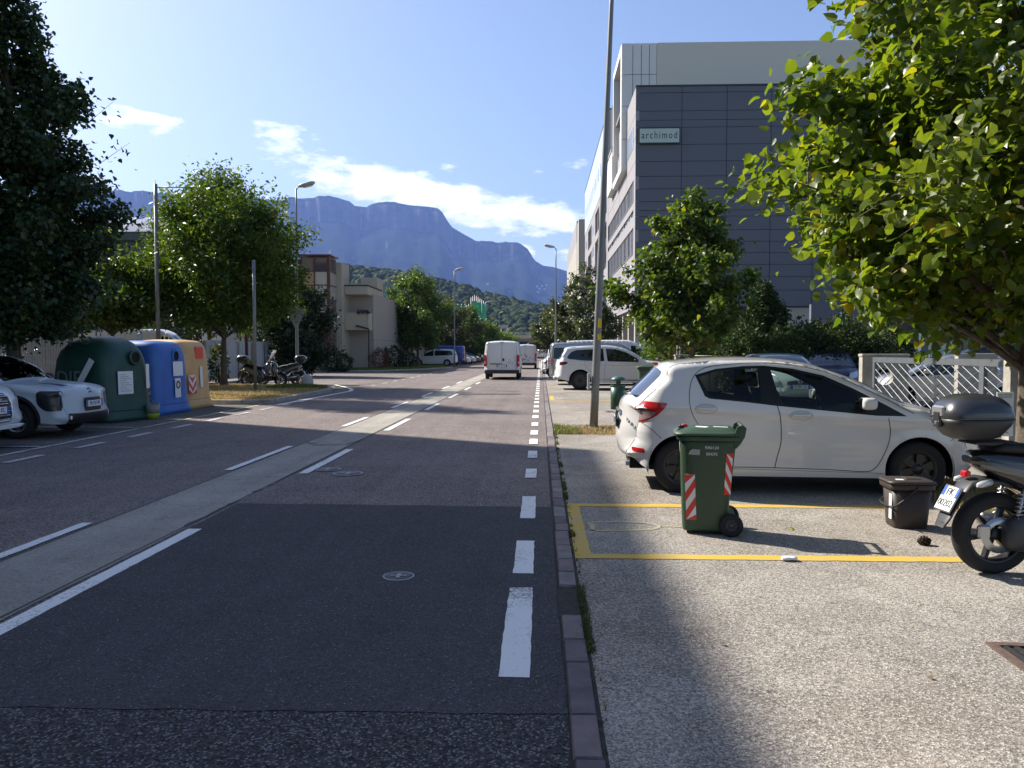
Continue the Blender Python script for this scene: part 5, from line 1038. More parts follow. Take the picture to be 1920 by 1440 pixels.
tree('street_tree', 'loose olive green street tree above the white camper van on the right', (x+.4, 60, 0), [(2.0, 1.2), (2.7, 2.7), (4.2, 2.9), (5.6, 2.2), (6.8, 1.2), (7.9, .2)], .14, 44, 15000, .19, 'oval', OLIV, 13, group='street trees along the right kerb', spread=.16)
x, y, _ = At(1032, 640, 82)
tree('street_tree', 'lower street tree on the right, reaching towards the flyover', (x, 82, 0), [(1.5, 1.0), (2.2, 1.8), (3.6, 1.9), (4.8, 1.2), (5.6, .2)], .12, 28, 7500, .22, 'oval', OLIV, 14, group='street trees along the right kerb', spread=.18)
tree('street_tree', 'distant street tree on the right behind the row of parked vehicles', (At(1060, 640, 100)[0], 100, 0), [(1.8, 1.6), (3, 2.6), (5, 2.6), (7, 1.2), (8, .2)], .14, 24, 3800, .24, 'oval', OLIV, 15, group='street trees along the right kerb', spread=.2)
# left
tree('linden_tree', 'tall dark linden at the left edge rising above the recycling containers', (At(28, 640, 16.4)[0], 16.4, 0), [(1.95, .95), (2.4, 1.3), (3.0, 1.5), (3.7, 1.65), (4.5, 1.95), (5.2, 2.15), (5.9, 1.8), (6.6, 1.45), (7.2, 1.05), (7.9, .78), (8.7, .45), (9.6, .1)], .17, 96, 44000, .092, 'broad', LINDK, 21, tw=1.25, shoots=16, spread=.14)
tree('street_tree', 'yellowish green tree behind the palisade fence, left of the post with the arm', (At(212, 640, 31)[0], 31, 0), [(2.9, 1.4), (3.2, 2.0), (3.6, 2.2), (4.2, 1.8), (4.7, 1.2), (5.2, .3)], .14, 46, 15000, .18, 'oval', HACK, 22, spread=.22)
tree('street_tree', 'dark tree behind the dark linden at the far left', (At(60, 640, 36)[0], 36, 0), [(2.0, 2.0), (3, 3.4), (5, 3.6), (7, 2.6), (9, .5)], .18, 44, 14000, .26, 'oval', HACK, 23, spread=.3)
tree('street_tree', 'round dense tree on the corner island beside the parked motor scooters', (-13.05, 32.0, .1), [(2.6, .8), (2.9, 1.9), (3.5, 2.7), (4.5, 3.1), (5.6, 3.1), (6.5, 2.75), (7.3, 2.1), (8.0, 1.3), (8.7, .35)], .13, 76, 46000, .175, 'narrow', HACK, 24, shoots=40, tw=1.4, spread=.25)
tree('poplar_tree', 'tall bare stemmed poplar hidden behind the dark linden on the left', (-24.0, 32.9, 0), [(16.0, .8), (17.2, 1.5), (19, 1.4), (21, .7), (22.6, .1)], .2, 36, 8000, .22, 'oval', HACK, 25, spread=.25, up=1.2)
tree('evergreen_tree', 'dark evergreen covering the glazed corner of the beige office, left of its red frame', (At(549, 600, 47)[0], 47, 0), [(.25, 1.2), (.9, 1.75), (2.2, 1.95), (3.6, 1.9), (4.9, 1.6), (5.8, 1.0), (6.6, .2)], .16, 56, 20000, .19, 'oval', EVER, 26, spread=.22)
bush('shrubbery', 'dark leafy shrubs behind the white van on the left', (At(350, 640, 47)[0], 47, 0), [(-3, 0, 2.2, 2.6, 1.8, 2.6), (0, .5, 2.0, 2.4, 1.8, 2.4), (3, 0, 1.6, 2.2, 1.6, 2.0), (-6, 1, 2.4, 2.6, 1.6, 2.6)], 13000, .19, 'oval', EVER, 27, cat='shrubs')
bush('shrubbery', 'dark trees filling the gap behind the palisade fence at the far left', (-27, 37, 0), [(-3, 0, 2.4, 3, 1.8, 3.0), (1, .5, 2.2, 2.6, 1.8, 2.6), (5, 1, 2.4, 2.6, 1.8, 2.8), (-9, -2, 3, 4, 2, 3.6)], 12000, .22, 'oval', HACK, 28, cat='shrubs')
row = [(783, 75, [(2.0, 1.4), (2.8, 3.0), (4.2, 3.4), (5.8, 3.0), (7.2, 2.2), (8.3, 1.2), (9.2, .2)], 15000, 'nearest tree of the left row, its trunk in front of the white minivan', HACK),
       (838, 92, [(2.0, 1.4), (3, 2.7), (4.6, 3.0), (5.9, 2.4), (6.8, 1.2), (7.6, .2)], 8000, 'olive tree of the left row above the blue van', OLIV),
       (884, 106, [(1.6, 1.2), (2.6, 1.9), (3.8, 2.0), (4.8, 1.2), (6.4, .5), (7.4, .1)], 6000, 'narrow pointed tree of the left row under the scaffolding', HACK),
       (908, 118, [(1.6, 1.2), (2.6, 2.0), (3.8, 2.2), (4.8, 1.6), (5.6, .3)], 5000, 'small rounded tree of the left row beside the second distant lamp', HACK),
       (930, 140, [(1.6, 1.2), (2.5, 2.1), (3.6, 2.2), (4.8, .6)], 3500, 'small distant tree of the left row right of the rounded one', HACK),
       (950, 175, [(1.5, 1.2), (2.6, 2.2), (3.8, 2.1), (5.0, .6)], 2600, 'farthest small tree of the left row next to the flyover', HACK)]
for i, (px, Y, pf, nl, lb, m) in enumerate(row): tree('street_tree', lb, (At(px, 660, Y)[0], Y, 0), pf, .14, 34 if i == 0 else 22, int(nl*1.6), .19+.0016*(Y-60), 'oval', m, 31+i, group='trees along the left side of the road', spread=.2+.0015*Y)
# trees beyond the camera's foreground building line on the right yard
def yard_x(px, Y): return At(px, 650, Y)[0]
bush('conifer', 'bushy conifer beside the medium linden in front of the dark wall', (yard_x(1428, 31), 31, 0), [(0, 0, 1.6, 1.1, 1.0, 1.5), (.1, 0, 2.7, .85, .8, 1.1), (0, 0, 3.6, .5, .5, .6), (-.8, 0, 1.0, .9, .8, .9)], 17000, .12, 'oval', CONF, 41, cat='conifer')
bush('hedge', 'trimmed yew hedge behind the gate, nearest the blue pillars', (yard_x(1565, 27), 27, 0), [(-1.1, 0, 1.0, 1.1, 1.0, 1.35), (.2, 0, 1.1, 1.2, 1.0, 1.5), (1.3, 0, 1.0, 1.0, 1.0, 1.15)], 24000, .10, 'oval', CONF, 42, cat='hedge')
bush('shrubbery', 'low green shrubs between the medium linden and the conifer', (yard_x(1345, 36), 36, 0), [(-1.8, 0, 1.1, 1.5, 1, 1.4), (0, 0, 1.3, 1.4, 1, 1.6), (1.7, 0, 1.2, 1.4, 1, 1.5), (3.2, .5, 1.2, 1.4, 1, 1.5)], 17000, .14, 'oval', HACK, 43, cat='shrubs')
bush('hedge', 'long dark hedge in the yard, from the conifer to the concrete gate pillar', (yard_x(1490, 29), 29.5, 0), [(-1.6, 0, 1.1, 1.1, .9, 1.3), (-.3, 0, 1.0, 1.1, .9, 1.25), (1.0, .2, 1.15, 1.1, .9, 1.4), (2.2, .2, 1.2, 1.1, .9, 1.4), (3.4, .3, 1.2, 1.1, .9, 1.5)], 30000, .11, 'oval', CONF, 50, cat='hedge')
bush('cypress', 'dark narrow cypress behind the grey cabinet', (yard_x(1240, 47), 47, 0), [(0, 0, 1.3, .6, .6, 1.6), (0, 0, 2.2, .4, .4, 1.0)], 3500, .12, 'needle', EVER, 44, cat='conifer')
bush('brown_shrub', 'rounded reddish brown shrub between cabinet and linden trunk', (yard_x(1263, 42), 42, 0), [(0, 0, .75, 1.05, .9, .85)], 4200, .10, 'needle', BRNF, 45, cat='shrub')
bush('shrub', 'green shrub at the entrance of the beige office', (At(625, 690, 57)[0], 56.4, .1), [(0, 0, .8, .8, .6, .9), (.9, 0, .6, .6, .5, .7)], 2600, .13, 'oval', EVER, 46, cat='shrub')
bush('shrub', 'reddish dry shrub against the concrete wall by the leaning sign', (At(714, 690, 62)[0]-.2, 62.5, .1), [(0, 0, .7, .7, .5, .9)], 1800, .14, 'needle', BRNF, 47, cat='shrub')
bush('shrub', 'dark green shrub against the concrete wall right of the reddish one', (At(742, 690, 66)[0]-.2, 66.5, .1), [(0, 0, .8, 1.0, .6, 1.0), (.9, 1, .7, .8, .6, .8)], 2600, .15, 'oval', EVER, 48, cat='shrub')
bush('shrub', 'tall pale weeds by the grey sheet fence, beside the corner tree', (At(400, 700, 35)[0], 35.6, .1), [(0, 0, .8, .4, .3, .9), (1.4, 0, .5, .3, .3, .5)], 1500, .14, 'narrow', OLIV, 49, cat='shrub')

# ================================================================= BUILDINGS, RIGHT
def wallm(name, col, var=.06, sc=.6, rough=.8): return pm(name, col, rough, ns=sc, var=var, bump=.1, bs=30, det=8)
DKP = wallm('dark_facade_panel', (.110, .122, .150)); DKJ = pm('facade_joint', (.045, .05, .06), .9); LGT = wallm('light_facade_panel', (.26, .25, .268)); BEI = wallm('beige_concrete', (.36, .34, .30)); WHP = wallm('white_facade_panel', (.66, .66, .65)); CRM = wallm('cream_render', (.60, .58, .52)); PBL = wallm('sky_tinted_panel', (.46, .54, .62), rough=.35)  # PBL: sky reflection of the upper metal cladding painted in as pale blue
WGL = pm('window_glass_bluish', (.05, .08, .12), .05, spec=.9, coat=.5); WGL2 = pm('blind_behind_glass', (.34, .38, .44), .25, coat=.6); VOID = pm('recess_dark', (.05, .05, .055), .9); FRM = pm('window_frame_grey', (.20, .21, .22), .5)
Y0 = 80.; XC = At(1191, 400, Y0)[0]; zz = lambda py, Y=Y0: At(1100, py, Y)[2]
T = thing('office_building', 'large office block with dark panelled end wall and pale company sign', 'office building', (0, 0, 0))
XR = At(1640, 400, Y0)[0]
ubox('core', DKJ, T, XC+.35, XR-.05, Y0+.12, 109.8, 5.9, zz(164)); 
cols = [XC+.0]+[At(p, 400, Y0)[0] for p in (1277, 1361, 1444, 1524, 1604)]+[XR]
rows = [575, 545, 520, 497, 475, 454, 432, 406.7, 395.4, 378.8, 355, 331.7, 303.7, 272.5, 240.4, 226.7, 209.6, 175.5, 164]
for i in range(len(cols)-1):
    for j in range(len(rows)-1):
        ubox('wall_panel', DKP, T, cols[i]+(.028 if i else 0), cols[i+1]-.028, Y0+(.0 if (i*7+j*3) % 5 else .006), Y0+.11, zz(rows[j])+.022, zz(rows[j+1])-.022)
ubox('parapet_cap', DKJ, T, XC-.03, XR+.05, Y0-.04, Y0+.5, zz(164)+.0, zz(164)+.16)
ubox('base_wall', BEI, T, At(1432, 600, Y0)[0], At(1585, 600, Y0)[0], Y0+.3, Y0+.6, 0, 5.88)
ubox('side_wing_wall', DKP, T, XR-.0, XR+22, Y0-3, Y0-.02, 0, 25)
for i in range(9):
    for j in range(5): ubox('window', WGL, T, XR+.6+1.6*i, XR+1.9+1.6*i, Y0-3.06, Y0-3.003, 4.4+4*j, 7.2+4*j)
# sunlit side towards the road
def band(n, m, y0, y1, z0, z1, x=XC, d=.34): ubox(n, m, T, x, x+d, y0, y1, z0, z1)
ze = zz(164)
band('side_wall', LGT, Y0+.005, 112, 6.2, 11.5); band('side_wall', LGT, Y0+.005, 112, 14.15, 15.35); band('side_wall', LGT, Y0+.005, 112, 15.95, 16.8); band('side_wall', LGT, Y0+.005, 112, 18.95, ze-.0)
for z0, z1 in ((11.5, 14.15), (15.35, 15.95), (16.8, 18.95)):
    band('side_wall_pier', LGT, Y0+.005, 81.6, z0, z1)
    nP = 22 if z1-z0 > 1 else 12; st = (111.6-81.6)/nP
    for k in range(nP):
        y = 81.6+k*st; band('window', WGL2 if (k*7) % 3 else WGL, y+.09, y+st-.09, z0+.06, z1-.06, XC+.14, .1); band('mullion', LGT, y-.09, y+.09, z0, z1, XC+.06, .2)
band('window_sill', FRM, 81.6, 111.8, 11.42, 11.5, XC-.06, .1); band('window_sill', FRM, 81.6, 111.8, 16.72, 16.8, XC-.06, .1)
for k in range(5): band('window', WGL2, 82+1.3*k, 83.1+1.3*k, 22.2, 24.4, XC-.04, .035)
for z in (8.2, 20.5, 22.8, 25.1): band('panel_joint', DKJ, 80.05, 112, z, z+.05, XC-.006, .005)
for y in (88, 96, 104): 
    for z0, z1 in ((6.2, 11.4), (18.95, 21.9)): band('panel_joint', DKJ, y, y+.06, z0, z1, XC-.006, .005)
ubox('soffit', LGT, T, XC+.02, XR, Y0+.65, 112, 5.85, 6.18)
for y in (82, 88, 94, 100, 106): ubox('column', BEI, T, XC+.3, XC+1.1, y, y+.9, 0, 5.84)
ubox('ground_floor_wall', pm('grey_plaster', (.17, .17, .18), .85, ns=1, var=.1), T, XC+4, XC+4.3, Y0+3, 112, 0, 5.84); ubox('ground_floor_wall', MATS['grey_plaster'], T, XC+1.2, XC+3.9, Y0+3, Y0+3.3, 0, 5.84)
ubox('roller_door', pm('ribbed_grey_metal', (.14, .14, .15), .5), T, XC+1.3, XC+3.5, Y0+2.9, Y0+2.99, 0, 3.4)
# rear upper block: white panelled volume rising above, overhanging towards the road
Y1 = 88.; xa = At(1165, 200, Y1)[0]; top = At(1165, 81, Y1)[2]; zb = At(1165, 321, Y1)[2]
T2 = thing('upper_block', 'pale upper volume rising behind the dark end wall, boxed out over the road', 'office building', (0, 0, 0))
XE = At(1700, 200, Y1)[0]; x3 = At(1231, 200, Y1)[0]
ubox('core', DKJ, T2, xa+.9, XE-.1, Y1+.2, Y1+24, zb+8, top-.25)
ubox('front_wall', CRM, T2, x3+.01, XE, Y1, Y1+.19, zb+4, top)
cx = [xa]+[At(p, 200, Y1)[0] for p in (1186, 1202, 1217, 1231)]; rz = [zb, At(0, 261, Y1)[2], At(0, 199, Y1)[2], At(0, 140, Y1)[2], top]
rz = [zb]+[At(1165, p, Y1)[2] for p in (261, 199, 140)]+[top]
for i in range(4):
    for j in range(4): ubox('wall_panel', WHP, T2, cx[i]+.03, cx[i+1]-.03, Y1-.0, Y1+.19, rz[j]+.03, rz[j+1]-.03)
Ye = 97.6; ubox('frame_top', WHP, T2, xa, xa+4, Y1+.2, Ye+.5, top-.8, top-.01); ubox('frame_end', WHP, T2, xa, xa+4, Ye-.1, Ye+.5, zb+4, top-.82); ubox('frame_bottom', WHP, T2, xa, xa+4, Y1+.2, Ye+.5, zb, zb+.7); ubox('frame_side', WHP, T2, xa, xa+.5, Y1+.2, Y1+1.1, zb+.72, top-.82)
ubox('recess_wall', LGT, T2, xa+3.2, xa+3.9, Y1+1.1, Ye-.1, zb+.72, top-.82); ubox('recess_floor', LGT, T2, xa+.3, xa+3.2, Y1+1.2, Ye-.15, zb+7.4, zb+7.7)
xb = At(1146, 300, 100)[0]; zb2 = At(1146, 354, 100)[2]; zt2 = At(1146, 287, 100)[2]
ubox('oriel', WHP, T2, xb, xb+4, 99, 106, zb2, zt2); ubox('oriel_roof', LGT, T2, xb-.1, xb+4, 98.8, 106.3, zt2+.01, zt2+.35)
# second block further down the road
T3 = thing('office_building', 'long pale office block with deep loggias behind the dark panelled one', 'office building', (0, 0, 0))
XB = XC-.02
def b3(n, m, y0, y1, z0, z1, x=XB, d=.4): ubox(n, m, T3, x, x+d, y0, y1, z0, z1)
ubox('core', LGT, T3, XB+2.6, XB+24, 112.1, 170, 0, 34.6)
opens = [(114.5, 120.5), (129.5, 138.5), (148, 159)]
edges = [112.05]+[v for o_ in opens for v in o_]+[170]
for k in range(0, len(edges), 2): b3('wall_pier', LGT, edges[k], edges[k+1], 4.2, 26.0)
for (a, b_) in opens:
    for z0, z1 in ((4.2, 5.4), (11.8, 13.6), (20.2, 21.4), (25.1, 26.0)): b3('spandrel', LGT, a+.01, b_-.01, z0, z1)
    b3('loggia_wall', pm('loggia_plaster', (.26, .25, .25), .85), a, b_, 4.2, 26, XB+2.3, .25)
    for z in (13.6, 21.4): ubox('loggia_floor', LGT, T3, XB+.42, XB+2.28, a+.01, b_-.01, z-.3, z)
    for k in range(3):
        for z in (6.2, 9.4, 14.8, 17.8, 22.2): b3('window', WGL, a+.7+k*(b_-a-1)/3, a+.7+k*(b_-a-1)/3+1.1, z, z+1.7, XB+2.2, .08)
for y in (124.0, 126.4, 142.5, 145, 163, 165.6):
    for z in (6.5, 10.5, 14.5, 18.5, 22.5): b3('window', DGLASS, y, y+.8, z, z+1.7, XB-.02, .015)
for k in range(24): b3('cladding_panel', PBL, 112.05+k*2.42, 112.05+k*2.42+2.36, 26.05, 35.2, XB-.05, .4)
for k in range(15): b3('window', DGLASS, 115+k*3.6, 115.7+k*3.6, 29, 31, XB-.08, .02)
b3('roof_edge', DKJ, 112, 170.2, 35.2, 35.4, XB-.1, .6)
T4 = thing('office_building', 'farthest beige office block of the right side, with a taller stair tower', 'office building', (0, 0, 0))
xq = At(1098, 450, 184)[0]; xt = At(1085, 450, 184)[0]
ubox('stair_tower', BEI, T4, xt, xt+9, 184, 191, 0, At(1090, 411, 184)[2]); ubox('wall', LGT, T4, xt-.1, xt+12, 192, 262, 4, At(1070, 463, 240)[2])
ubox('wall_face', BEI, T4, At(1070, 500, 256)[0]-.3, xt-.1, 191.2, 262, 4, At(1080, 440, 200)[2]-3)
for k in range(14):
    for z in (7, 11, 15, 19, 23): ubox('window', DGLASS, T4, At(1070, 500, 256)[0]-.36, At(1070, 500, 256)[0]-.31, 194+4.6*k, 196.6+4.6*k, z, z+2)
# ground floor details visible under the trees: blue pillars, glass doors, ramp
T5 = thing('entrance_pavilion', 'low pale entrance front with blue grey pillars and glazed doors behind the gate', 'building', (0, 0, 0))
YP = 42.; BLP = pm('blue_grey_pillar', (.06, .085, .14), .5)
px_ = lambda p, Y=YP: At(p, 600, Y)[0]
ubox('back_wall', DKP, T5, px_(1545), px_(1990), YP+2, YP+2.3, 0, 4.1)
ubox('white_wall', WHP, T5, px_(1750), px_(1812), YP+1.2, YP+1.9, 0, 2.9)
for p in (1575, 1640, 1725, 1822, 1900): ubox('pillar', BLP, T5, px_(p), px_(p)+.35, YP-.2, YP+.15, 0, 3.58)
for p0 in (1600, 1660): ubox('window', WGL2, T5, px_(p0), px_(p0)+1.1, YP+1.9, YP+1.97, .4, 3.0); 
for k in range(5): ubox('door_glass', WGL, T5, px_(1835)+k*.62, px_(1835)+k*.62+.52, YP+1.9, YP+1.97, 0, 2.6); ubox('door_frame', WHP, T5, px_(1835)+k*.62+.54, px_(1835)+k*.62+.6, YP+1.86, YP+1.98, 0, 2.7)
ubox('canopy', FRM, T5, px_(1690), px_(1960), YP-.4, YP+1.85, 3.6, 3.9)
b = MB()
for k in range(7): b.tube([(px_(1590)+k*.7, YP-3, 0), (px_(1590)+k*.7, YP-3, .9+.13*k)], .025, 6)
b.tube([(px_(1590), YP-3, .9), (px_(1590)+4.2, YP-3, 1.7)], .03, 6); o = b.build('ramp_railing', pm('green_railing_paint', (.02, .22, .08), .4)); tag(o, 'green sloping handrail in front of the blue grey pillars', 'railing')
# company sign
sx0, sx1 = At(1197, 257, Y0)[0], At(1274.5, 257, Y0)[0]; s0, s1 = zz(271.5), zz(242)
SG = thing('company_sign', 'pale rectangular company sign high on the dark end wall of the office block', 'sign', ((sx0+sx1)/2, Y0-.05, (s0+s1)/2)); w, h = (sx1-sx0)/2, (s1-s0)/2
b = MB(); b.box(-w, w, -.22, .04, -h, h); b.build('sign_box', pm('sign_frame_dark', (.03, .045, .045), .4), SG); b = MB(); b.box(-w+.1, w-.1, -.24, -.223, -h+.1, h-.1); b.build('sign_face', pm('sign_face_pale_green', (.42, .52, .48), .35), SG)
text('archimod', 1.02, 'lettering', INK, SG, (0, -.245, .02), (R(90), 0, 0), .01, sx=.72, spc=1.3)
# ================================================================= BUILDINGS, LEFT
REDF = pm('red_painted_frame', (.10, .018, .02), .45); TBEI = wallm('tower_beige_render', (.42, .37, .29)); CWL = wallm('concrete_wall_panel', (.34, .31, .27))
YT = 58.; xT = At(618, 600, YT)[0]; xL = At(566, 600, YT)[0]; zT = At(618, 480, YT)[2]
T6 = thing('corner_office', 'beige office with a red framed glazed corner tower and an open balcony', 'building', (0, 0, 0))
ubox('core', VOID, T6, xL-6, xT-.15, YT+.15, YT+7, .1, zT-.2)
ncol, nrow = 2, 7; zs = np.linspace(1.3, zT-.1, nrow+1); xs = np.linspace(xL, xT-.12, ncol+1)
TG = [pm('tower_glass_dark', (.05, .045, .05), .06, coat=.5), pm('tower_glass_amber', (.30, .22, .10), .2, coat=.5), pm('tower_glass_pale', (.40, .38, .33), .12, coat=.6)]
for i in range(ncol):
    for j in range(nrow): ubox('pane', TG[0 if j < 3 or j == 6 else (1 if i == 0 else 2)], T6, xs[i]+.04, xs[i+1]-.04, YT+.02, YT+.08, zs[j]+.04, zs[j+1]-.04)
for x in xs: ubox('frame_post', REDF, T6, x-.045, x+.045, YT-.03, YT+.1, 1.2, zT)
ubox('frame_post', REDF, T6, xT-.10, xT+.06, YT-.06, YT+.08, 1.2, zT+.02)
for z in zs: ubox('frame_rail', REDF, T6, xL, xT-.11, YT-.01, YT+.09, z-.03, z+.03)
ysd = np.linspace(YT+.1, YT+2.0, 3)
for i in range(2):
    for j in range(nrow): ubox('pane', TG[2 if j in (4, 5) else 0], T6, xT-.07, xT-.01, ysd[i]+.04, ysd[i+1]-.04, zs[j]+.04, zs[j+1]-.04)
for z in zs: ubox('frame_rail', REDF, T6, xT-.06, xT+.02, YT+.1, YT+2.0, z-.03, z+.03)
b = MB(); b.add([(xT, YT+.3, 4.1), (xT+.35, YT+.3, 3.1), (xT+.35, YT+1.2, 3.1), (xT, YT+1.2, 4.1), (xT-.03, YT+.3, 4.1), (xT+.32, YT+.3, 3.08), (xT+.32, YT+1.2, 3.08), (xT-.03, YT+1.2, 4.1)], [(0, 1, 2, 3), (7, 6, 5, 4), (0, 4, 5, 1), (1, 5, 6, 2), (2, 6, 7, 3), (3, 7, 4, 0)]); b.build('open_window', TG[2], T6)
ubox('plinth', TBEI, T6, xL-6, xT+.02, YT-.1, YT+2.2, .1, 1.18); ubox('roof_cap', REDF, T6, xL-.2, xT+.15, YT-.12, YT+2.3, zT+.03, zT+.12)
xc0, xc1 = xT+.02, At(641, 600, YT+2)[0]; ubox('corner_column', TBEI, T6, xT-.4, xT+.42, YT+2.02, YT+4.4, .1, zT-.25)
ubox('left_wall', TBEI, T6, xL-6.2, xL-.1, YT+.0, YT+.14, .1, zT-.6)
YB = 60.8; xw = At(692, 600, YB)[0]; zr0, zr1 = At(650, 552, YB)[2], At(650, 539, YB)[2]; zf0, zf1 = At(650, 619, YB)[2], At(650, 586, YB)[2]
xbl = xT+.44
ubox('roof_slab', TBEI, T6, xbl, xw-.1, YB, YB+5.4, zr0, zr1+.1); ubox('roof_trim', VOID, T6, xbl-.05, xw-.05, YB-.06, YB+5.45, zr1+.11, zr1+.2)
ubox('balcony_front', TBEI, T6, xbl, xw-.25, YB+.05, YB+.25, zf0, zf1); ubox('balcony_side', TBEI, T6, xw-.25, xw-.1, YB+.27, YB+4, zf0, zf1); ubox('balcony_floor', TBEI, T6, xbl, xw-.28, YB+.27, YB+4.6, zf0, zf0+.2)
ubox('back_wall', TBEI, T6, xbl, xw-.12, YB+4.4, YB+4.7, .1, zr0-.01); ubox('red_shutter', REDF, T6, xbl+.02, xbl+.5, YB+4.3, YB+4.38, zf0+.25, zr0-.1)
ubox('rear_upper_wall', TBEI, T6, xbl, xbl+1.4, YB+5.5, YB+8, 5, At(660, 522, 67)[2])
b = MB(); b.tube([(xw-.02, YB-.1, zf0+.1), (xw-.02, YB-.1, .1)], .05, 8); b.tube([(xw-1.0, YB-.1, zf0+.35), (xw-.02, YB-.1, zf0+.1)], .06, 8); b.build('downpipe', pm('brown_pipe', (.04, .025, .02), .5), T6)
bush('planter_flowers', 'purple flowering plants hanging over the balcony corner', (xw-.5, YB-.02, zf1-.1), [(0, 0, .1, .45, .2, .18), (.3, .1, .05, .25, .2, .2)], 500, .10, 'oval', leaf_mat('purple_flowers', (.05, .04, .05), (.16, .06, .12), .2), 61, cat='plant', stems=False)
# long concrete wall, hall behind
T7 = thing('concrete_hall_wall', 'long precast concrete side wall receding behind the left row of trees', 'building', (0, 0, 0))
XW = xw; zw = At(692, 550, 62)[2]; y = 62.4
ubox('core', VOID, T7, XW-6, XW-.22, 62.6, 128, .1, zw-.3)
k = 0
while y < 128:
    ubox('wall_panel', CWL, T7, XW-.2, XW-.003*(k % 3), y+.02, y+1.18, 2.45, zw); ubox('wall_panel', CWL, T7, XW-.2, XW+.03, y+.02, y+1.18, .1, 2.42); y += 1.2; k += 1
ubox('end_wall', CWL, T7, XW-6, XW-.21, 62.42, 62.58, .1, zw-.01)
T8 = thing('blue_roofed_hall', 'industrial hall with a blue metal facade band behind the concrete wall', 'building', (0, 0, 0))
ya = 112.; xa8, xb8 = At(560, 540, ya)[0], At(800, 540, ya)[0]; zt8, zb8 = At(700, 534, ya)[2], At(700, 557, ya)[2]
BLM = pm('blue_metal_cladding', (.10, .19, .30), .5)
k = 0; x = xa8
while x < xb8: ubox('cladding_sheet', BLM, T8, x+.01, min(x+1.0, xb8)-.01, ya, ya+.1, zb8-1, zt8); x += 1.0
ubox('hall_wall', VOID, T8, xa8, xb8, ya+.15, ya+20, 0, zt8-.2); ubox('roof_edge', FRM, T8, xa8-.2, xb8+.2, ya-.1, ya+.14, zt8+.01, zt8+.18)
# barrel roof with solar panels
T9 = thing('barrel_roof_hall', 'hall with a curved roof of solar panels behind the trees on the left', 'building', (0, 0, 0))
ys9 = 75.; x0_, x1_ = At(60, 430, ys9)[0], At(318, 430, ys9)[0]; ze9, zt9 = At(250, 436, ys9)[2], At(250, 408.5, ys9+5)[2]
MET = pm('dark_green_metal', (.03, .05, .045), .4); SOL = pm('solar_panel_glass', (.16, .18, .24), .12, spec=.8, coat=.8)
ubox('hall_wall', VOID, T9, x0_+.5, x1_-.5, ys9+1, ys9+11, 0, ze9-.6); ubox('gutter', MET, T9, x0_, x1_, ys9-.2, ys9+.4, ze9-.75, ze9-.1); ubox('eave_wall', MET, T9, x0_, x1_, ys9+.5, ys9+.9, ze9-2.4, ze9-.5)
cy, cr, cz = ys9+6, None, None; sag = zt9-ze9; cr = (36+sag*sag)/(2*sag); cz = zt9-cr; a0 = math.asin(6/cr); na = 8; nx = 16
b = MB(); b.loft([[(x, cy+cr*math.sin(t), cz+cr*math.cos(t)) for t in np.linspace(-a0, a0, 17)] for x in (x0_, x1_)], closed=False, cap=False, smooth=True); b.build('roof_shell', MET, T9)
me = None
for i in range(nx):
    for j in range(4):
        xx0 = x1_-.6-(i+1)*1.35; t0 = -a0+a0*j/4+.006; t1 = -a0+a0*(j+1)/4-.006; q = MB(); rr = cr+.09
        v = [(xx0+dx, cy+rr*math.sin(t), cz+rr*math.cos(t)) for dx in (.04, 1.31) for t in (t0, t1)]; v += [(p[0], p[1], p[2]-.05) for p in v]
        q.add(v, [(0, 1, 3, 2), (4, 6, 7, 5), (0, 2, 6, 4), (1, 5, 7, 3), (0, 4, 5, 1), (2, 3, 7, 6)]); q.build('solar_panel', SOL, T9)
b = MB()
for i in range(0, nx+1, 3): x = x1_-.6-i*1.35; b.tube([(x, cy+(cr+.14)*math.sin(t), cz+(cr+.14)*math.cos(t)) for t in np.linspace(-a0, a0, 13)], .05, 5)
b.build('roof_rib', WHP, T9); ubox('gable', MET, T9, x1_-.3, x1_+.0, ys9+.6, ys9+11, ze9-2, ze9)
# shading office block outside the left edge of the view (casts the large shade over the foreground)
TS = thing('corner_block', 'tall plain office block just outside the left edge, shading the near road', 'building', (0, 0, 0))
LX, LY, LH = -20.4, 24.55, 20.66
ubox('block', TBEI, TS, LX-14, LX, -62, LY, 0, LH)
for i in range(28):
    for j in range(5): ubox('window', WGL, TS, LX+.003, LX+.05, -60+3*i, -58.4+3*i, 3.2+3.4*j, 5.0+3.4*j)
for i in range(4):
    for j in range(5): ubox('window', WGL, TS, LX-12.5+3.2*i, LX-10.9+3.2*i, LY+.003, LY+.05, 3.2+3.4*j, 5.0+3.4*j)
# small pale shed behind the palisade
TH = thing('pale_shed', 'small pale building with an orange patch, between the trees behind the palisade', 'building', (0, 0, 0)); Y = 50.
ubox('wall', TBEI, TH, At(112, 620, Y)[0], At(176, 620, Y)[0], Y, Y+5, 0, At(150, 594, Y)[2]); ubox('orange_door', pm('orange_red_paint', (.5, .08, .03), .5), TH, At(161, 620, Y)[0], At(173, 620, Y)[0], Y-.08, Y-.01, 0, At(150, 610, Y)[2])
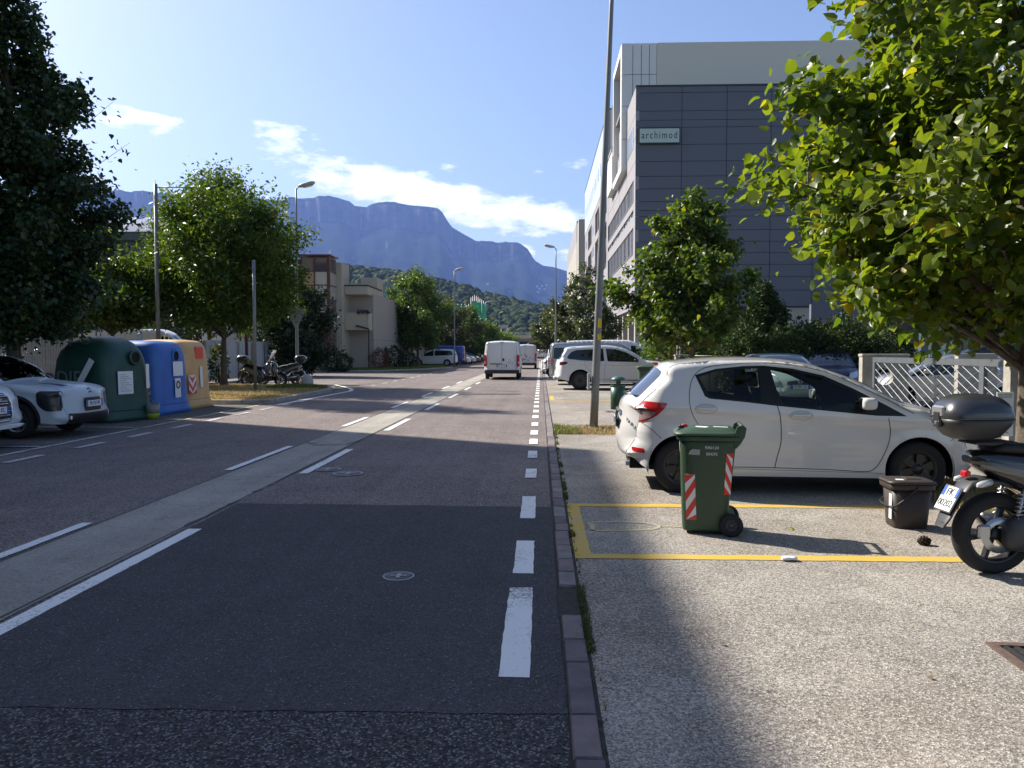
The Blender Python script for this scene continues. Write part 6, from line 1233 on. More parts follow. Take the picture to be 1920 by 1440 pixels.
# scaffolding with green net
Y = 182.; TC = thing('scaffolding', 'scaffold wrapped in green netting above the left row of trees', 'scaffolding', (0, 0, 0)); NET = pm('green_net', (.01, .33, .20), .6)
x0s, x1s, x2s = At(845, 580, Y)[0], At(886, 580, Y)[0], At(912, 580, Y)[0]; zt_ = At(880, 572, Y)[2]; z1_ = At(890, 565, Y)[2]
k = 0; x = x0s
while x < x1s-.3: ubox('net_panel', NET, TC, x, x+2.0, Y, Y+.06, 2, zt_-(k % 2)*.15); x += 2.06; k += 1
x = x1s
while x < x2s-.3: ubox('net_panel', NET, TC, x, x+1.05, Y-1, Y-.94, 2, z1_-(x-x1s)*.25); x += 1.1
b = MB()
for k in range(9): xx = At(883+k*3.4, 560, Y)[0]; b.tube([(xx, Y+.3, 1), (xx, Y+.3, At(890, 553+abs(k-2)*2.2, Y)[2])], .07, 5)
for k in range(7): xx = x0s+k*(x1s-x0s)/6; b.tube([(xx, Y-.1, 1), (xx, Y-.1, zt_+.3)], .06, 5)
b.build('pole', pm('scaffold_tube', (.35, .33, .33), .5, .5), TC); ubox('boarding', BEI, TC, x0s+4, x1s, Y+.1, Y+8, 0, zt_+.25)
# flyover
Y = 262.; TF = thing('flyover', 'road bridge crossing the street in the distance', 'bridge', (0, 0, 0)); zd = At(990, 634, Y)[2]; zr = At(990, 624, Y)[2]
xl, xr = -90, 60
b = MB(); b.loft([[(x, Y+dy, zz_-((x+4)/60)**2*1.4+(-.006*abs(x))) for dy, zz_ in ((0, zr-.75), (0, zd-.1), (1.5, zd-.9), (11, zd-.9), (12.5, zd-.1), (12.5, zr-.75))] for x in np.linspace(xl, xr, 16)], smooth=False); b.build('deck', BEI, TF)
for k in range(60): x = xl+2.5*k; ubox('railing_post', GALV, TF, x, x+.16, Y-.1, Y-.01, zr-.75-((x+4)/60)**2*1.4-.006*abs(x), zr+.35-((x+4)/60)**2*1.4-.006*abs(x))
b = MB()
for dz in (.05, .55, 1.0): b.tube([(x, Y-.12, zr-.75+dz-((x+4)/60)**2*1.4-.006*abs(x)) for x in np.linspace(xl, xr, 16)], .07, 5)
b.build('guard_rail', GALV, TF)
for px in (1004, 968, 1060): x = At(px, 640, Y+4)[0]; ubox('pier', BEI, TF, x-.5, x+.7, Y+3, Y+8, 0, zd-.92)
o = ubox('road_sign_panel', pm('sign_back_grey', (.30, .30, .31), .5), None, At(938, 612, 230)[0], At(953, 612, 230)[0], 230, 230.2, At(940, 616, 230)[2], At(940, 609, 230)[2]); tag(o, 'large grey back of a gantry sign left of the flyover', 'sign')
b = MB(); 
for px in (940, 951): b.tube([(At(px, 620, 230.4)[0], 230.4, 0), (At(px, 620, 230.4)[0], 230.4, At(940, 609, 230)[2])], .12, 6)
o = b.build('sign_support', GALV, o); o.matrix_parent_inverse = o.parent.matrix_basis.inverted()
# far village lights on the slope are white houses
from mathutils.bvhtree import BVHTree
mo = bpy.data.objects['mountain']; BV = BVHTree.FromPolygons([v.co for v in mo.data.vertices], [p.vertices for p in mo.data.polygons])
for (px, py) in ((1007, 538), (1011, 543), (1016, 537), (1021, 543), (1009, 549), (1024, 536), (914, 534)):
    hit = BV.ray_cast(Vector((0, 0, EYE)), _ray(px, py).normalized())[0]
    if hit is None: continue
    p = hit; T = thing('hillside_house', 'tiny white house on the lower mountain slope', 'house', (p[0], p[1], p[2]), 0, 'white houses on the slope'); ubox('wall', WHP, T, -9, 9, -8, 8, -30, 12)
    b = MB(); b.prism([(-10, 12), (10, 12), (0, 17)], -9, 9); b.build('roof', pm('roof_brown', (.15, .09, .07), .8), T)
# ================================================================= STREET FURNITURE
STON = pm('pale_cast_stone', (.42, .39, .34), .85, ns=12, var=.15, bump=.4, bs=90)
POLEM = pm('grey_painted_pole', (.20, .205, .21), .5, .2, ns=3, var=.12); LAMPM = pm('lamp_housing_grey', (.42, .42, .41), .45, ns=4, var=.1)
def lamp(label, loc, h, rz=0, lean=(0, 0), r0=.078, head=True, group='street lamps along the road'):
    T = thing('street_lamp', label, 'street lamp', loc, rz, group); b = MB(); K = 9
    b.tube([(lean[0]*k/K, lean[1]*k/K, h*k/K) for k in range(K+1)], [r0*(1-.52*k/K) for k in range(K+1)], 14); b.build('pole', POLEM, T)
    b = MB(); b.tube([(0, 0, 0), (0, 0, .035)], r0*1.35, 14); b.build('collar', CONC, T)
    x, y = lean
    b = MB(); b.tube([(x, y, h-.05), (x+.10, y, h+.06), (x+.22, y, h+.08)], .028, 8)
    b.loft([xring(x+dx, w, t, h+.08+dx*.22, 2.6, 16, y) for dx, w, t in ((.10, .05, .04), (.16, .085, .07), (.30, .13, .09), (.65, .15, .10), (.80, .12, .075), (.86, .05, .03))]); o = b.build('lamp_head', LAMPM, T)
    b = MB(); b.loft([[(x+dx, y+w, h+.08+dx*.22-.095-d) for w, d in ((-.10*k, 0), (-.06*k, .03*k), (.06*k, .03*k), (.10*k, 0))] for dx, k in ((.32, .5), (.38, 1), (.72, 1), (.78, .5))], closed=False); b.build('lamp_glass', CLRL, o)
    return T
px0, py0 = G(1113, 804); ptop = At(1147, 0, py0)
hh = 9.3; lx = (ptop[0]-px0)*hh/ptop[2]
L1 = lamp('tall lamp post leaning right on the planting strip, with two yellow stickers', (px0, py0, 0), hh, R(0), (lx, .05), .083)
for z0, z1 in ((2.0, 2.18), (1.76, 1.88)):
    b = MB(); b.bbox(lx*z0/hh+.005, lx*z0/hh+.068, -.088, -.060, z0, z1, .003); o = b.build('yellow_sticker', pm('yellow_label', (.62, .48, .02), .5), L1)
b = MB(); b.bbox(-.13, -.075, -.04, .04, .78, 1.10, .008); b.build('inspection_box', LAMPM, L1)
o = lamp('grey street lamp behind the parked motor scooters, carrying a give way sign', (At(557.5, 700, 35.5)[0], 35.5, 0), 8.85, 0, (.04, 0))
GW = thing('give_way_sign', 'triangular give way sign seen from behind on the lamp post by the scooters', 'traffic sign', (At(557.5, 700, 35.5)[0], 35.38, 0))
b = MB(); z0, z1 = At(558, 614, 35.4)[2], At(558, 578, 35.4)[2]; b.prism([(-.06, z0), (.06, z0), (.47, z1-.05), (.43, z1), (-.43, z1), (-.47, z1-.05)], -.012, .012, 'xz'); b.build('sign_back', pm('sign_back_grey', (.30, .30, .31), .5), GW)
b = MB(); b.box(-.3, .3, -.03, -.012, z1-.16, z1-.12); b.box(-.3, .3, -.03, -.012, z0+.3, z0+.34); b.build('bracket', GALV, GW)
b = MB(); b.prism([(-.05, z0+.03), (.05, z0+.03), (.44, z1-.04), (-.44, z1-.04)], .0125, .014, 'xz'); b.build('sign_face', RTAPE, GW)
for px, py, Y, lb in ((852, 508, 73, 'second lamp of the left side, above the nearest tree of the row'), (910, 568, 120, 'third lamp of the left side, in front of the green scaffold net'), (936, 587, 158, 'fourth small distant lamp of the left side')):
    lamp(lb, (At(px, 650, Y)[0], Y, 0), At(px, py, Y)[2], 0)
for px, py, Y, lb in ((1042, 466, 58, 'lamp on the right side beyond the camper van, head turned to the left'), (1027, 583, 147, 'distant lamp on the right side above the road end')):
    lamp(lb, (At(px, 650, Y)[0], Y, 0), At(px, py, Y)[2], R(180))
x, y = G(479, 738); T = thing('bare_post', 'short bare steel post standing on the dry grass island', 'post', (x, y, .1)); b = MB(); b.tube([(0, 0, 0), (0, 0, At(478, 489, y)[2]-.1)], .058, 14); b.build('post', POLEM, T); b = MB(); b.lathe([(.06, 0), (.063, .02), (.0005, .03)], 14, 'z', (0, 0, At(478, 489, y)[2]-.1)); b.build('cap', GALV, T)
x = At(297, 640, 29.5)[0]; T = thing('signal_post', 'tall post with a thin horizontal arm behind the recycling containers', 'post', (x, 29.5, 0)); h = At(295, 345, 29.5)[2]
b = MB(); b.tube([(0, 0, 0), (-.0, 0, h)], [.085, .07], 14); b.build('post', POLEM, T); b = MB(); b.tube([(0, 0, h-.12), (1.42, 0, h-.14)], .022, 8); b.tube([(1.42, 0, h-.14), (1.48, 0, h-.14)], .04, 8); b.tube([(0, 0, h), (0, 0, h+.16)], .008, 5); b.build('arm', POLEM, T)
x, y = G(700, 691); x2 = At(680, 617, y); T = thing('pedestrian_sign', 'blue and white sign on a thin pole leaning left over the verge', 'traffic sign', (x, y, .1)); b = MB(); dx = x2[0]-x; hz_ = x2[2]-.1
b.tube([(0, 0, 0), (dx, 0, hz_)], .03, 8); b.build('pole', GALV, T); an = math.atan2(dx, hz_)
e = MB(); e.box(-.05, .42, -.03, -.015, hz_-.92, hz_); o = e.build('sign_plate', pm('sign_blue', (.04, .22, .42), .4), T); 
e = MB(); e.box(.02, .34, -.034, -.031, hz_-.86, hz_-.45); e.build('sign_pictogram', pm('sign_white', (.65, .66, .66), .4), T); e = MB(); e.prism([(.10, hz_-.8), (.18, hz_-.62), (.14, hz_-.5), (.22, hz_-.5), (.22, hz_-.62), (.28, hz_-.8), (.23, hz_-.8), (.19, hz_-.68), (.15, hz_-.8)], -.037, -.0345); e.build('figure', INK, T); 
for ch in T.children[1:]: ch.location.x = dx*.82-.05; ch.rotation_euler.y = an*.9; ch.location.z = .18
x, y = G(575, 727); T = thing('stone_bollard', 'squat domed stone bollard at the tip of the grass island', 'bollard', (x, y, 0)); b = MB(); b.lathe([(.30, .0), (.30, .06), (.28, .07), (.28, .30), (.262, .39), (.22, .47), (.15, .53), (.07, .56), (.0005, .565)], 28); b.build('dome', STON, T)
x, y = G(1159, 799); T = thing('litter_bin', 'dark green litter bin with mushroom cap on a square post', 'litter bin', (x, y, 0))
GRB = pm('bin_green_metal', (.018, .075, .045), .4, ns=5, var=.1); b = MB(); b.box(-.045, .045, -.045, .045, 0, .93); b.build('post', pm('post_dark_metal', (.03, .04, .045), .5), T)
b = MB(); b.lathe([(.13, .34), (.15, .345), (.15, .84), (.143, .84), (.14, .36)], 28, 'z', (0, .10, 0)); b.lathe([(.152, .80), (.156, .81), (.156, .84), (.152, .85)], 28, 'z', (0, .10, 0)); b.build('bucket', GRB, T)
b = MB(); b.lathe([(.0005, 1.03), (.06, 1.025), (.12, 1.0), (.148, .965), (.15, .945), (.135, .935), (.0005, .93)], 28, 'z', (0, .05, 0)); b.build('cap', pm('bin_cap_green', (.03, .10, .08), .45), T)
b = MB(); b.bbox(-.12, .12, -.1, .1, 0, .035, .01); b.build('foot_slab', CONC, T)
# gate, pillars, sign
XF = 6.3; GALG = pm('galvanised_gate_grey', (.125, .138, .155), .45, .3, ns=6, var=.12)
def pillar(y, label, w=.87, h=1.44, hole=True, x0=6.13):
    T = thing('concrete_pillar', label, 'gate pillar', (x0, y, 0), 0, 'concrete gate pillars'); b = MB(); th = .16; cx, cz, r = w/2, h-.38, .17; n = 28
    if hole:
        outer = []; inner = [(cx+r*math.cos(a), cz+r*math.sin(a)) for a in np.linspace(0, 2*math.pi, n+1)[:-1]]
        pts, tri = tess([densify([(0, 0), (w, 0), (w, h), (0, h)], .2), inner], [(cx, .5)]); cen = pts[tri].mean(1); tri = tri[~pip(cen, inner)]; tri = tri[pip(cen[~pip(cen, inner)], [(0, 0), (w, 0), (w, h), (0, h)])]
        k = len(pts); v = [(p[0], -th/2, p[1]) for p in pts]+[(p[0], th/2, p[1]) for p in pts]; b.add(v, [tuple(t) for t in tri]+[tuple(reversed([i+k for i in t])) for t in tri])
        b.loft([[(a, -th/2, c) for a, c in inner], [(a, th/2, c) for a, c in inner]], cap=False, smooth=True); o4 = [(0, 0), (w, 0), (w, h), (0, h)]; b.loft([[(a, -th/2, c) for a, c in o4], [(a, th/2, c) for a, c in o4]], cap=False, smooth=False)
    else: b.box(0, w, -th/2, th/2, 0, h)
    b.build('slab', CONC, T); b = MB(); b.bbox(-.015, w+.015, -th/2-.02, th/2+.02, h+.002, h+.05, .01); b.build('cap', CONC, T); return T
pillar(15.35, 'grey concrete pillar with a round hole at the far end of the lattice gate'); P2 = pillar(10.6, 'sunlit concrete pillar with a round hole and a white notice, nearest the linden trunk', h=1.47)
pillar(18.2, 'concrete pillar standing behind the lattice gate, seen through its bars', x0=9.4, hole=False); pillar(21.5, 'square concrete pillar in the yard beyond the gate, half hidden by the near pillar', x0=12.6, hole=False)
S2 = thing('parking_notice', 'white municipal notice with a blue disc fixed to the sunlit pillar', 'sign', (6.13, 10.6-.085, 0)); zA, zB = At(1882, 818, 10.5)[2], At(1882, 735, 10.5)[2]; xA, xB = At(1869, 770, 10.5)[0]-6.13, At(1901, 770, 10.5)[0]-6.13
b = MB(); b.bbox(xA, xB, -.012, 0, zA, zB, .002); b.build('notice_plate', PLATE, S2)
cx_ = (xA+xB)/2; cz_ = zA+(zB-zA)*.58; b = MB(); b.lathe([(.0005, 0), (.075, 0)], 28, 'y', (cx_, -.0135, cz_)); b.build('blue_disc', pm('sign_disc_blue', (.02, .22, .60), .4), S2)
for q, (tx, s) in enumerate((('Comune di BOLZANO', .024), ('Stadtgemeinde BOZEN', .021))): text(tx, s, 'lettering', INK, S2, (cx_, -.0135, zB-.035-.03*q), (R(90), 0, 0), .0005, sx=.8)
for q, (tx, s) in enumerate((('Passo carrabile', .026), ('Zufahrt', .026), ('116-1998', .028))): text(tx, s, 'lettering', INK, S2, (cx_, -.0135, zA+.13-.04*q), (R(90), 0, 0), .0005, sx=.8)
GT = thing('lattice_gate', 'grey sliding gate with a diagonal lattice between the two holed pillars', 'gate', (XF, 0, 0)); y0, y1 = 10.85, 15.15; zt_ = 1.43
for q in ((y0, y1, zt_-.10, zt_), (y0, y1, .12, .22), (y0, y0+.09, .22, zt_-.10), (y1-.09, y1, .22, zt_-.10), (y0+.55, y0+.67, .22, zt_-.10)): b = MB(); b.box(-.03, .03, q[0]+.001, q[1]-.001, q[2]+.001, q[3]-.001); b.build('gate_frame', GALG, GT)
me_bar = {}
zl, zh = .20, zt_-.09; H_ = zh-zl
sl_k = .47; run = H_/sl_k
for sgn, xo in ((1, -.012), (-1, .012)):
    y = y0-run
    while y < y1:
        a, c = y, y+run; a2, c2 = max(a, y0+.08), min(c, y1-.08)
        if c2-a2 > .05:
            za, zb_ = zl+(a2-a)*sl_k, zl+(c2-a)*sl_k
            if sgn < 0: za, zb_ = zh-(a2-a)*sl_k, zh-(c2-a)*sl_k
            b = MB(); b.tube([(xo, a2, za), (xo, c2, zb_)], .0075, 6, smooth=False); b.build('lattice_bar', GALG, GT)
        y += .30
# yard wall pieces, cabinet, meter boxes by the middle linden
cab = thing('utility_cabinet', 'tall pale grey utility cabinet beside the entrance of the dark office', 'utility cabinet', (At(1211, 660, 44)[0], 44, 0)); b = MB(); b.bbox(-.33, .33, -.2, .2, 0, 1.95, .02); b.build('cabinet_body', LAMPM, cab); b = MB(); b.box(-.30, -.01, -.215, -.201, .1, 1.85); b.box(.01, .30, -.215, -.201, .1, 1.85); b.build('door', LGT, cab); b = MB(); b.bbox(-.36, .36, -.23, .23, 1.955, 2.03, .01); b.build('roof', FRM, cab)
for i, px in enumerate((1222, 1233, 1272, 1283)):
    Y = 38. if i < 2 else 33.; T = thing('low_stone_pillar', ['low grey pillar right of the utility cabinet', 'low grey pillar beside the brown shrub', 'low stone pillar left of the linden trunk', 'low stone pillar touching the linden trunk'][i], 'pillar', (At(px, 670, Y)[0], Y, 0), 0, 'low pillars of the yard wall'); b = MB(); b.bbox(-.14, .14, -.14, .14, 0, At(px, 665, Y)[2]-.06, .01); b.build('shaft', CONC, T); b = MB(); zc = At(px, 665, Y)[2]; b.bbox(-.17, .17, -.17, .17, zc-.058, zc, .01); b.build('cap', CONC, T)
W_ = thing('low_yard_wall', 'low concrete yard wall with railings behind the white hatchback', 'wall', (0, 0, 0))
for i, (pa, pb) in enumerate(((1292, 1330), (1332, 1380), (1382, 1428))): ubox('wall_section', CONC, W_, At(pa, 670, 30)[0], At(pb, 670, 30)[0], 30, 30.25, 0, At(pa, 671, 30)[2])
b = MB(); b.tube([(At(1292, 670, 30.1)[0], 30.1, At(0, 667, 30)[2]), (At(1428, 670, 30.1)[0], 30.1, At(0, 667, 30)[2])], .02, 6); b.build('hand_rail', GALV, W_)
wp = thing('white_posts', 'pair of thin white posts standing by the trunk of the medium linden', 'posts', (0, 0, 0))
for px in (1270, 1275): b = MB(); X = At(px, 640, 34)[0]; b.tube([(X, 34, 0), (X, 34, 3.2)], .03, 8); b.build('post', LAMPM, wp)
# left fences
PG = pm('weathered_fence_slat', (.24, .24, .23), .75, ns=3, var=.25)
XFn = -15.9; FN = thing('palisade_fence', 'grey vertical slat fence behind the recycling containers', 'fence', (XFn, 0, 0)); sm = MB(); sm.box(-.012, .012, -.045, .045, .15, 1.93); sm.add([(-.012, -.045, 1.93), (.012, -.045, 1.93), (.012, .045, 1.93), (-.012, .045, 1.93), (-.012, 0, 2.0), (.012, 0, 2.0)], [(0, 4, 3), (1, 2, 5), (0, 1, 5, 4), (2, 3, 4, 5)])
sl_ = sm.build('slat', PG, FN, (0, 17.0, 0)); y = 17.14; i = 0
while y < 36.4: o = sl_.copy(); COL.objects.link(o); o.parent = FN; o.location.y = y; o.rotation_euler.y = rg.uniform(-.006, .006); y += .135; i += 1
for z in (.45, 1.6): ubox('rail', PG, FN, -.06, -.014, 16.9, 36.5, z, z+.06)
for k in range(9): ubox('fence_post', PG, FN, -.13, -.062, 16.9+2.4*k, 16.98+2.4*k, 0, 1.95)
ubox('plinth', CONC, FN, -.1, .1, 16.9, 36.5, 0, .14)
FC = thing('sheet_fence', 'light grey corrugated sheet fence right of the slat fence, behind the corner tree', 'fence', (XFn, 0, 0)); GS = pm('grey_sheet_metal', (.30, .33, .35), .5, .3)
yy = 36.6
while yy < 45:
    b = MB(); b.loft([[(.03*math.sin(t*2*math.pi*4), yy+t*1.0, z) for t in np.linspace(0, .99, 33)] for z in (.1, 2.06)], closed=False, cap=False, smooth=True); o = b.build('metal_sheet', GS, FC); yy += 1.0
for k in range(5): ubox('fence_post', PG, FC, .05, .12, 36.6+2.05*k, 36.7+2.05*k, 0, 2.0)
YW = 39.; BW = thing('blank_hoarding', 'blank white board on reddish posts behind the sheet fence', 'board', (0, 0, 0)); x0_, x1_ = At(378, 620, YW)[0], At(448, 620, YW)[0]; z0, z1 = At(400, 640, YW)[2], At(400, 611, YW)[2]
for k in range(3): a = x0_+(x1_-x0_)*k/3; ubox('board_panel', pm('white_board', (.55, .57, .60), .6), BW, a+.01, a+(x1_-x0_)/3-.01, YW, YW+.04, z0, z1)
for px in (393, 463): X = At(px, 620, YW)[0]; ubox('post', REDF, BW, X-.07, X+.07, YW-.12, YW-.02, 0, At(400, 588, YW)[2])
# ================================================================= BINS, CONTAINERS
cb = G(1338, 1005)
wheelie_bin('dark green two wheeled bin with red and white strips in front of the white hatchback', (cb[0]-.02, cb[1]+.20, 0), R(-9), True, .97)
c2 = (At(1214, 700, 23)[0]+.05, 23.2, 0); B2 = wheelie_bin('larger green wheeled bin behind the white hatchback, in front of the white SUV', c2, R(-4), False, 1.22)
cc = G(1704, 993); caddy('small dark brown waste caddy with a folded handle, beside the scooter wheel', (cc[0]+.04, cc[1]+.14, 0), R(-4))
CG = pm('green_fibreglass', (.012, .055, .040), .45, ns=2.5, var=.18, det=8, bump=.1, bs=60); CB = pm('blue_fibreglass', (.035, .13, .42), .45, ns=2.5, var=.15, det=8, bump=.1, bs=60); CO = pm('orange_fibreglass', (.60, .36, .15), .5, ns=2.5, var=.12, det=8, bump=.1, bs=60)
r1 = recycling('dark green domed bottle bank with faded graffiti, nearest of the three containers', (-9.86, 17.35, 0), R(-14), CG, .84, .72, rib=False)
filler(r1, .80, .12, 1.40, CG); sheet(r1, .845, -.42, .02, .60, 1.10, tl=.012); sheet(r1, .845, .42, .52, .70, 1.25, tl=.01)
b = MB(); b.add([(-.06, -.80, .64), (.10, -.81, .60), (.56, -.775, 1.32), (.42, -.765, 1.40)], [(0, 1, 2, 3)]); b.build('torn_notice', WPAPER, r1)
hazard(r1, (.44, -.765, .42), (1, 0, 0), (0, .02, 1), .22, .40, 2, flip=1)
GRF = pm('faded_chalk_paint', (.13, .20, .19), .8)
for k in range(9): b = MB(); b.box(.8485, .8495, -.36, -.04-.07*(k % 3), .66+.045*k, .672+.045*k); o = b.build('print_line', pm('grey_print', (.30, .30, .31), .7), r1); o.location.x = -.001-.0011*k
text('DIF', .50, 'graffiti', GRF, r1, (-.20, -.722, .92), (R(88), 0, 0), .002, sx=.9)
r2 = recycling('blue paper recycling container between the green and the orange one', (-9.95, 19.35, 0), R(-3), CB, .84, .80, H=1.80, boxy=True)
filler(r2, .78, .15, 1.42, CB); sheet(r2, .838, -.05, .42, .92, 1.28, tl=.012); o = sheet(r2, .865, -.02, .25, .38, .86, tl=.01); b = MB(); b.lathe([(.06, .0), (.10, .0)], 20, 'x', (.872, .115, .70)); b.build('no_parking_ring', REDF, r2)
hazard(r2, (.44, -.842, .40), (.21, .012, 0), (-.02, .03, 1), 1.1, .42, 2, chev=True)
b = MB(); b.tube([(.60, -.87, .0), (.64, -.85, .22), (.70, -.83, .42)], [.02, .03, .01], 6); b.build('cracked_skirt_edge', SEAM, r2)
r3 = recycling('orange recycling container with a red flap, farthest of the three', (-10.15, 21.20, 0), R(-2), CO, .84, .80, H=1.85, boxy=True)
b = MB(); b.bbox(.70, .80, -.10, .34, 1.33, 1.66, .02); b.build('red_flap', pm('red_orange_plastic', (.70, .05, .02), .35), r3)
hazard(r3, (.878, -.66, .40), (0, 1, 0), (-.03, 0, 1), .42, .50, 2, chev=True); sheet(r3, .852, .05, .20, .55, 1.12, tl=.015)
T = thing('paint_bucket', 'small grey bucket with a lime green base, left at the foot of the blue container', 'bucket', (G(287, 786)[0]-.05, G(287, 786)[1]+.1, 0)); b = MB(); b.lathe([(.0005, .09), (.13, .09), (.155, .33), (.15, .33), (.126, .10)], 24); b.build('bucket', pm('grey_galvanised', (.20, .20, .19), .5), T)
b = MB(); b.lathe([(.0005, 0), (.10, 0), (.15, .10), (.15, .12), (.0005, .12)], 24); b.build('base', pm('lime_plastic', (.32, .40, .03), .5), T); b = MB(); b.tube([(-.15, 0, .32), (-.11, .1, .36), (.11, .1, .36), (.15, 0, .32)], .005, 5); b.build('handle', GALV, T)
T = thing('waste_bag', 'small dark blue bag leaning between the green and blue containers', 'bag', (G(270, 784)[0]-.05, G(270, 784)[1]+.25, 0)); b = MB(); b.loft([sring(.14, .12, 0, 3, 16), sring(.18, .15, .12, 2.5, 16), sring(.15, .13, .35, 2.4, 16, .01), sring(.06, .05, .46, 2, 16, .02), sring(.09, .07, .52, 2, 16, .02)]); b.build('bag', pm('dark_blue_bag', (.015, .025, .09), .4), T)
# ================================================================= VEHICLES
sp = spec_hatch(True); YP_ = 8.52+.72
CARX = At(1275, 880, 8.42)[0]+1.27
H1 = build_car('parked_hatchback', 'white five door hatchback with black wheels, parked behind the green wheeled bin', sp, WHITE, (CARX+.09, 9.30, 0), R(-3.6))
INT = pm('seat_fabric_dark', (.02, .02, .022), .9); 
for (sx_, sy_) in ((.10, -.36), (.10, .36)):
    b = MB(); b.bbox(sx_-.25, sx_+.27, sy_-.24, sy_+.24, .30, .52, .04); b.loft([[(sx_-.22-(z-.5)*.28+dx, sy_+w*wy, z) for dx, wy in ((0, -1), (.10, -.9), (.12, 0), (.10, .9), (0, 1), (-.04, 0))] for z, w in ((.48, .23), (.8, .23), (1.04, .19), (1.10, .15))]); s_ = b.build('front_seat', INT, H1)
    b = MB(); b.loft([sring(.05, .13, 1.12, 4, 16, sx_-.40, sy_), sring(.055, .135, 1.16, 4, 16, sx_-.40, sy_), sring(.05, .12, 1.29, 4, 16, sx_-.42, sy_)]); b.tube([(sx_-.39, sy_-.05, 1.06), (sx_-.40, sy_-.05, 1.16)], .008, 6); b.tube([(sx_-.39, sy_+.05, 1.06), (sx_-.40, sy_+.05, 1.16)], .008, 6); b.build('headrest', INT, s_)
b = MB(); b.bbox(-1.1, -.62, -.62, .62, .30, .52, .04); b.loft([[(-1.12-(z-.5)*.2+dx, yy, z) for dx, yy in ((0, -.62), (.12, -.6), (.12, .6), (0, .62))] for z in (.48, 1.0)], smooth=False); b.build('rear_seat', INT, H1)
b = MB(); b.prism([(.62, .45), (.62, .82), (.78, .90), (1.02, .90), (1.1, .6), (1.1, .4)], -.68, .68); b.build('dashboard', pm('dashboard_plastic', (.03, .03, .032), .6), H1)
b = MB(); ring = [(.50-.13*math.sin(a)*.45, .36+.18*math.cos(a), .86+.18*math.sin(a)*.9) for a in np.linspace(0, 2*math.pi, 25)]; b.tube(ring, .014, 8, cap=False); b.tube([(.5, .36, .86), (.66, .36, .80)], .03, 8)
for a in (0, math.pi, 4.71): b.tube([(.5, .36, .86), (.50-.13*math.sin(a)*.45, .36+.18*math.cos(a), .86+.18*math.sin(a)*.9)], .012, 6)
b.build('steering_wheel', BLK, H1); b = MB(); b.box(-1.6, 1.0, -.70, .70, .24, .30); b.build('floor', pm('underbody_black', (.008, .008, .009), .9), H1)
Bh = T_B[H1.name]
def sidepatch(x, z): return float(Bh.w([x], [z])[0])
for hx, hz_ in ((-1.02+.0, .925), (-.03, .86)):
    for sg in (1, -1):
        y = sidepatch(hx, hz_); b = MB(); pts = [(hx+.115*math.cos(a), hz_+.045*math.sin(a)) for a in np.linspace(0, 2*math.pi, 22)[:-1]]; dp, dt = tess([pts], [(hx+dx, hz_+dz) for dx in (-.06, -.03, 0, .03, .06) for dz in (-.02, 0, .02)]); V, N = Bh.side(dp, sg, -.006)
        rr = np.hypot((dp[:, 0]-hx)/.115, (dp[:, 1]-hz_)/.045); V, N = Bh.side(dp, sg, .0015); N[:, 2] += (1-rr)*-.0+np.sign(dp[:, 1]-hz_)*-.35*(rr < .95); N /= np.linalg.norm(N, axis=1)[:, None]; o = nmesh('handle_recess', V, N, dt, WHITE, H1); rp = np.array([(hx+.117*math.cos(a), hz_+.047*math.sin(a)) for a in np.linspace(0, 2*math.pi, 30)]); VV, _n = Bh.side(rp, sg, .0005); q_ = MB(); q_.tube([tuple(p) for p in VV], .0022, 5, cap=False); q_.build('recess_edge', pm('recess_shade', (.16, .16, .16), .6), H1)
        b.loft([[(hx+dx, sg*(y+q[0]), hz_+.006+q[1]) for q in ((.008+k*.0, -.012*k), (.022+.012*k, -.013*k), (.026+.012*k, 0), (.022+.012*k, .013*k), (.008, .012*k))] for dx, k in ((-.095, .45), (-.085, .9), (-.03, 1), (.04, 1), (.09, .85), (.10, .4))]); b.build('door_handle', WHITE, H1)
# wiper, spoiler lamp, aerial, tailgate handle, badge text, exhaust
b = MB(); b.tube([(-1.83, 0, 1.03), (-1.86, -.06, 1.06), (-1.80, -.42, 1.10)], .010, 6); b.build('rear_wiper', BLK, H1)
b = MB(); b.bbox(-1.52, -1.47, -.12, .12, 1.385, 1.412, .004); b.build('high_brake_light', REDL, H1)
b = MB(); b.loft([sring(.05, .025, 1.445, 2, 12, -1.18), sring(.03, .012, 1.475, 2, 12, -1.19), sring(.008, .004, 1.49, 2, 12, -1.21)]); b.build('roof_aerial', BLK, H1)
b = MB(); b.bbox(-1.945, -1.88, -.26, .26, .845, .872, .01); b.build('tailgate_grip', CHROME, H1)
plate(H1, Bh, -1.955, .735, 'EL 371 LJ', tilt=R(-4)); text('YARIS', .06, 'lettering', BADGE, H1, (-1.915, -.45, .835), (R(90), 0, R(-90)), .006)
b = MB(); b.tube([(-1.85, -.35, .26), (-1.70, -.35, .27)], .03, 10, cap=False); b.build('exhaust_pipe', GALV, H1)
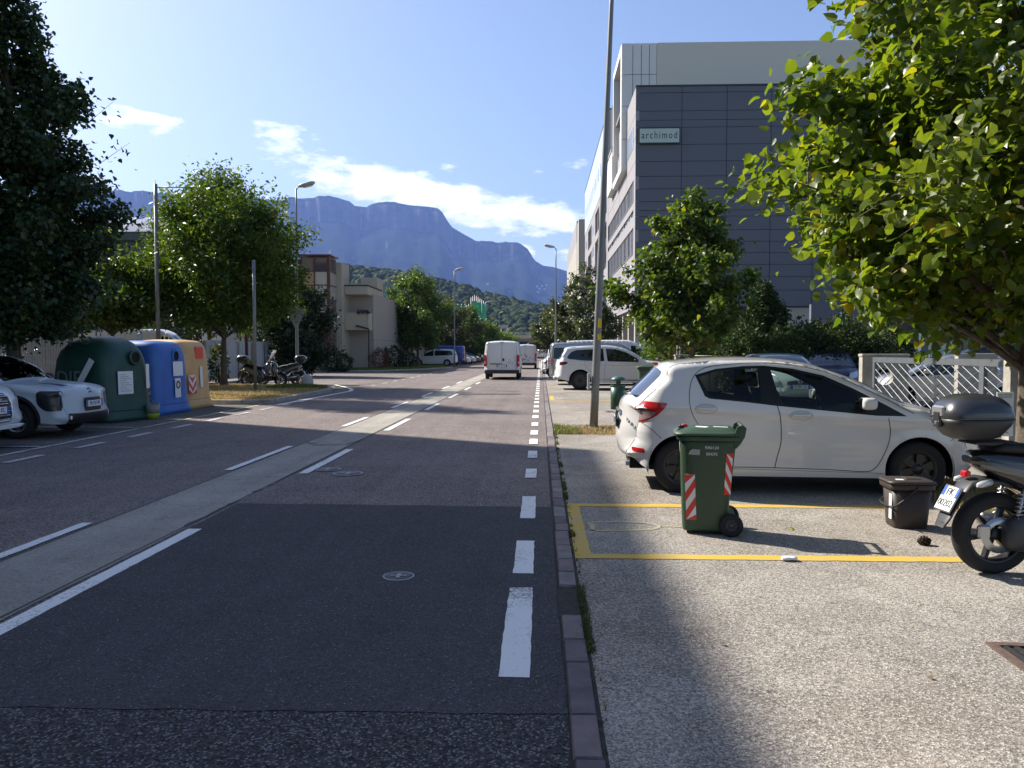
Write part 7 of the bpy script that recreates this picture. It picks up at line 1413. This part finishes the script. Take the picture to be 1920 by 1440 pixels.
# white SUV, beyond it camper and vans
V1 = build_car('parked_suv', 'white SUV with dark tail lamps and black wheels, rear towards the road on the right', SP_SUV, WHITE2, (At(1086, 700, 31.9)[0]+1.455, 32.1, 0), 0, cat='SUV')
b = MB(); b.bbox(-2.50, -2.2, -.75, .75, .40, .52, .03); b.build('rear_diffuser', GALV, V1); plate(V1, None, -2.44, .86, 'GF 482 KP')
spm = dict(SP_MPV); spm['prof'] = [(-2.35, .32), (-2.46, .38), (-2.48, .55), (-2.48, 1.2), (-2.46, 1.7), (-2.40, 1.86), (-2.2, 1.92), (-1.0, 1.95), (.4, 1.95), (.75, 1.88), (1.2, 1.62), (1.6, 1.30), (1.85, 1.15), (2.2, 1.05), (2.42, .85), (2.47, .6), (2.46, .40), (2.36, .26)]
spm.update(W=.95, fx=1.58, rx=-1.42, tum=.16, e_tail=.04, r_tail=.07, r_top=.10, zfull=2, belt=(1.12, 1.08), pf=.16, prr=.03, mirror=(1.4, 1.25),
    side=[('side_window', rnd([(-2.30, 1.18), (-2.28, 1.68), (-.9, 1.70), (-.9, 1.16)], .06), DGLASS), ('side_window', rnd([(-.82, 1.16), (-.82, 1.70), (.25, 1.70), (.28, 1.15)], .06), DGLASS), ('door_window', rnd([(.35, 1.15), (.33, 1.70), (.62, 1.68), (1.15, 1.40), (1.42, 1.14)], .06), DGLASS)],
    top=[('windscreen', (1.78, 1.20), (.85, 1.83), (.90, .86), DGLASS), ('rear_window', (-2.44, 1.76), (-2.485, 1.15), (.78, .82), DGLASS)], decal=[('tail_light', rnd([(-2.475, .85), (-2.35, .87), (-2.35, 1.25), (-2.475, 1.25)], .03), REDL, .008), ('headlight', rnd([(1.95, 1.02), (2.36, .86), (2.36, .76), (2.0, .80)], .03), CLRL, .006)], seams=[('door_seam', [(.30, .4), (.30, 1.15)]), ('door_seam', [(1.5, .6), (1.6, .9), (1.55, 1.12)]), ('door_rail', [(-2.3, 1.05), (-.85, 1.05)], .015)], handles=[])
V2 = build_car('parked_camper_van', 'silver white camper van with a bicycle rack on its back, behind the white SUV', spm, SILV, (At(1037, 700, 36.6)[0]+2.3, 36.6, 0), 0, cat='camper van')
def bicycle(parent, x, y, z, m):
    e = thing('bicycle', 'nearer bicycle on the rack of the camper van' if m is BLK else 'second bicycle on the camper rack, outermost from the van', 'bicycle', (x, y, z), R(90), 'bicycles on the camper rack')
    for cx in (-.5, .5): b = MB(); b.tube([(cx+.32*math.cos(a), 0, .34+.32*math.sin(a)) for a in np.linspace(0, 2*math.pi, 29)], .016, 6, cap=False); o = b.build('bicycle_wheel', RUB, e)
    b = MB()
    for q in (((-.5, 0, .34), (-.1, 0, .34)), ((-.1, 0, .34), (-.22, 0, .82)), ((-.22, 0, .75), (-.5, 0, .34)), ((-.22, 0, .75), (.32, 0, .80)), ((-.1, 0, .34), (.32, 0, .74)), ((.30, 0, .9), (.5, 0, .34)), ((.30, -.25, .92), (.30, .25, .92))): b.tube(q, .016, 6)
    b.build('frame', m, e); b = MB(); b.bbox(-.34, -.12, -.05, .05, .82, .87, .02); b.build('saddle', BLK, e)
for yy in (-.12, .12): pass
bx = V2.location.x-2.62
bicycle(V2, bx, 36.5, .62, BLK); bicycle(V2, bx-.16, 36.62, .66, SILV)
b = MB(); 
for yy in (-.4, .4): b.tube([(-2.50, yy, 1.6), (-2.56, yy, .75), (-2.90, yy, .62)], .02, 6)
b.tube([(-2.66, -.7, .62), (-2.66, .7, .62)], .02, 6); b.build('bicycle_rack', GALV, V2)
spv = SP_VAN
V3 = build_car('parked_van', 'tall white van parked behind the camper van on the right', spv, WHITE2, (At(1100, 700, 41)[0]+1.4, 40.8, 0), 0, cat='van')
van_rear(V3, 'GC 204 TN', False)
V4 = place(H1, (At(1014, 700, 46)[0]+2.0, 45.5, 0), 0); bpy.data.objects
for ch in list(V4.children_recursive): bpy.data.objects.remove(ch)
bpy.data.objects.remove(V4)
spf = spec_hatch(False); spf['grid'] = .07; F1 = build_car('parked_hatchback', 'white hatchback whose tail sticks out beyond the camper van', spf, WHITE2, (At(1013, 700, 46)[0]+1.95, 45.6, 0), 0, group='cars parked along the right side')
b = MB(); b.box(-1.97, -1.93, -.7, .7, .30, .50); b.build('bumper_trim', BLK, F1)
for i, (Y, m, lb) in enumerate(((49.5, SILV, 'silver hatchback in the right row beyond the white one'), (53.5, BLACKP, 'black hatchback in the right row'), (58, WHITE2, 'fourth hatchback of the right row, white'), (63, REDP, 'dark red hatchback in the right row'), (69, SILV, 'fifth hatchback of the right row, silver, before the far vans'))):
    c_ = place(F1, (2.35, Y, 0), 0, lb, 'cars parked along the right side')
    for ch in c_.children:
        if ch.name.split('.')[0] in ('body', 'side_panel', 'mirror', 'hood'):
            ch.data = ch.data.copy(); ch.data.materials.clear(); ch.data.materials.append(m)
# vans driving away
V5 = build_car('delivery_van', 'white panel van driving away in the right lane, nearer of the two', SP_VAN, WHITE2, (-2.08, 44.6, 0), R(90), group='white vans driving away', cat='van'); van_rear(V5, 'EZ 174 VR')
V6 = copy_tree(V5); V6.location = (At(985, 690, 66.5)[0], 69.2, 0); V6['label'] = 'second white panel van, farther ahead in the same lane'
# far lorry
T = thing('small_lorry', 'small white lorry with open bed far down the road', 'lorry', (At(1011, 660, 118)[0], 118, 0)); b = MB(); b.bbox(-1., 1., 0, 1.9, .6, 2.3, .15); b.build('cab', WHITE2, T); b = MB(); b.bbox(-1.05, 1.05, 2.0, 5.5, .8, 1.2, .05); b.build('bed', SILV, T); b = MB(); b.box(-.85, .85, -.03, -.001, 1.5, 2.1); b.build('rear_window', DGLASS, T); b = MB(); b.box(-1, 1, -.1, 5.4, .35, .6); b.build('chassis', BLK, T)
for (wx, wy) in ((-.85, .9), (.85, .9), (-.85, 4.4), (.85, 4.4)): w_ = MB(); w_.lathe([(.0005, -.13), (.38, -.13), (.42, -.08), (.42, .08), (.38, .13), (.0005, .13)], 20, 'x', (wx, wy, .42)); w_.build('wheel', RUB, T)
# left: MPV, blue van, row
V7 = build_car('parked_minivan', 'white minivan parked nose in on the left behind the row tree, tinted windows', SP_MPV, WHITE2, (At(858, 680, 80)[0]-2.4, 80.0, 0), R(180), cat='minivan')
spb = dict(SP_VAN); V8 = build_car('parked_van', 'dark blue van parked beside the white minivan', spb, VBLUE, (At(870, 670, 85)[0]-2.45, 85.5, 0), R(180), cat='van'); van_rear(V8, 'FB 663 HG', False)
for i, (Y, m, lb) in enumerate(((90, WHITE2, 'white hatchback next to the dark blue van'), (93.5, SILV, 'silver hatchback next to the white one in the left row'), (97, DBLUE, 'dark blue hatchback in the left row'), (100.5, BLACKP, 'black hatchback in the left row'), (104, SILV, 'second silver hatchback of the left row'), (108, DBLUE, 'farthest dark blue hatchback of the left row'), (113, WHITE2, 'farthest white hatchback of the left row'))):
    c_ = place(F1, (-9.9+(.3 if i % 2 else 0), Y, 0), 0, lb, 'cars parked along the left side')
    for ch in c_.children:
        if ch.name.split('.')[0] in ('body', 'side_panel', 'mirror'): ch.data = ch.data.copy(); ch.data.materials.clear(); ch.data.materials.append(m)
# front left: crossover and estate noses
V9 = build_car('parked_crossover', 'pale grey crossover with rounded dark headlamps beside the green bottle bank', SP_CROSS, PALEB, (-8.30-2.08, 14.30, 0), 0, cat='car')
def nosepiece(V, name, poly, m, x, th=.02, ry=0):
    b = MB(); b.prism(poly, -th/2, th/2, 'yz'); o = b.build(name, m, V, (x, 0, 0)); o.rotation_euler.y = ry; return o
B9 = T_B[V9.name]
def on_nose(V, B, name, pa, pb, h, m, qc, off, rr=.05):
    s0, s1 = B.sp(*pa), B.sp(*pb); po = rnd([(s0, qc-h[0]), (s0, qc+h[0]), (s1, qc+h[1]), (s1, qc-h[1])], rr, 5); a = np.array(po); ip = np.array([(u, q) for u in np.arange(a[:, 0].min(), a[:, 0].max(), .03) for q in np.arange(a[:, 1].min(), a[:, 1].max(), .05)]); ip = ip[pip(ip, po)] if len(ip) else np.zeros((0, 2))
    dp, dt = tess([densify(po, .04)], ip); dt = dt[pip(dp[dt].mean(1), po)]; dp[:, 1] = np.clip(dp[:, 1], -1, 1); V_, N = B.top(dp, off); return nmesh(name, V_, N, dt, m, V)
DKL = pm('dark_headlamp', (.015, .015, .018), .3, coat=.25)
on_nose(V9, B9, 'plate_recess', (2.055, .68), (2.08, .46), (.40, .40), BLK, 0, .012)
on_nose(V9, B9, 'lower_bumper', (2.075, .42), (1.96, .23), (.985, .985), BLK, 0, .012, .03)
for sg in (1, -1):
    po = rnd([(1.56, .80), (1.62, .84), (2.2, .82), (2.2, .50), (1.72, .48), (1.57, .60)], .12, 6)
    gx = np.arange(1.56, 2.06, .03); gz = np.arange(.48, .86, .03); ip = np.array([(x, z) for x in gx for z in gz]); ins = pip(ip, po) & pip(ip, [tuple(p) for p in B9.E]+[(1.9, .2), (-1.9, .2)]); E9 = B9.E
    pp = [p for p in densify(po, .03) if p[0] < np.interp(p[1], E9[::-1][:30, 1], E9[::-1][:30, 0])+.0]
    dp, dt = tess([], np.r_[ip[ins], np.array(pp)]); c_ = dp[dt].mean(1); dt = dt[pip(c_, po)]; V_, N = B9.side(dp, sg, .010); nmesh('headlamp_pod', V_, N, dt, DKL, V9)
plate(V9, None, 2.105, .585, 'FB 742 PR', front=True); b = MB()
for z in (.80, .855): b.tube([(2.03-(z-.8)*.6, -.08, z-.03), (2.035-(z-.8)*.6, 0, z+.012), (2.03-(z-.8)*.6, .08, z-.03)], .008, 6)
b.build('badge', pm('badge_dark', (.02, .02, .05), .3), V9)
on_nose(V9, B9, 'bonnet_graphic', (1.36, .98), (1.80, .935), (.03, .13), pm('dark_blue_film', (.03, .05, .20), .4), -.62, .004, .03)
b = MB(); b.lathe([(.0005, 0), (.035, 0)], 16, 'x', (2.045, -.62, .36)); b.build('fog_lamp', CLRL, V9)
spa = {**SP_SUV, 'W': .92, 'r_nose': .09, 'pf': .08, 'e_nose': .11}
V10 = build_car('parked_estate', 'white car with a large chrome barred grille at the left edge, beside the crossover', spa, WHITE2, (-8.42-2.46, 11.85, 0), 0, cat='car')
B10 = T_B[V10.name]
on_nose(V10, B10, 'grille', (2.36, .90), (2.43, .43), (.50, .58), BLK, 0, .010)
def nose_line(V, B, name, zq, r, m, off=.02):
    P = np.array([(B.sp(2.46, z), q) for z, q in zq]); W_, N = B.top(P, off); b = MB(); b.tube([tuple(p) for p in W_], r, 6); return b.build(name, m, V)
for k in range(7): z = .48+k*.06; w_ = .50+.04*(1-k/6); nose_line(V10, B10, 'grille_bar', [(z, q) for q in np.linspace(-w_, w_, 9)], .009, CHROME)
nose_line(V10, B10, 'grille_surround', [(.43, 0), (.43, .5), (.50, .58), (.70, .60), (.86, .52), (.90, .40), (.90, 0), (.90, -.40), (.86, -.52), (.70, -.60), (.50, -.58), (.43, -.5), (.43, 0)], .014, CHROME, .014)
for k in range(4): b = MB(); b.tube([(2.455, -.095+.063*k+.048*math.cos(a), .80+.048*math.sin(a)) for a in np.linspace(0, 2*math.pi, 21)], .006, 6, cap=False); b.build('badge_ring', CHROME, V10)
plate(V10, None, 2.485, .62, 'FR 256 EC', front=True)
b = MB(); b.loft([xring(x, w, .03, z, 4, 16) for x, w, z in ((2.30, .80, .36), (2.42, .74, .35), (2.46, .60, .345))]); b.build('front_splitter', WHITE2, V10)
# cars beyond fences
V11 = build_car('parked_car', 'pale green grey car facing the camera behind the white hatchback, seen through its windows', spec_hatch(False), pm('pale_green_grey_paint', (.36, .43, .40), .28, .2, coat=1.), (At(1504, 700, 22.6)[0], 24.7, 0), R(-90)); B11 = T_B[V11.name]
on_nose(V11, B11, 'grille', (1.88, .70), (1.93, .58), (.70, .72), BLK, 0, .012); plate(V11, None, 1.975, .52, 'FV 091 TD', front=True); b = MB(); b.tube([(1.945, .055*math.cos(a), .66+.055*math.sin(a)) for a in np.linspace(0, 2*math.pi, 21)], .008, 6, cap=False); b.tube([(1.95, -.04, .69), (1.95, -.015, .62), (1.95, 0, .66), (1.95, .015, .62), (1.95, .04, .69)], .006, 5); b.build('badge', CHROME, V11)
def yard(label, m, loc, rz, sc=1.):
    c_ = place(F1, loc, rz, label, 'cars in the yards behind the fences', sc)
    for ch in c_.children:
        if ch.name.split('.')[0] in ('body', 'side_panel', 'mirror'): ch.data = ch.data.copy(); ch.data.materials.clear(); ch.data.materials.append(m)
    return c_
yard('dark blue car parked left of the concrete gate pillar', DBLUE, (At(1572, 690, 25)[0], 26.3, 0), R(-105), 1.08)
yard('silver car seen through the lattice gate', SILV, (At(1735, 700, 21)[0]+1.0, 22.0, 0), R(165))
yard('dark red car seen through the right end of the lattice gate', REDP, (At(1795, 690, 24)[0]+1.6, 25.5, 0), R(180))
yard('large dark car at the right edge in front of the glazed entrance', BLACKP, (At(1850, 660, 30)[0], 30.5, 0), R(170), (1.15, 1.15, 1.25))
yard('pale car half hidden behind the sunlit pillar', SILV, (At(1910, 660, 27)[0]+1, 27, 0), R(175))
yard('dark car with a glaring windscreen behind the slat fence', BLACKP, (At(95, 680, 28.5)[0], 28.5, 0), R(180), (1.15, 1.1, 1.15))
yard('pale car behind the slat fence at the left edge', SILV, (At(-20, 680, 26)[0], 26.0, 0), R(175))
VB = build_car('parked_van', 'long white van with hanging side logo, standing behind the slat fence', {**SP_VAN}, WHITE2, (At(265, 640, 36)[0], 36.5, 0), R(14), cat='van'); VB.scale = (1.12, 1.05, 1.22)
# ================================================================= SCOOTERS
sg_ = G(1855, 1077); SC = scooter('black maxi scooter with a grey top box at the right edge, beside the brown caddy', (sg_[0]+.03, sg_[1]+.03, 0), R(4), screen=True)
M1 = scooter('black scooter with top box at left, facing the road, nearer of the parked pair', (At(462, 720, 33.6)[0], 33.7, 0), R(-6), code='DK 41873', group='scooters parked on the corner'); M1.scale = (1.08,)*3
M2 = scooter('dark scooter with top box at right, facing away from the road', (At(553, 720, 34.6)[0], 34.9, 0), R(183), code='EB 20957', group='scooters parked on the corner', body=pm('dark_grey_fairing', (.04, .042, .05), .2, coat=1.)); M2.scale = (1.08,)*3
# ================================================================= SMALL THINGS ON THE GROUND
T = thing('crushed_cup', 'crushed white paper cup on the paving below the yellow line', 'litter', (*G(1480, 1052), .004)); b = MB(); b.loft([[(x, w*math.cos(a), .018+h*math.sin(a)*(1+.2*math.sin(3*a))) for a in np.linspace(0, 2*math.pi, 13)[:-1]] for x, w, h in ((-.055, .022, .012), (-.02, .028, .017), (.02, .025, .012), (.05, .03, .016))]); b.build('cup', WPAPER, T)
T = thing('pine_cone', 'dark pine cone lying between the caddy and the scooter wheel', 'pine cone', (*G(1733, 1022), .0)); b = MB()
for k in range(46): a = k*2.4; t = k/46; r_ = .034*math.sin(math.pi*min(.97, t*.9+.08)); p = Vector((-.045+.09*t, r_*math.cos(a), .032+r_*math.sin(a))); q = Vector((.006, math.cos(a)*.012, math.sin(a)*.012)); b.tube([p-q*.8, p+q], [.012, .007], 4)
b.build('scales', pm('cone_brown', (.035, .018, .012), .9), T)
V_, F_ = tmpl('broad'); lm = leaf_mat('fallen_yellow_leaf', (.45, .38, .03), (.5, .42, .05), .2)
for i, (px, py, lb) in enumerate(((1480, 993, 'yellow fallen leaf on the paving beside the shadow of the bin'), (1628, 1002, 'small yellow leaf near the brown caddy'), (1360, 1210, 'withered leaf on the bare paving in the lower right'), (1742, 1272, 'brown leaf scrap at the lower right'))):
    me = bpy.data.meshes.new('leaf'); me.from_pydata((V_*.05*(1 if i == 0 else .5)).tolist(), [], F_.tolist()); me.materials.append(lm if i < 2 else pm('withered_leaf', (.16, .11, .06), .9)); o = bpy.data.objects.new('fallen_leaf', me); COL.objects.link(o); o.location = (*G(px, py), .012); o.rotation_euler = (.3, .2, i*1.7); tag(o, lb, 'leaf')
